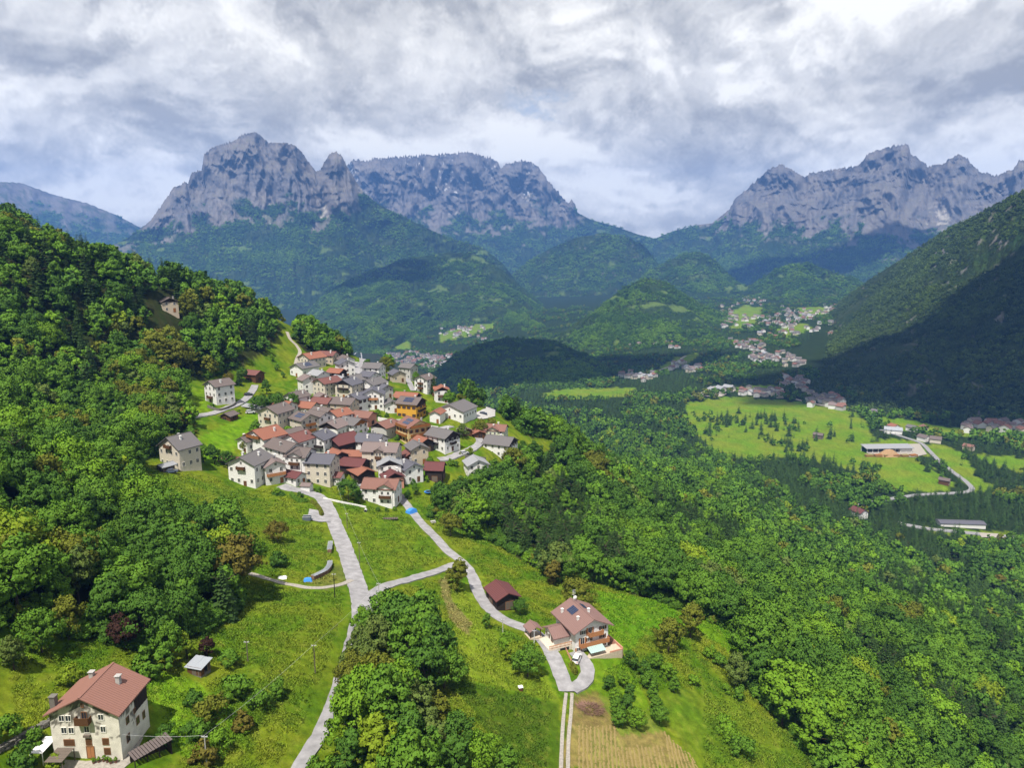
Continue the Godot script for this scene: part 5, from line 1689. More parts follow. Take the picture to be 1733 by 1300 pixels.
	# dry stone wall
	stone_wall("dry stone wall climbing beside the old farmhouse", [86, 1226, 60, 1238, 40, 1250, 20, 1262, -5, 1275], 0.8)
	# flower pots by the door
	var r := RandomNumberGenerator.new()
	r.seed = 12
	for k in 6:
		var pos := at + Vector3(1.4 + k * 0.62, 0, l / 2 + 0.6 + 0.5 * r.randf())
		pos.y = gh(pos.x, pos.z) + 0.1
		var g := thing("flower_pot", "terracotta pot of flowers on the gravel before the farmhouse", "plant pot", pos, 0.0, "flower pots")
		var ps := S()
		tube(ps, Vector3(0, -0.1, 0), Vector3(0, 0.4, 0), 0.18, 0.26, 8)
		part("pot", done(ps), M["roof terracotta"], g)
		var f := part("plant", bushes[k % 4], tinted("bright green", GREENS["bright green"]), g)
		f.position.y = 0.35
		f.scale = Vector3.ONE * 0.055

func lean_to(p: Vector3, w: float, l: float, yaw: float, label: String, roofm: String) -> void:
	var t := thing("wood_shed", label, "shed", p, yaw, "sheds")
	clear.append([p.x, p.z, 4.0])
	var st := S()
	box(st, Vector3(-w / 2, -1.0, -l / 2), Vector3(-w / 2 + 0.12, 2.0, l / 2))
	for q in 4: box(st, Vector3(w / 2 - 0.12, -1.0, -l / 2 + l * q / 3.0 - 0.07), Vector3(w / 2, 1.6, -l / 2 + l * q / 3.0 + 0.07))
	box(st, Vector3(-w / 2, -1, -l / 2), Vector3(w / 2, 1.6, -l / 2 + 0.1))
	part("wall", done(st), M["wall dark wood"], t)
	var rf := S()
	var n := int(l / 0.4)
	for i in n:
		var z0 := -l / 2 - 0.2 + (l + 0.4) * i / n
		cbox(rf, Vector3.ZERO, Vector3(w + 0.5, 0.06, 0.37), Transform3D(Basis(Vector3.BACK, -0.2), Vector3(0, 1.95 + 0.015 * (i % 2), z0 + 0.2)))
	part("roof", done(rf), M[roofm], t)

func stone_wall(label: String, px: Array, hh: float, from := 45.0) -> void:
	var pts := smooth_line(px, 0.55, from)
	var t := thing("stone_wall", label, "wall", pts[0])
	var r := RandomNumberGenerator.new()
	r.seed = 77
	var core := S()
	for i in pts.size() - 1:
		var a := pts[i] - pts[0]
		var b := pts[i + 1] - pts[0]
		var side := (b - a).cross(Vector3.UP).normalized() * 0.16
		for s in [-1, 1]:
			var o: Vector3 = side * s
			if s > 0: quad(core, a + o + Vector3(0, -1, 0), a + o + Vector3(0, hh, 0), b + o + Vector3(0, hh, 0), b + o + Vector3(0, -1, 0))
			else: quad(core, b + o + Vector3(0, -1, 0), b + o + Vector3(0, hh, 0), a + o + Vector3(0, hh, 0), a + o + Vector3(0, -1, 0))
		quad(core, a - side + Vector3(0, hh, 0), b - side + Vector3(0, hh, 0), b + side + Vector3(0, hh, 0), a + side + Vector3(0, hh, 0))
	part("core", done(core), M.stone, t)
	var bs := S()
	cbox(bs, Vector3.ZERO, Vector3(0.4, 0.24, 0.3))
	var sm := done(bs)
	var left := 290
	for i in pts.size():
		var a := pts[i] - pts[0]
		var courses := int(hh / 0.3) + 1
		for jj in courses * 2:
			var j := jj / 2
			if left <= 0: return
			left -= 1
			var s := part("stone", sm, M.stone, t)
			var d := pts[mini(i + 1, pts.size() - 1)] - pts[maxi(i - 1, 0)]
			var side := d.cross(Vector3.UP).normalized()
			s.position = a + side * (0.24 if jj % 2 else -0.24) + Vector3(0, 0.1 + j * 0.3, 0) + on_sphere(r) * 0.10
			s.rotation.y = atan2(-d.z, d.x) + r.randf_range(-0.3, 0.3)
			s.scale = Vector3(r.randf_range(0.8, 1.5), r.randf_range(0.8, 1.4), r.randf_range(0.8, 1.5))

# ---------------------------------------------------------------- the villa
func build_villa() -> void:
	var w := 9.4
	var l := 10.4
	var h := 6.3
	var rise := 2.3
	var yaw := deg_to_rad(24)
	var p := hit(1001, 1101)
	var t := thing("villa", "white villa with red brown roof, orange balconies and awning", "house", Vector3(p.x, p.y + 0.1, p.z) + Vector3(-sin(yaw), 0, -cos(yaw)) * l / 2, yaw, "houses outside the village")
	clear.append([t.position.x, t.position.z, 12.0])
	mat("roof villa", lin(0.27, 0.165, 0.15), 0.8, noise_tex("tile", 0.05, 5, 0.68, 1.0), 0.4, 0.3)
	part("wall", gable_walls(w, l, h, rise, 3.0), M["wall white"], t)
	var roof := part("roof", gable_roof(w, l, h, rise, 1.1, 1.1, 0.24, 0.5), M["roof villa"], t)
	for c in [[-3.9, -3.4, 1.0], [1.0, 1.6, 1.0], [-2.6, 2.6, 0.8]]:
		var ch := part("chimney", chimney_mesh(c[2]), M["wall white"], roof)
		ch.position = Vector3(c[0], h + rise - absf(c[0]) * rise / (w / 2) + 0.2, c[1])
		ch.scale = Vector3(0.8, 0.8, 0.8)
	var slope := rise / (w / 2)
	for k in 4:
		var sp_ := S()
		cbox(sp_, Vector3.ZERO, Vector3(2.2, 0.07, 0.62), Transform3D(Basis(Vector3.FORWARD, -atan(slope)), Vector3(-1.9, h + rise - 1.9 * slope + 0.42, -2.6 + k * 0.74)))
		part("solar_panel", done(sp_), M.solar, roof)
		var s2 := S()
		cbox(s2, Vector3.ZERO, Vector3(1.2, 0.07, 0.5), Transform3D(Basis(Vector3.FORWARD, atan(slope)), Vector3(1.5, h + rise - 1.5 * slope + 0.42, -2.8 + k * 0.6)))
		part("solar_panel", done(s2), M.solar, roof)
	var an := S()
	tube(an, Vector3(0, h + rise, -l / 2 + 0.8), Vector3(0, h + rise + 3.4, -l / 2 + 0.8), 0.05, 0.04)
	for k in 4: box(an, Vector3(-0.5, h + rise + 2.0 + k * 0.4, -l / 2 + 0.78), Vector3(0.5, h + rise + 2.06 + k * 0.4, -l / 2 + 0.84))
	part("aerial", done(an), M.metal, roof)
	var dish := S()
	for i in 12:
		var a := TAU * i / 12
		var b := TAU * (i + 1) / 12
		tri(dish, Vector3(0, 0, 0.14), Vector3(cos(a) * 0.55, sin(a) * 0.55, 0), Vector3(cos(b) * 0.55, sin(b) * 0.55, 0))
		tri(dish, Vector3(0, 0, 0.16), Vector3(cos(b) * 0.55, sin(b) * 0.55, 0.01), Vector3(cos(a) * 0.55, sin(a) * 0.55, 0.01))
	var dm := part("satellite_dish", done(dish), M["white cloth"], roof)
	dm.position = Vector3(0.3, h + rise + 1.2, -l / 2 + 1.0)
	var z := l / 2 + 0.005
	for a in [[-2.5, 4.9, 0.9, 1.0], [3.1, 5.0, 1.0, 1.0], [-0.8, 2.7, 0.9, 1.0], [3.1, 2.7, 0.9, 1.0], [3.1, 0.5, 1.0, 1.0]]:
		window(t, Vector3(a[0], a[1], z), 0.0, a[2], a[3], "wall brown wood", "frame")
	for a in [[-0.6, 4.35, 1.0, 2.0], [-2.7, 2.05, 1.0, 2.0]]:
		window(t, Vector3(a[0], a[1], z), 0.0, a[2], a[3], "wall orange wood", "frame", false, "balcony_door")
	for k in 3: window(t, Vector3(-0.9 + k * 1.1, 0.2, z), 0.0, 0.9, 1.8, "", "brown frame", false, "glazed_door")
	balcony(t, Vector3(0.9, 4.3, l / 2), 0.0, 4.0, "wall orange wood", 1.0)
	balcony(t, Vector3(0.4, 2.0, l / 2), 0.0, 8.2, "wall orange wood", 1.2)
	# awning over the terrace
	var aw := S()
	for k in 8:
		var x0 := -2.1 + k * 0.55
		quad(aw, Vector3(x0, 1.95, l / 2 + 1.25), Vector3(x0 + 0.53, 1.95, l / 2 + 1.25), Vector3(x0 + 0.53, 1.35, l / 2 + 3.3), Vector3(x0, 1.35, l / 2 + 3.3))
	mat("awning", lin(0.30, 0.42, 0.40), 0.9)
	part("awning", done(aw), M.awning, t)
	# left wing with its own stepped roofs, and the terrace over the garage
	var wing := part("wing", gable_walls(5.4, 5.0, 3.9, 1.3, 3.0), M["wall white"], t)
	wing.position = Vector3(-w / 2 - 1.6, 0, -0.6)
	wing.rotation.y = -PI / 2
	part("roof", gable_roof(5.4, 5.0, 3.9, 1.3, 0.7, 0.7, 0.22, 0.5), M["roof villa"], wing)
	window(wing, Vector3(-1.0, 2.2, 2.505), 0.0, 0.9, 1.0, "wall brown wood")
	window(wing, Vector3(1.2, 2.0, 2.505), 0.0, 1.0, 1.9, "", "brown frame", false, "glazed_door")
	var terr := S()
	box(terr, Vector3(-w / 2 - 6.4, -3.0, -2.6), Vector3(-w / 2 - 0.02, 1.75, 3.6))
	part("terrace", done(terr), M["wall cream"], t)
	var rail := S()
	for k in 17:
		box(rail, Vector3(-w / 2 - 6.3 + k * 0.37, 1.75, 3.46), Vector3(-w / 2 - 6.18 + k * 0.37, 2.6, 3.54))
	box(rail, Vector3(-w / 2 - 6.4, 2.6, 3.42), Vector3(-w / 2, 2.7, 3.58))
	part("terrace_rail", done(rail), M["wall orange wood"], t)
	var gd := S()
	box(gd, Vector3(-w / 2 - 3.4, 0.0, 3.602), Vector3(-w / 2 - 0.9, 1.5, 3.64))
	part("garage_opening_shade", done(gd), M.dark, t)  # no door: near-black panel paints the shade inside the open garage
	window(t, Vector3(-w / 2 + 0.9, 0.7, z), 0.0, 0.9, 0.9, "wall orange wood")
	# paved terrace and low wall in front
	var pav := S()
	box(pav, Vector3(-w / 2 + 0.2, -2.5, l / 2), Vector3(w / 2 + 2.6, 0.12, l / 2 + 3.2))
	part("paving", done(pav), M["wall beige"], t)
	var lw := S()
	box(lw, Vector3(w / 2 + 2.35, -2.5, 1.0), Vector3(w / 2 + 2.58, 0.75, l / 2 + 3.2))
	box(lw, Vector3(w / 2 - 1.2, 0.12, l / 2 + 3.0), Vector3(w / 2 + 2.35, 0.5, l / 2 + 3.19))
	part("low_wall", done(lw), M["wall pink"], t)
	# open pavilion by the lane
	var g := t.transform * Vector3(-w / 2 - 7.2, 0, -4.0)
	var gz := thing("pavilion", "small open pavilion with red brown roof beside the villa", "pavilion", Vector3(g.x, gh(g.x, g.z) + 0.6, g.z), yaw)
	for s in [-1, 1]:
		for q in [-1, 1]:
			var ps := S()
			box(ps, Vector3(s * 1.4 - 0.1, -1.5, q * 1.4 - 0.1), Vector3(s * 1.4 + 0.1, 2.2, q * 1.4 + 0.1))
			part("post", done(ps), M["wall brown wood"], gz)
	part("roof", gable_roof(3.0, 3.0, 2.1, 0.9, 0.5, 0.5, 0.15, 0.4), M["roof villa"], gz)
	var fl := S()
	box(fl, Vector3(-1.7, -1.5, -1.7), Vector3(1.7, 0.02, 1.7))
	part("floor", done(fl), M["wall beige"], gz)
	# clipped hedge in the loop and the fence beside the drive
	hedge("dark clipped hedge inside the loop of the drive", [966, 1124, 971, 1134, 974, 1142], 1.5, 1.3, "olive")
	fence("low wooden fence along the villa's drive", [950, 1086, 957, 1100, 963, 1113, 967, 1122], 0.9, M["wall pink"])

# ---------------------------------------------------------------- small things
func hedge(label: String, px: Array, width: float, hh: float, tint: String, from := 45.0) -> void:
	var pts := smooth_line(px, 0.35, from)
	var L := Leaves.new()
	var r := RandomNumberGenerator.new()
	r.seed = int(px[0] * 3 + px[1])
	var o := pts[0]
	for i in pts.size():
		var d := pts[mini(i + 1, pts.size() - 1)] - pts[maxi(i - 1, 0)]
		var side := d.cross(Vector3.UP).normalized()
		var end := minf(1.0, 0.35 + minf(i, pts.size() - 1 - i) * 0.2)
		for k in 46:
			var a := r.randf() * PI
			var q := side * cos(a) * width / 2 * end + Vector3(0, sin(a) * hh * end, 0)
			if r.randf() < 0.4: q.y *= r.randf()
			var nn := (q.normalized() + on_sphere(r) * 0.6).normalized()
			var up := nn.cross(on_sphere(r)).normalized()
			var g := r.randf_range(0.75, 1.3)
			L.face(pts[i] - o + q + d.normalized() * r.randf_range(-0.2, 0.2), nn, up, 0.32, 0.36, nn, Color(g, g, g))
	lone("hedge", L.mesh(), tinted(tint, GREENS[tint]), label, "hedge", o)

func fence(label: String, px: Array, hh: float, m: Material) -> void:
	var pts := smooth_line(px, 1.8)
	var t := thing("fence", label, "fence", pts[0])
	var ps := S()
	tube(ps, Vector3(0, -0.4, 0), Vector3(0, hh + 0.1, 0), 0.06, 0.06, 5)
	var pm := done(ps)
	for i in pts.size():
		part("post", pm, m, t).position = pts[i] - pts[0]
		if i + 1 < pts.size():
			for y in [0.35, 0.85]:
				var rs := S()
				tube(rs, pts[i] - pts[0] + Vector3(0, hh * y, 0), pts[i + 1] - pts[0] + Vector3(0, hh * y, 0), 0.05, 0.05, 5)
				part("rail", done(rs), m, t)

func pole(label: String, u: float, v: float, top: float, m: String, arm := 0.0) -> Vector3:
	var p := hit(u, v)
	var tip := at_dist(u, top, Vector2(p.x, p.z).length())
	var hh := clampf(tip.y - p.y, 3.0, 11.0)
	var t := thing("utility_pole", label, "pole", p, 0.0, "utility poles")
	var st := S()
	tube(st, Vector3(0, -0.8, 0), Vector3(0, hh, 0), 0.13, 0.08, 7)
	part("shaft", done(st), M[m], t)
	var c := S()
	box(c, Vector3(-0.5, hh - 0.35, -0.05), Vector3(0.5, hh - 0.25, 0.05))
	for s in [-1, 1]: tube(c, Vector3(s * 0.42, hh - 0.25, 0), Vector3(s * 0.42, hh - 0.05, 0), 0.06, 0.04, 6)
	part("crossarm", done(c), M.metal, t)
	return p + Vector3(0, hh - 0.05, 0)

func wire(label: String, a: Vector3, b: Vector3, sag: float) -> void:
	var st := S()
	var n := 14
	for i in n:
		var t0_ := i / float(n)
		var t1 := (i + 1) / float(n)
		var p := a.lerp(b, t0_) - Vector3(0, sag * 4 * t0_ * (1 - t0_), 0)
		var q := a.lerp(b, t1) - Vector3(0, sag * 4 * t1 * (1 - t1), 0)
		tube(st, p - a, q - a, 0.014, 0.014, 4)
	lone("overhead_wire", done(st), M.metal, label, "wire", a, 0.0, "overhead wires")

func car(label: String, p: Vector3, yaw: float, paint_: Color) -> void:
	var n := ground_normal(p.x, p.z, 1.5)
	var t := thing("car", label, "car", p + Vector3(0, 0.22, 0), yaw, "cars")
	var m := mat("paint %s" % paint_.to_html(), paint_.linear_to_srgb(), 0.3, null, 1.0, 0.6)
	m.clearcoat_enabled = true
	# side outline swept across the width, cabin drawn in
	var lower := [[-2.1, 0.30], [-2.12, 0.62], [-2.0, 0.86], [-1.25, 0.95], [1.0, 0.97], [1.75, 0.86], [2.08, 0.70], [2.12, 0.35], [2.0, 0.26], [-2.0, 0.24]]
	var cabin := [[-1.95, 0.93], [-1.55, 1.42], [-0.9, 1.50], [0.35, 1.47], [1.1, 0.96]]
	var st := S()
	slab(st, lower, 0.86, 0.80)
	part("body", done(st), m, t)
	var cb := S()
	slab(cb, cabin, 0.80, 0.60)
	part("cabin", done(cb), M.glass, t)
	var rf := S()
	slab(rf, [[-1.6, 1.42], [-1.0, 1.53], [0.3, 1.51], [0.5, 1.44]], 0.66, 0.60)
	part("roof", done(rf), m, t)
	for x in [-1.3, 1.32]:
		for s in [-1, 1]:
			var ws := S()
			tube(ws, Vector3(x, 0.30, s * 0.66), Vector3(x, 0.30, s * 0.89), 0.32, 0.32, 12)
			for i in 12:
				var a := TAU * i / 12
				var b := TAU * (i + 1) / 12
				tri(ws, Vector3(x, 0.3, s * 0.89), Vector3(x + cos(a) * 0.32, 0.3 + sin(a) * 0.32, s * 0.89), Vector3(x + cos(b) * 0.32, 0.3 + sin(b) * 0.32, s * 0.89))
			part("wheel", done(ws), M.rubber, t)
	for s in [-1, 1]:
		var ls := S()
		box(ls, Vector3(-2.15, 0.68, s * 0.62 - 0.14), Vector3(-2.05, 0.84, s * 0.62 + 0.14))
		part("tail_light", done(ls), M["tail light"], t)

func slab(st: SurfaceTool, ring: Array, half0: float, half1: float) -> void:
	# an outline in x and y, swept across z, its rim drawn in slightly at the top
	var pts := PackedVector2Array()
	for q in ring: pts.append(Vector2(q[0], q[1]))
	var ix := Geometry2D.triangulate_polygon(pts)
	var hi := 0.0
	var lo := 9.0
	for q in pts:
		hi = maxf(hi, q.y)
		lo = minf(lo, q.y)
	var zz := func(y): return lerpf(half0, half1, (y - lo) / (hi - lo))
	for s in [-1, 1]:
		for i in range(0, ix.size(), 3):
			var a := pts[ix[i]]; var b := pts[ix[i + 1]]; var c := pts[ix[i + 2]]
			var flip: bool = ((b - a).cross(c - a) > 0.0) == (s > 0)
			var A := Vector3(a.x, a.y, s * zz.call(a.y)); var B := Vector3(b.x, b.y, s * zz.call(b.y)); var C := Vector3(c.x, c.y, s * zz.call(c.y))
			if flip: tri(st, A, C, B)
			else: tri(st, A, B, C)
	var cw := Geometry2D.is_polygon_clockwise(pts)
	for i in pts.size():
		var a := pts[i]
		var b := pts[(i + 1) % pts.size()]
		var A := Vector3(a.x, a.y, zz.call(a.y)); var B := Vector3(b.x, b.y, zz.call(b.y))
		var C := Vector3(b.x, b.y, -zz.call(b.y)); var D := Vector3(a.x, a.y, -zz.call(a.y))
		if cw: quad(st, A, D, C, B)
		else: quad(st, A, B, C, D)

func wood_pile(label: String, px: Array, cover: String) -> void:
	var pts := smooth_line(px, 0.42)
	var t := thing("wood_pile", label, "wood pile", pts[0], 0.0, "wood piles")
	var lm := S()
	tube(lm, Vector3(-0.55, 0, 0), Vector3(0.55, 0, 0), 0.2, 0.2, 7)
	for s in [-1, 1]:
		for i in 7:
			var a := TAU * i / 7
			var b := TAU * (i + 1) / 7
			tri(lm, Vector3(s * 0.55, 0, 0), Vector3(s * 0.55, sin(a) * 0.2, cos(a) * 0.2), Vector3(s * 0.55, sin(b) * 0.2, cos(b) * 0.2))
	var me := done(lm)
	for i in pts.size():
		var d := pts[mini(i + 1, pts.size() - 1)] - pts[maxi(i - 1, 0)]
		for j in 3:
			var g := part("log", me, M.logs, t)
			g.position = pts[i] - pts[0] + Vector3(0, 0.15 + j * 0.37, 0)
			g.rotation.y = atan2(-d.z, d.x) + PI / 2
	var cs := S()
	for i in pts.size() - 1:
		var d := (pts[i + 1] - pts[i]).normalized()
		var side := d.cross(Vector3.UP) * 0.75
		var up := Vector3(0, 1.22 + 0.05 * (i % 3), 0)
		var dn := Vector3(0, -0.12, 0)
		var a := pts[i] - pts[0] + up
		var b := pts[i + 1] - pts[0] + up
		quad(cs, a - side + dn, b - side + dn, b, a)
		quad(cs, a, b, b + side + dn, a + side + dn)
	part("cover", done(cs), M[cover], t)

func build_small() -> void:
	# hut with a pale tin roof
	var p := hit(338, 1139)
	var t := thing("garden_hut", "small plank hut with crooked pale tin roof in the meadow", "hut", p, deg_to_rad(-16), "sheds")
	clear.append([p.x, p.z, 3.5])
	var st := S()
	box(st, Vector3(-1.5, -0.5, -1.3), Vector3(1.5, 0.35, 1.3))
	part("base", done(st), M.stone, t)
	var r := RandomNumberGenerator.new()
	r.seed = 5
	for f in [[0.0, 3.0, 1.3], [PI / 2, 2.6, 1.5], [PI, 3.0, 1.3], [-PI / 2, 2.6, 1.5]]:
		for i in 9:
			if f[0] == PI / 2 and i in [3, 4, 5]: continue
			var bs := S()
			var x: float = -f[1] / 2 + f[1] * i / 9.0
			box(bs, Vector3(x + 0.01, 0.35, f[2] - 0.04), Vector3(x + f[1] / 9.0 - 0.015, 1.95, f[2] + 0.03 * r.randf()), Transform3D(Basis(Vector3.UP, f[0]), Vector3.ZERO))
			part("plank", done(bs), M["wall weathered wood"] if r.randf() < 0.6 else M["wall brown wood"], t)
	for i in 4:
		var rs := S()
		cbox(rs, Vector3.ZERO, Vector3(0.95, 0.04, 3.4), Transform3D(Basis(Vector3.RIGHT, 0.17 + 0.02 * (i % 2)), Vector3(-1.4 + i * 0.93, 2.12 + 0.03 * (i % 2), 0)))
		part("tin_sheet", done(rs), M["roof tin"], t)
	# wood stacked beside the road
	wood_pile("long curved wood pile under pale sheeting beside the road", [530, 981, 541, 976, 552, 970, 558, 962, 559, 955], "roof tin")
	wood_pile("short wood pile under a pale sheet at the roadside", [558, 936, 559, 929, 560, 922], "roof tin")
	var tp := S()
	slab(tp, [[-1.1, 0], [-0.8, 0.75], [0.1, 0.95], [0.9, 0.7], [1.2, 0]], 0.9, 0.5)
	lone("tarpaulin", done(tp), M["blue tarp"], "bright blue tarpaulin over a heap beside the long wood pile", "tarpaulin", hit(521, 984), 0.3)
	var t2 := S()
	slab(t2, [[-2.0, 0], [-1.8, 1.3], [0.0, 1.7], [1.9, 1.2], [2.1, 0]], 1.3, 0.8)
	lone("tarpaulin", done(t2), M["blue tarp"], "blue tarpaulin over a trailer at the start of the lane", "tarpaulin", hit(696, 868), 1.0)
	var bt := S()
	slab(bt, [[-1.2, 0.05], [-0.9, 0.5], [0.9, 0.5], [1.2, 0.05]], 0.8, 0.5)
	lone("upturned_tub", done(bt), M["white cloth"], "white upturned tub lying in the grass by the path", "tub", hit(478, 979), 0.2)
	# skip on the parking bay
	var sk := thing("skip", "open dark steel container on the paved bay", "container", hit(520, 880), 0.1)
	var ss := S()
	for a in [[Vector3(-1.3, 0, -1.0), Vector3(-1.2, 1.3, 1.0)], [Vector3(1.2, 0, -1.0), Vector3(1.3, 1.3, 1.0)], [Vector3(-1.2, 0, -1.0), Vector3(1.2, 1.3, -0.9)], [Vector3(-1.2, 0, 0.9), Vector3(1.2, 1.3, 1.0)], [Vector3(-1.2, 0, -0.9), Vector3(1.2, 0.1, 0.9)]]:
		box(ss, a[0], a[1])
	part("body", done(ss), mat("steel blue", lin(0.09, 0.11, 0.14), 0.6), sk)
	var sr := S()
	box(sr, Vector3(-1.36, 1.3, -1.06), Vector3(1.36, 1.4, -0.9)); box(sr, Vector3(-1.36, 1.3, 0.9), Vector3(1.36, 1.4, 1.06))
	part("rim", done(sr), M.metal, sk)
	# cart with rails on the lawn, table, round tank, manure box
	var ct := thing("hay_cart", "long low cart with slatted sides on the lawn before the awning house", "cart", hit(661, 880), 0.08)
	var cs := S()
	box(cs, Vector3(-2.6, 0.5, -0.9), Vector3(2.6, 0.62, 0.9))
	part("bed", done(cs), M["wall weathered wood"], ct)
	for k in 9:
		var sl := S()
		box(sl, Vector3(-2.6 + k * 0.62, 0.62, 0.84), Vector3(-2.45 + k * 0.62, 1.2, 0.9))
		part("slat", done(sl), M["wall weathered wood"], ct)
	for y in [0.8, 1.15]:
		var sl := S()
		box(sl, Vector3(-2.6, y, 0.9), Vector3(2.6, y + 0.09, 0.95))
		part("side_rail", done(sl), M["wall weathered wood"], ct)
	for x in [-1.8, 1.8]:
		for s in [-1, 1]:
			var ws := S()
			tube(ws, Vector3(x, 0.35, s * 0.7), Vector3(x, 0.35, s * 0.88), 0.36, 0.36, 10)
			part("wheel", done(ws), M.rubber, ct)
	var tk := thing("barbecue", "grey drum shaped grill standing on the lawn", "grill", hit(619, 866), 0.0)
	var ts := S()
	tube(ts, Vector3(0, 0.5, -0.7), Vector3(0, 0.5, 0.7), 0.5, 0.5, 12)
	part("drum", done(ts), M.metal, tk)
	var tl := S()
	for s in [-1, 1]: box(tl, Vector3(-0.35, -0.2, s * 0.5 - 0.05), Vector3(0.35, 0.4, s * 0.5 + 0.05))
	part("legs", done(tl), M.black, tk)
	var tb := thing("picnic_table", "pale picnic table in the grass beside the lane", "table", hit(733, 885), 0.4)
	for a in [["top", Vector3(-0.9, 0.72, -0.4), Vector3(0.9, 0.8, 0.4)], ["bench", Vector3(-0.9, 0.42, -0.95), Vector3(0.9, 0.48, -0.65)], ["bench", Vector3(-0.9, 0.42, 0.65), Vector3(0.9, 0.48, 0.95)], ["leg", Vector3(-0.7, -0.1, -0.8), Vector3(-0.6, 0.72, 0.8)], ["leg", Vector3(0.6, -0.1, -0.8), Vector3(0.7, 0.72, 0.8)]]:
		var q := S()
		box(q, a[1], a[2])
		part(a[0], done(q), M["wall grey"], tb)
	var bh := thing("beehive", "small pale box standing in the mown meadow", "box", hit(881, 1169), 0.3)
	var b1 := S()
	box(b1, Vector3(-0.4, 0, -0.4), Vector3(0.4, 0.9, 0.4))
	part("body", done(b1), M["wall brown wood"], bh)
	var b2 := S()
	box(b2, Vector3(-0.5, 0.9, -0.5), Vector3(0.5, 1.0, 0.5))
	part("lid", done(b2), M["white cloth"], bh)
	# heap of brushwood on bare soil
	var hp := S()
	var hr := RandomNumberGenerator.new()
	hr.seed = 8
	for k in 420:
		var a := hr.randf() * TAU
		var q := sqrt(hr.randf())
		var c := Vector3(cos(a) * q * 3.0, (1.0 - q * q) * 0.9, sin(a) * q * 1.9)
		var d := Vector3(cos(a) * 0.6 + hr.randfn(0, 0.3), 0.55 * hr.randf(), sin(a) * 0.6 + hr.randfn(0, 0.3))
		tube(hp, c, c + d * hr.randf_range(0.6, 1.4), 0.06, 0.03, 3)
	lone("brush_heap", done(hp), mat("twigs", lin(0.20, 0.12, 0.09), 0.95), "low heap of brown brushwood on bare soil", "brush heap", hit(996, 1201), -0.25)
	# trampoline
	var tr := thing("trampoline", "round trampoline with blue edge in the garden", "trampoline", hit(725, 835), 0.0)
	var tm := S()
	tube(tm, Vector3(0, 0.7, 0), Vector3(0, 0.74, 0), 1.35, 1.35, 16)
	for i in 16:
		var a := TAU * i / 16
		var b := TAU * (i + 1) / 16
		tri(tm, Vector3(0, 0.74, 0), Vector3(cos(a) * 1.35, 0.74, sin(a) * 1.35), Vector3(cos(b) * 1.35, 0.74, sin(b) * 1.35))
	part("mat", done(tm), M.black, tr)
	var te := S()
	for i in 16:
		var a := TAU * i / 16
		var b := TAU * (i + 1) / 16
		quad(te, Vector3(cos(a) * 1.2, 0.77, sin(a) * 1.2), Vector3(cos(a) * 1.65, 0.75, sin(a) * 1.65), Vector3(cos(b) * 1.65, 0.75, sin(b) * 1.65), Vector3(cos(b) * 1.2, 0.77, sin(b) * 1.2))
	part("edge", done(te), M["blue tarp"], tr)
	var pr := thing("parasol", "green parasol beside the low white annex", "parasol", hit(413, 758), 0.0)
	var pc := S()
	for i in 8:
		var a := TAU * i / 8
		var b := TAU * (i + 1) / 8
		tri(pc, Vector3(0, 2.6, 0), Vector3(cos(a) * 2.2, 2.0, sin(a) * 2.2), Vector3(cos(b) * 2.2, 2.0, sin(b) * 2.2))
	part("canopy", done(pc), mat("green cloth", lin(0.03, 0.30, 0.16), 0.8), pr)
	var pp := S()
	tube(pp, Vector3(0, -0.3, 0), Vector3(0, 2.6, 0), 0.05, 0.05)
	part("pole", done(pp), M.metal, pr)
	# cars
	car("white hatchback parked on the drive of the villa", hit(976, 1119), deg_to_rad(70), Color(0.75, 0.75, 0.76))
	car("dark car driving up the curved lane", hit(421, 670), deg_to_rad(40), Color(0.03, 0.035, 0.045))
	car("dark car parked on the terrace of the low white building", hit(818, 702), deg_to_rad(10), Color(0.04, 0.05, 0.08))
	car("silver car parked by the drive between the right hand houses", hit(786, 769), deg_to_rad(30), Color(0.45, 0.46, 0.48))
	car("dark blue car beside the lone cream house below the wood", hit(291, 801), deg_to_rad(20), Color(0.05, 0.07, 0.12))
	car("silver car under the carport in the bright meadow", hit(424, 700), deg_to_rad(25), Color(0.5, 0.51, 0.53))
	# poles and wires
	var a1 := pole("concrete pole in front of the round shrub at the meadow's foot", 351, 1298, 1243, "wall concrete")
	var a2 := pole("thin pole in the meadow left of the central trees", 534, 1140, 1090, "wall weathered wood")
	var a3 := pole("thin pole standing in the meadow above the orchard", 420, 1120, 1084, "wall weathered wood")
	var a4 := pole("dark lamp pole beside the path junction", 567, 1012, 970, "black")
	var a5 := pole("pole at the fork of the road", 642, 1022, 986, "wall concrete")
	var a6 := pole("pole in the meadow between road and lane", 609, 953, 917, "wall weathered wood")
	var a7 := pole("pole in the meadow below the awning house", 588, 894, 868, "wall weathered wood")
	pole("pole at the bend of the lane by the barn", 851, 1072, 1047, "wall concrete")
	pole("pole beside the lane before the villa", 904, 1090, 1066, "metal")
	wire("wire from the concrete pole across the meadow", a1, a2, 0.5)
	wire("wire from the old farmhouse to the concrete pole", hit(210, 1290) + Vector3(0, 4.4, -0.4), a1, 0.3)
	wire("wire from the thin meadow pole to the fork", a2, a5, 0.6)
	wire("wire from the fork up the meadow", a5, a6, 0.4)
	wire("wire along the meadow towards the awning house", a6, a7, 0.3)
	wire("wire from the upper meadow pole to the village", a7, hit(565, 826) + Vector3(0, 6.5, 0), 0.4)
	# hedges in and below the village
	hedge("clipped hedge along the bend of the village road", [492, 836, 502, 846, 512, 850, 520, 848], 1.6, 1.3, "mid green")
	hedge("low hedge curving beside the parking bay", [527, 850, 536, 856, 543, 866, 545, 874], 1.5, 1.2, "olive")
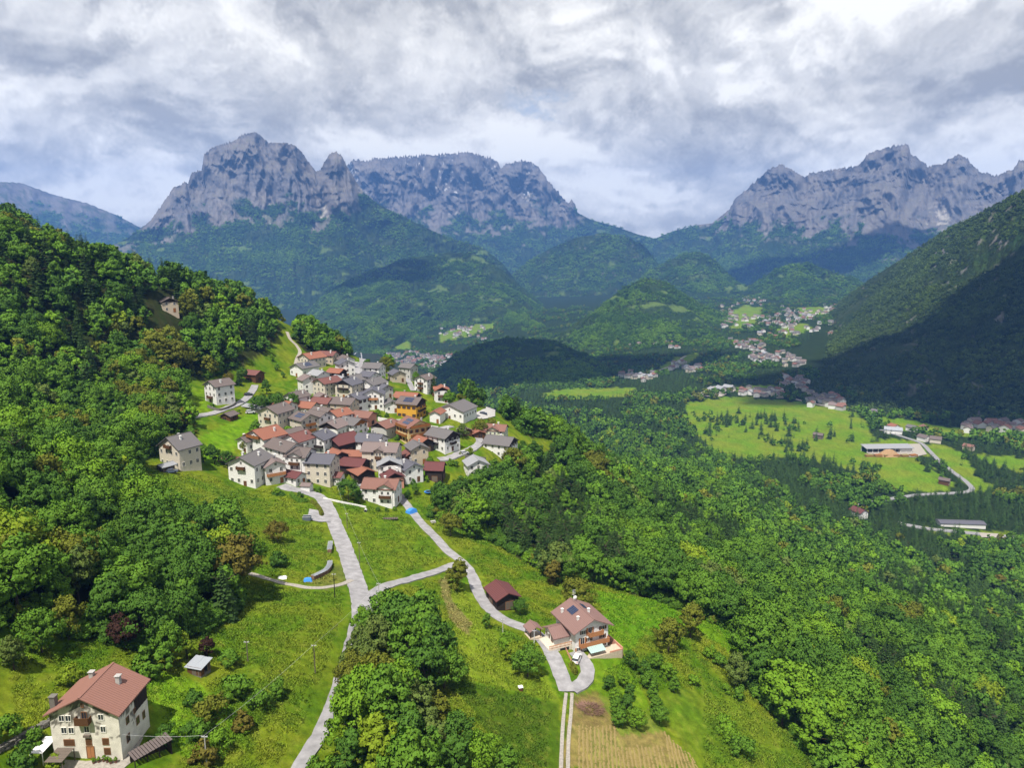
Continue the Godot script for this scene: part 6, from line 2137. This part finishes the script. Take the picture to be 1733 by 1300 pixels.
	hedge("hedge below the corner house terrace", [462, 836, 472, 838, 482, 838], 2.0, 1.4, "dark green")
	hedge("hedge beside the drive of the right hand houses", [778, 770, 790, 765, 800, 762], 1.6, 1.2, "yellow green")
	# white walls
	plain_wall("white retaining wall below the ochre house", [640, 712, 665, 716, 688, 716, 712, 724, 742, 728], 1.8, "wall white")
	plain_wall("low white wall along the meadow's upper edge", [548, 845, 575, 851, 600, 856, 620, 860], 0.7, "wall white")
	plain_wall("grey stone terrace wall of the wide roofed house", [787, 776, 805, 778, 822, 780], 1.7, "stone")
	plain_wall("stone wall below the cream core houses", [352, 690, 372, 696, 392, 690, 400, 684], 1.2, "stone")

func plain_wall(label: String, px: Array, hh: float, m: String) -> void:
	var pts := smooth_line(px, 1.5)
	var o := pts[0]
	var st := S()
	for i in pts.size() - 1:
		var a := pts[i] - o
		var b := pts[i + 1] - o
		var side := (b - a).cross(Vector3.UP).normalized() * 0.17
		var up := Vector3(0, hh, 0)
		var dn := Vector3(0, -1.2, 0)
		quad(st, b - side + dn, b - side + up, a - side + up, a - side + dn)
		quad(st, a + side + dn, a + side + up, b + side + up, b + side + dn)
		quad(st, a - side + up, b - side + up, b + side + up, a + side + up)
	lone("garden_wall", done(st), M[m], label, "wall", o)

# ---------------------------------------------------------------- trees and shrubs that stand by themselves
func plant(u: float, v: float, hh: float, tint: String, label: String, group := "", shrub := false, wide := 1.0) -> void:
	var p := hit(u, v)
	tree(p - Vector3(0, 0.15, 0), hh, tint, label, group, int(u * 7 + v * 3) % 997, u * 0.7, wide, "shrub" if shrub else ("spruce_tree" if tint == "spruce" else "broadleaf_tree"), "shrub" if shrub else "tree")

func build_plants() -> void:
	# garden of the old farmhouse
	plant(25, 1135, 6.5, "grey green", "pale willow in the upper meadow of the old farmhouse")
	plant(72, 1105, 8.0, "mid green", "tall tree beside the pale willow")
	plant(118, 1082, 8.0, "olive", "olive green tree left of the purple one")
	plant(214, 1100, 7.0, "deep purple", "large dark purple leaved tree at the wood's edge", "", false, 1.05)
	plant(262, 1140, 5.5, "mid green", "spreading tree between the purple tree and the hut", "", true, 1.1)
	plant(290, 1118, 7.5, "mid green", "green tree behind the plank hut")
	plant(318, 1116, 5.5, "yellow green", "yellow green tree right behind the plank hut")
	plant(352, 1112, 4.2, "deep purple", "small purple tree right of the plank hut")
	plant(122, 1156, 3.2, "yellow green", "lone yellowish shrub in the meadow above the farmhouse", "", true)
	for a in [[389, 1130, 3.6, "mid green", "round shrub right of the purple tree"], [403, 1184, 4.6, "mid green", "broad leafy shrub in the middle of the garden"], [362, 1222, 4.4, "olive", "wide olive shrub below the plank hut"], [330, 1198, 3.2, "dark green", "dark shrub left of the wide olive one"],
		[338, 1246, 3.0, "mid green", "small shrub at the lower end of the garden"], [322, 1250, 2.6, "dark green", "small dark shrub by the drying green"], [413, 1236, 3.4, "russet", "reddish olive shrub under the wire"], [441, 1203, 3.6, "mid green", "shrub beside the overhead wire"],
		[470, 1180, 3.2, "mid green", "shrub at the right end of the garden row"], [283, 1258, 3.0, "dark green", "dark shrub by the narrow wood shed"], [368, 1272, 3.4, "bright green", "light shrub beside the concrete pole"], [346, 1296, 3.6, "russet", "brownish shrub behind the concrete pole"],
		[40, 1308, 4.0, "dark green", "dense dark shrub left of the white canopy"], [14, 1256, 4.0, "mid green", "shrub above the dry stone wall"], [62, 1262, 2.6, "mid green", "shrub growing at the dry stone wall"], [242, 1200, 2.0, "bright green", "low shrub behind the farmhouse corner"]]:
		plant(a[0], a[1], a[2], a[3], a[4], "garden shrubs of the farmhouse", true)
	plant(470, 918, 6.5, "russet", "thin reddish tree in the meadow above the path")
	plant(471, 958, 4.6, "dark green", "dark round shrub below the reddish tree", "", true)
	# the wood in the middle, along the road
	var mid := ["large dark tree in the clump beside the fork", "tall tree at the heart of the roadside clump", "tree of the roadside clump below the fork", "tree of the lower roadside clump"]
	for a in [[676, 1110, 13, "dark green", 0], [712, 1122, 16, "mid green", 1], [742, 1140, 14, "dark green", 0], [690, 1150, 14, "mid green", 1], [660, 1080, 11, "mid green", 2], [640, 1120, 10, "grey green", 2], [720, 1178, 12, "dark green", 2], [752, 1165, 9, "mid green", 2],
		[612, 1150, 8, "grey green", 2], [606, 1112, 7, "grey green", 2], [622, 1098, 9, "mid green", 2], [616, 1074, 6, "bright green", 2], [584, 1226, 6, "bright green", 3], [598, 1165, 7, "olive", 2], [590, 1210, 8, "mid green", 2], [604, 1178, 7, "olive", 2], [640, 1195, 11, "olive", 2], [680, 1210, 12, "bright green", 2], [622, 1240, 12, "bright green", 3], [655, 1262, 15, "mid green", 3], [700, 1255, 12, "grey green", 3], [735, 1245, 9, "olive", 3], [600, 1275, 11, "bright green", 3],
		[690, 1310, 11, "dark green", 3], [735, 1310, 10, "grey green", 3], [775, 1290, 9, "dark green", 3], [640, 1330, 13, "yellow green", 3], [800, 1320, 8, "bright green", 3], [828, 1305, 7, "bright green", 3], [770, 1345, 11, "dark green", 3], [852, 1330, 8, "mid green", 3], [700, 1375, 14, "mid green", 3], [598, 1330, 10, "dark green", 3]]:
		plant(a[0], a[1], a[2], a[3], a[3] + " " + mid[a[4]], "trees of the roadside clump", false, 1.05)
	for a in [[560, 1312, 3.5, "bright green"], [585, 1190, 3.4, "olive"], [592, 1120, 3.5, "grey green"], [535, 1318, 3.2, "mid green"]]:
		plant(a[0], a[1], a[2], a[3], "%s shrub hanging over the road beside the clump" % a[3], "roadside shrubs", true)
	# along the lane
	plant(772, 1000, 9.5, "olive", "olive tree where the lane meets the narrow road", "", false, 1.1)
	plant(763, 908, 8.5, "olive", "olive green tree beside the upper lane")
	plant(799, 912, 8.5, "mid green", "green tree right of the olive one by the upper lane")
	plant(824, 1064, 4.5, "mid green", "small conical tree between meadow and lane")
	plant(860, 1112, 6.0, "bright green", "bright green tree left of the lane bend")
	plant(893, 1146, 7.2, "mid green", "large fruit tree in the mown meadow left of the lane", "", false, 1.1)
	plant(874, 1124, 5.6, "yellow green", "yellowish tree between the two meadow trees")
	plant(880, 1040, 4.5, "dark green", "dark conical tree beside the old barn")
	plant(936, 990, 8.0, "russet", "reddish brown tree at the edge of the slope wood")
	plant(977, 1034, 9.5, "olive", "olive tree behind the villa", "", false, 1.15)
	plant(1131, 1103, 9.0, "olive", "broad olive tree in the meadow right of the villa", "", false, 1.15)
	plant(1168, 1080, 10.0, "olive", "tall olive tree behind the broad one", "", false, 1.1)
	plant(1244, 1160, 8.5, "grey green", "weeping grey green tree on the lower meadow")
	for a in [[1200, 1112, 3.4, "bright green", "bright shrub left of the weeping tree"], [1218, 1128, 3.6, "mid green", "shrub touching the weeping tree"], [1174, 1160, 2.8, "bright green", "lone small shrub on the slope below the villa"], [1290, 1142, 3.6, "bright green", "shrub in the hollow of the wood's edge"], [1250, 1182, 3.2, "mid green", "shrub on the bank below the weeping tree"], [1228, 1172, 2.2, "bright green", "low pale shrub on the bank"],
		[1226, 1240, 4.0, "bright green", "leafy shrub on the lower bank"], [1258, 1284, 4.6, "mid green", "broad shrub at the lowest part of the bank"], [1240, 1262, 3.4, "bright green", "shrub between the two bank shrubs"], [1087, 1215, 1.8, "yellow green", "small yellow shrub beside the orchard"], [860, 1108, 2.2, "mid green", "low shrub by the mown meadow"]]:
		plant(a[0], a[1], a[2], a[3], a[4], "shrubs on the lower meadow", true)
	plant(1432, 1312, 10.5, "russet", "large rusty tree at the lower edge of the slope wood", "", false, 1.2)
	# orchard in rows
	for a in [[1030, 1170], [1055, 1163], [1066, 1186], [1040, 1194], [1044, 1212], [1047, 1230], [1076, 1232], [1066, 1130], [1090, 1146], [1098, 1166], [1104, 1186], [1110, 1206], [1116, 1226], [1110, 1132], [1130, 1152], [1140, 1172], [1060, 1208]]:
		plant(a[0], a[1], 4.4, ["mid green", "dark green", "bright green"][int(a[0]) % 3], "fruit tree of the little orchard below the villa", "orchard trees", false, 1.15)
	# in and around the village
	for a in [[441, 700, 9, "dark green", "dark walnut left of the upper village"], [468, 700, 10, "dark green", "large dark walnut beside the lane"], [497, 698, 9, "dark green", "dark tree against the upper houses"], [456, 722, 5, "mid green", "small tree on the bank below the walnuts"], [432, 745, 8.5, "mid green", "green tree left of the tall cream house"], [446, 760, 7, "olive", "thin grey green tree left of the tall cream house"], [416, 764, 4.5, "olive", "small tree above the green parasol"],
		[490, 742, 5.5, "bright green", "bright tree before the tall cream house"], [590, 848, 8.5, "dark green", "dark fir like tree below the orange barns"], [607, 852, 6.5, "mid green", "green tree left of the awning house"], [612, 752, 6, "mid green", "round tree in the village core"], [672, 768, 5.5, "mid green", "garden tree below the grey house"], [728, 792, 5, "mid green", "tree between the pale house and the lone barn"], [690, 845, 4, "dark green", "bush like tree behind the awning house"],
		[704, 838, 5, "mid green", "tree above the trampoline"], [745, 858, 6, "dark green", "tree at the head of the slope wood"], [783, 742, 7, "grey green", "blossoming tree above the small shed"], [812, 738, 8, "olive", "wide olive tree above the carport"], [832, 732, 7, "olive", "olive tree behind the pale green house"], [796, 770, 3.6, "yellow green", "yellow flowering bush by the drive"],
		[664, 690, 6, "mid green", "tree behind the ochre house"], [716, 698, 6, "dark green", "dark tree right of the orange roof"], [648, 655, 6, "mid green", "tree beside the tall roof terrace house"], [706, 655, 9, "mid green", "tree behind the tall grey house"], [735, 668, 13, "spruce", "tall dark fir right of the tall white house"], [760, 690, 9, "mid green", "tree beside the half hidden orange roof"], [870, 802, 12, "olive", "large olive tree below the wide roofed house"],
		[902, 776, 6.5, "dark green", "dark round tree right of the wide roofed house"], [884, 764, 5.5, "dark green", "round tree near the drive's end"], [364, 786, 8, "dark green", "dark tree right of the lone cream house"], [386, 792, 6.5, "dark green", "dark tree above the faded red shed"], [345, 782, 7, "mid green", "tree behind the lone cream house"], [388, 650, 6, "russet", "reddish tree above the lone white house"], [405, 652, 9, "spruce", "slim dark fir above the curved lane"],
		[410, 645, 7, "dark green", "tree left of the red roofed barn"], [452, 668, 8, "dark green", "dark tree beside the red roofed barn"], [640, 706, 4, "bright green", "garden tree before the big white house"], [536, 690, 5, "mid green", "tree between the upper houses"], [800, 838, 9, "bright green", "bright tree before the pale roofed house"], [776, 846, 8, "mid green", "tree at the slope below the lone barn"], [825, 834, 9, "mid green", "tree right of the pale roofed house"],
		[480, 640, 4, "mid green", "small tree on the grass above the village"], [470, 628, 4, "mid green", "small tree on the bank above the walnuts"], [462, 612, 4.5, "bright green", "small bright tree on the upper grass"], [640, 612, 11, "dark green", "dark tree right of the hairpin"], [655, 632, 10, "olive", "yellowish tree right of the hairpin"], [622, 625, 6, "dark green", "tree between hairpin and roof terrace house"]]:
		plant(a[0], a[1], a[2], a[3], a[4], "trees in and around the village")
	for a in [[508, 846, 2.6], [470, 838, 2.8], [540, 834, 2.2], [512, 826, 2.0], [640, 866, 1.8], [655, 866, 1.6], [668, 864, 1.8], [672, 745, 2.6], [700, 820, 2.4], [722, 815, 2.2], [772, 790, 2.6], [764, 788, 3.2], [880, 782, 2.2], [540, 758, 2.4], [562, 758, 2.2], [480, 768, 2.4], [525, 800, 2.2], [625, 738, 2.4], [640, 732, 2.2], [655, 706, 2.4], [600, 720, 2.0], [556, 692, 2.2], [572, 690, 2.0], [665, 664, 2.4], [405, 700, 2.0], [360, 690, 2.0], [735, 700, 2.6], [700, 738, 2.0]]:
		plant(a[0], a[1], a[2], ["mid green", "dark green", "bright green"][int(a[0]) % 3], "%s garden shrub among the village houses" % ["mid green", "dark green", "bright green"][int(a[0]) % 3], "garden shrubs of the village", true, 0.9)
	# seedheads and herbs: the meadow is never a lawn
	build_tufts()

func build_tufts() -> void:
	var r := RandomNumberGenerator.new()
	r.seed = 31
	var protos := []
	for k in 3:
		var L := Leaves.new()
		for i in 16:
			var q := Vector3(r.randfn(0, 0.28), 0, r.randfn(0, 0.28))
			var lean := Vector3(r.randfn(0, 0.3), 1, r.randfn(0, 0.3)).normalized()
			var nn := lean.cross(on_sphere(r)).normalized()
			var g := r.randf_range(0.7, 1.35)
			L.face(q + lean * 0.2, nn, lean, 0.12, 0.5, (Vector3.UP * 1.2 + nn * 0.5).normalized(), Color(g, g, g))
		protos.append(L.mesh())
	var lists := [[], [], []]
	var tries := 0
	for k in 330000:
		var l := lerpf(log(84.0), log(270.0), r.randf())
		var d := exp(l)
		var az := r.randf_range(-0.66, 0.50)
		var x := sin(az) * d
		var z := -cos(az) * d
		# grass grows in drifts
		var drift := nz2.get_noise_2d(x * 0.12, z * 0.12) + 0.6 * nz3.get_noise_2d(x * 0.5, z * 0.5)
		if drift < r.randf_range(-0.5, 0.3): continue
		var p := Vector3(x, gh(x, z), z)
		var px := proj(p)
		if px.x < -20 or px.x > 1753 or px.y > 1320 or zone(px) != 0 or blocked(x, z): continue
		if px.x > 940 and px.x < 1190 and px.y > 1165: continue
		var c := ground_color(x, z, px, d)
		var f := r.randf_range(0.72, 1.12)
		lists[k % 3].append([p - Vector3(0, 0.03, 0), r.randf_range(0.22, 0.6) * (0.6 + d / 300.0), 1.5, r.randf() * TAU, Color(c.r * f * 1.02, c.g * f * 0.98, c.b * f)])
	var home := thing("meadow_grass", "long meadow grass and herbs in drifts", "grass")
	home.set_meta("kind", "stuff")
	for k in 3: scatter("grass_tufts", protos[k], lists[k], home)
	print("tufts ", lists[0].size() * 3)

# ---------------------------------------------------------------- the valley: hamlets, towns, sheds
func far_house(p: Vector3, w: float, l: float, h: float, yaw: float, wall: String, roof: String, label: String, group: String, windows := false, called := "house") -> void:
	var t := thing(called, label, called.replace("_", " "), p, yaw, group)
	clear.append([p.x, p.z, maxf(w, l) * 0.7 + 3.0])
	var k := "far%.0f/%.0f/%.0f" % [w, l, h]
	if not wm.has(k): wm[k] = [gable_walls(w, l, h, w * 0.26, 6.0), gable_roof(w, l, h, w * 0.26, 0.7, 0.7, 0.4)]
	part("wall", wm[k][0], M["wall " + wall], t)
	part("roof", wm[k][1], M["roof " + roof], t)
	if windows:
		for i in 2:
			for j in 2:
				window(t, Vector3((i - 0.5) * w * 0.5, 1.0 + j * 2.7, l / 2 + 0.01), 0.0, 1.1, 1.3)
				window(t, Vector3(w / 2 + 0.01, 1.0 + j * 2.7, (i - 0.5) * l * 0.5), PI / 2, 1.1, 1.3)

var crowd := []      # the farther houses of the towns, past what can be counted

func town(n: int, u0: float, v0: float, u1: float, v1: float, name_: String, roofs: Array, seed_: int) -> void:
	var r := RandomNumberGenerator.new()
	r.seed = seed_
	var spots := []
	var tries := 0
	while spots.size() < int(n * 2.6) and tries < n * 40:
		tries += 1
		# houses gather along a few lanes
		var lane := r.randi() % 4
		var tt := r.randf()
		var u := lerpf(u0, u1, tt)
		var v := lerpf(v0, v1, clampf([0.25, 0.5, 0.75, 0.45][lane] + [0.3, -0.35, 0.25, 0.1][lane] * (tt - 0.5) + 0.12 * sin(tt * 9.0 + lane + seed_) + r.randfn(0, 0.05), 0, 1))
		if nz.get_noise_2d(u * 0.03 + seed_, v * 0.06) < -0.22: continue
		var p := hit(u, v, 900.0)
		var ok := true
		for s in spots:
			if p.distance_squared_to(s) < 170.0: ok = false
		if not ok: continue
		spots.append(p)
		var roof: String = roofs[r.randi() % roofs.size()]
		var wall: String = ["white", "white", "white", "cream", "grey"][r.randi() % 5]
		if spots.size() > n:
			crowd.append([p, 1.0, 1.0, r.randf() * TAU, Color(1, 1, 1)])
			continue
		far_house(p, [9.0, 11.0, 13.0][r.randi() % 3], [11.0, 14.0][r.randi() % 2], [5.5, 7.5][r.randi() % 2], r.randf() * TAU, wall, roof, "%s house with %s roof in the %s" % [wall, roof, name_], "houses of the " + name_)

func build_valley() -> void:
	var mix := ["pinkish", "grey", "brown", "terracotta", "pale", "grey"]
	town(48, 655, 596, 768, 624, "far town behind the village", mix, 1)
	town(66, 1220, 504, 1420, 580, "far town at the head of the valley", mix, 2)
	town(20, 745, 546, 822, 576, "hillside hamlet below the broad wooded hill", mix, 3)
	town(14, 1030, 570, 1150, 590, "hamlet at the foot of the pointed knoll", mix, 4)
	town(9, 1232, 576, 1300, 596, "hamlet among trees below the far town", mix, 5)
	town(13, 1268, 596, 1360, 622, "roadside hamlet at the foot of the right slope", mix, 6)
	town(6, 1045, 630, 1110, 648, "works beside the far meadow", ["pale", "grey"], 7)
	town(6, 1130, 614, 1200, 632, "farms beside the winding track", mix, 8)
	town(8, 1255, 660, 1320, 674, "farm row on the valley terrace", mix, 9)
	town(7, 1322, 640, 1362, 662, "houses at the terrace's end", mix, 10)
	town(9, 1366, 668, 1424, 694, "small hamlet right of the terrace", mix, 11)
	town(11, 1630, 716, 1760, 736, "hamlet below the right slope", ["terracotta", "pinkish", "brown", "grey"], 12)
	town(5, 830, 516, 880, 536, "upper hillside farms", mix, 13)
	for a in [[1510, 733, "white", "tin", "long white house with pale roof beside the valley road", 12.0, 22.0, 1.2], [1511, 727, "white", "orange", "white house with orange roof above the valley road", 11.0, 12.0, 0.3], [1542, 729, "white", "grey", "white house with grey roof in the orchard by the valley road", 10.0, 12.0, 0.5], [1562, 729, "cream", "terracotta", "cream house with red roof by the valley road", 10.0, 12.0, -0.4],
		[1562, 746, "white", "brown", "white villa with brown roof at the road bend", 11.0, 12.0, 0.4], [1582, 749, "cream", "brown", "cream bungalow with brown roof at the road bend", 11.0, 13.0, 1.0], [1480, 701, "white", "grey", "lone white house at the edge of the dark wood", 9.0, 10.0, 0.5], [1638, 762, "beige", "terracotta", "small farmhouse among spruces on the right", 9.0, 11.0, 0.6], [1597, 820, "brown wood", "brown", "timber hut on the meadow inside the road bend", 7.0, 10.0, 0.8], [1452, 874, "white", "maroon", "white house with red roof among trees by the river road", 10.0, 12.0, 0.4], [1384, 742, "weathered wood", "brown", "field barn among spruces", 8.0, 12.0, 0.9]]:
		far_house(hit(a[0], a[1], 500.0), a[5], a[6], 5.5, a[7], a[2], a[3], a[4], "scattered valley houses", true)
	# sawmill: a long open shed, a heap of chips, a walled yard
	var p := hit(1500, 765, 500.0)
	var t := thing("sawmill_shed", "long open shed with grey roof behind a heap of wood chips", "shed", p, 0.05)
	clear.append([p.x, p.z, 45.0])
	var st := S()
	for k in 9: box(st, Vector3(-29 + k * 7.2, -3, 5), Vector3(-28.4 + k * 7.2, 6.0, 5.6))
	box(st, Vector3(-30, -3, -7), Vector3(30, 6.0, -6.4))
	box(st, Vector3(14, -3, -6.4), Vector3(30, 5.8, 5.0))
	part("frame", done(st), M["wall white"], t)
	var rf := S()
	cbox(rf, Vector3.ZERO, Vector3(62, 0.6, 15), Transform3D(Basis(Vector3.RIGHT, 0.14), Vector3(0, 7.4, 0)))
	part("roof", done(rf), M["roof pale"], t)
	var dk := S()
	box(dk, Vector3(-29, -2, -6.3), Vector3(13.5, 5.5, -5.8))
	part("back_wall", done(dk), mat("teal boards", lin(0.04, 0.11, 0.12), 0.8), t)
	var hp := S()
	var n := 18
	for i in n:
		var a := TAU * i / n
		var b := TAU * (i + 1) / n
		for q in 3:
			var r0 := 15.0 * (1.0 - q / 3.0)
			var r1 := 15.0 * (1.0 - (q + 1) / 3.0)
			var y0: float = [-1.0, 3.6, 7.2][q]
			var y1: float = [3.6, 7.2, 8.2][q]
			quad(hp, Vector3(cos(a) * r0, y0, sin(a) * r0 * 0.6), Vector3(cos(a) * r1, y1, sin(a) * r1 * 0.6), Vector3(cos(b) * r1, y1, sin(b) * r1 * 0.6), Vector3(cos(b) * r0, y0, sin(b) * r0 * 0.6))
	lone("wood_chip_heap", done(hp), mat("chips", lin(0.50, 0.32, 0.17), 0.95, noise_tex("rough", 0.06, 5, 0.55, 1.0), 0.2), "great pale heap of wood chips before the open shed", "heap", hit(1503, 771, 500.0))
	yard("sawmill_yard", "pale yard of the sawmill", [1462, 755, 1555, 752, 1568, 770, 1545, 775, 1468, 769])
	yard("works_yard", "pale yard of the terrace works", [1175, 672, 1205, 655, 1240, 652, 1245, 662, 1220, 672])
	yard("river_yard", "paved yard beside the main valley road", [1655, 903, 1690, 905, 1700, 912, 1660, 911])
	for k in 3:
		far_house(hit(1205 + k * 14, 664 - k * 2, 700.0), 14, 20, 6, 0.3 * k, "concrete", "pale", "grey works building %s on the valley terrace" % ["beside the silo", "with the widest roof", "at the end of the yard"][k], "terrace works", false, "works_building")
	var q := hit(1624, 890, 450.0)
	var s2 := thing("long_shed", "long low shed with blue grey roof beside the main road", "shed", q, -0.08)
	clear.append([q.x, q.z, 22.0])
	part("wall", gable_walls(10, 40, 3.6, 1.2, 3.0), M["wall white"], s2).rotation.y = PI / 2
	part("roof", gable_roof(10, 40, 3.6, 1.2, 0.6, 0.6, 0.4), M["roof slate"], s2).rotation.y = PI / 2
	far_crowd()
	for k in 6: stack(hit(1470 + k * 15, 773, 500.0), k)

func far_crowd() -> void:
	var home := thing("town_houses", "crowded small houses filling the far valley towns", "houses")
	home.set_meta("kind", "stuff")
	for k in 3:
		var list := []
		for i in range(k, crowd.size(), 3): list.append(crowd[i])
		for q in 2:
			var mm := MultiMesh.new()
			mm.transform_format = MultiMesh.TRANSFORM_3D
			mm.mesh = [gable_walls(10.0, 12.0, 6.5, 2.6, 6.0), gable_roof(10.0, 12.0, 6.5, 2.6, 0.7, 0.7, 0.4)][q]
			mm.instance_count = list.size()
			for i in list.size(): mm.set_instance_transform(i, Transform3D(Basis(Vector3.UP, list[i][3]), list[i][0]))
			var o := MultiMeshInstance3D.new()
			o.name = ["walls", "roofs"][q]
			o.multimesh = mm
			o.material_override = M[[["wall white", "roof pinkish"], ["wall cream", "roof grey"], ["wall grey", "roof terracotta"]][k][q]]
			home.add_child(o, true)
			o.set_meta("kind", "stuff")
	for c in crowd: clear.append([c[0].x, c[0].z, 12.0])
	print("crowd ", crowd.size())

func stack(p: Vector3, k: int) -> void:
	var t := thing("timber_stack", "stack of sawn timber along the sawmill yard", "timber stack", p, 0.05 * k, "timber stacks")
	for j in 3:
		var st := S()
		for i in 5: box(st, Vector3(-4.5, j * 1.0, -2.5 + i), Vector3(4.5, j * 1.0 + 0.85, -1.6 + i))
		part("layer", done(st), M["wall honey wood"] if (k + j) % 2 else M["straw"], t)

func yard(called: String, label: String, px: Array) -> void:
	var ring := PackedVector2Array()
	for i in range(0, px.size(), 2):
		var p := hit(px[i], px[i + 1], 450.0)
		ring.append(Vector2(p.x, p.z))
		clear.append([p.x, p.z, 12.0])
	if Geometry2D.is_polygon_clockwise(ring): ring.reverse()
	var ix := Geometry2D.triangulate_polygon(ring)
	var st := S()
	for i in range(0, ix.size(), 3):
		var a: Vector2 = ring[ix[i]]; var b: Vector2 = ring[ix[i + 1]]; var d: Vector2 = ring[ix[i + 2]]
		if (b - a).cross(d - a) < 0.0:
			var e := b; b = d; d = e
		tri(st, Vector3(a.x, gh(a.x, a.y) + 1.0, a.y), Vector3(b.x, gh(b.x, b.y) + 1.0, b.y), Vector3(d.x, gh(d.x, d.y) + 1.0, d.y))
	lone(called, done(st), M.gravel, label, "", Vector3.ZERO, 0.0, "", "structure")

# ---------------------------------------------------------------- clouds overhead, whose shadows lie on the valley
func cloud(label: String, shade_at: Vector3, height: float, rx: float, rz: float, seed_: int) -> void:
	var s := SUN_TO.normalized()
	var c := shade_at + s * ((height - shade_at.y) / s.y)
	var n := FastNoiseLite.new()
	n.seed = seed_
	n.noise_type = FastNoiseLite.TYPE_SIMPLEX_SMOOTH
	n.frequency = 1.0
	n.fractal_octaves = 4
	var nu := 64
	var nv := 20
	var vs := PackedVector3Array()
	for j in nv + 1:
		for i in nu + 1:
			var th := PI * j / nv
			var a := TAU * (i % nu) / nu
			var d := Vector3(sin(th) * cos(a), cos(th), sin(th) * sin(a))
			var k := 1.0 + 0.55 * n.get_noise_3d(d.x * 1.4, d.y * 1.4, d.z * 1.4) + 0.16 * n.get_noise_3d(d.x * 5.0, d.y * 5.0, d.z * 5.0)
			vs.append(Vector3(d.x * rx, d.y * (120.0 if d.y < 0 else 300.0), d.z * rz) * k)
	var st := SurfaceTool.new()
	st.begin(Mesh.PRIMITIVE_TRIANGLES)
	st.set_smooth_group(0)
	for j in nv:
		for i in nu:
			var o := j * (nu + 1) + i
			for q in [o, o + 1, o + nu + 2, o, o + nu + 2, o + nu + 1]: st.add_vertex(vs[q])
	st.index()
	st.generate_normals()
	var m := mat("cloud", lin(0.95, 0.95, 0.95), 1.0, null, 1.0, 0.0)
	m.backlight_enabled = true      # sunlight soaks through
	m.backlight = Color(1, 1, 1)
	lone("cloud", st.commit(), m, label, "cloud", c, 0.0, "clouds overhead")

func build_clouds() -> void:
	cloud("broad cloud over the foot of the right valley side", Vector3(1150, -200, -1250), 1500, 680, 300, 1)
	cloud("cloud over the dark knoll", Vector3(60, -250, -1750), 1500, 420, 230, 2)
	cloud("cloud over the woods below the right massif", Vector3(2100, -60, -5550), 3200, 1050, 300, 3)
	cloud("cloud over the broad wooded hill", Vector3(-850, -200, -4300), 2600, 420, 160, 4)

func _ready() -> void:
	rng.seed = 7
	for a in [[nz, 3], [nz2, 8], [nz3, 21]]:
		a[0].seed = a[1]
		a[0].noise_type = FastNoiseLite.TYPE_SIMPLEX_SMOOTH
		a[0].frequency = 1.0
		a[0].fractal_octaves = 3
	ridged.seed = 4
	ridged.noise_type = FastNoiseLite.TYPE_SIMPLEX_SMOOTH
	ridged.frequency = 1.0
	ridged.fractal_type = FastNoiseLite.FRACTAL_RIDGED
	ridged.fractal_octaves = 3
	make_view()
	clock("sky")
	fit_ground()
	fill_ground()
	paint_zones()
	clock("fit")
	build_ground()
	clock("ground")
	build_mountains()
	clock("mountains")
	make_house_mats()
	make_protos()
	build_roads()
	clock("roads")
	build_old_house()
	build_villa()
	build_village()
	clock("village")
	build_small()
	build_valley()
	clock("valley")
	build_woods()
	clock("woods")
	build_undergrowth()
	build_plants()
	clock("plants")
	build_far_woods()
	clock("far woods")
	build_clouds()
#STAGES

var t0 := Time.get_ticks_msec()
func clock(what: String) -> void:
	print(what, " ", Time.get_ticks_msec() - t0)
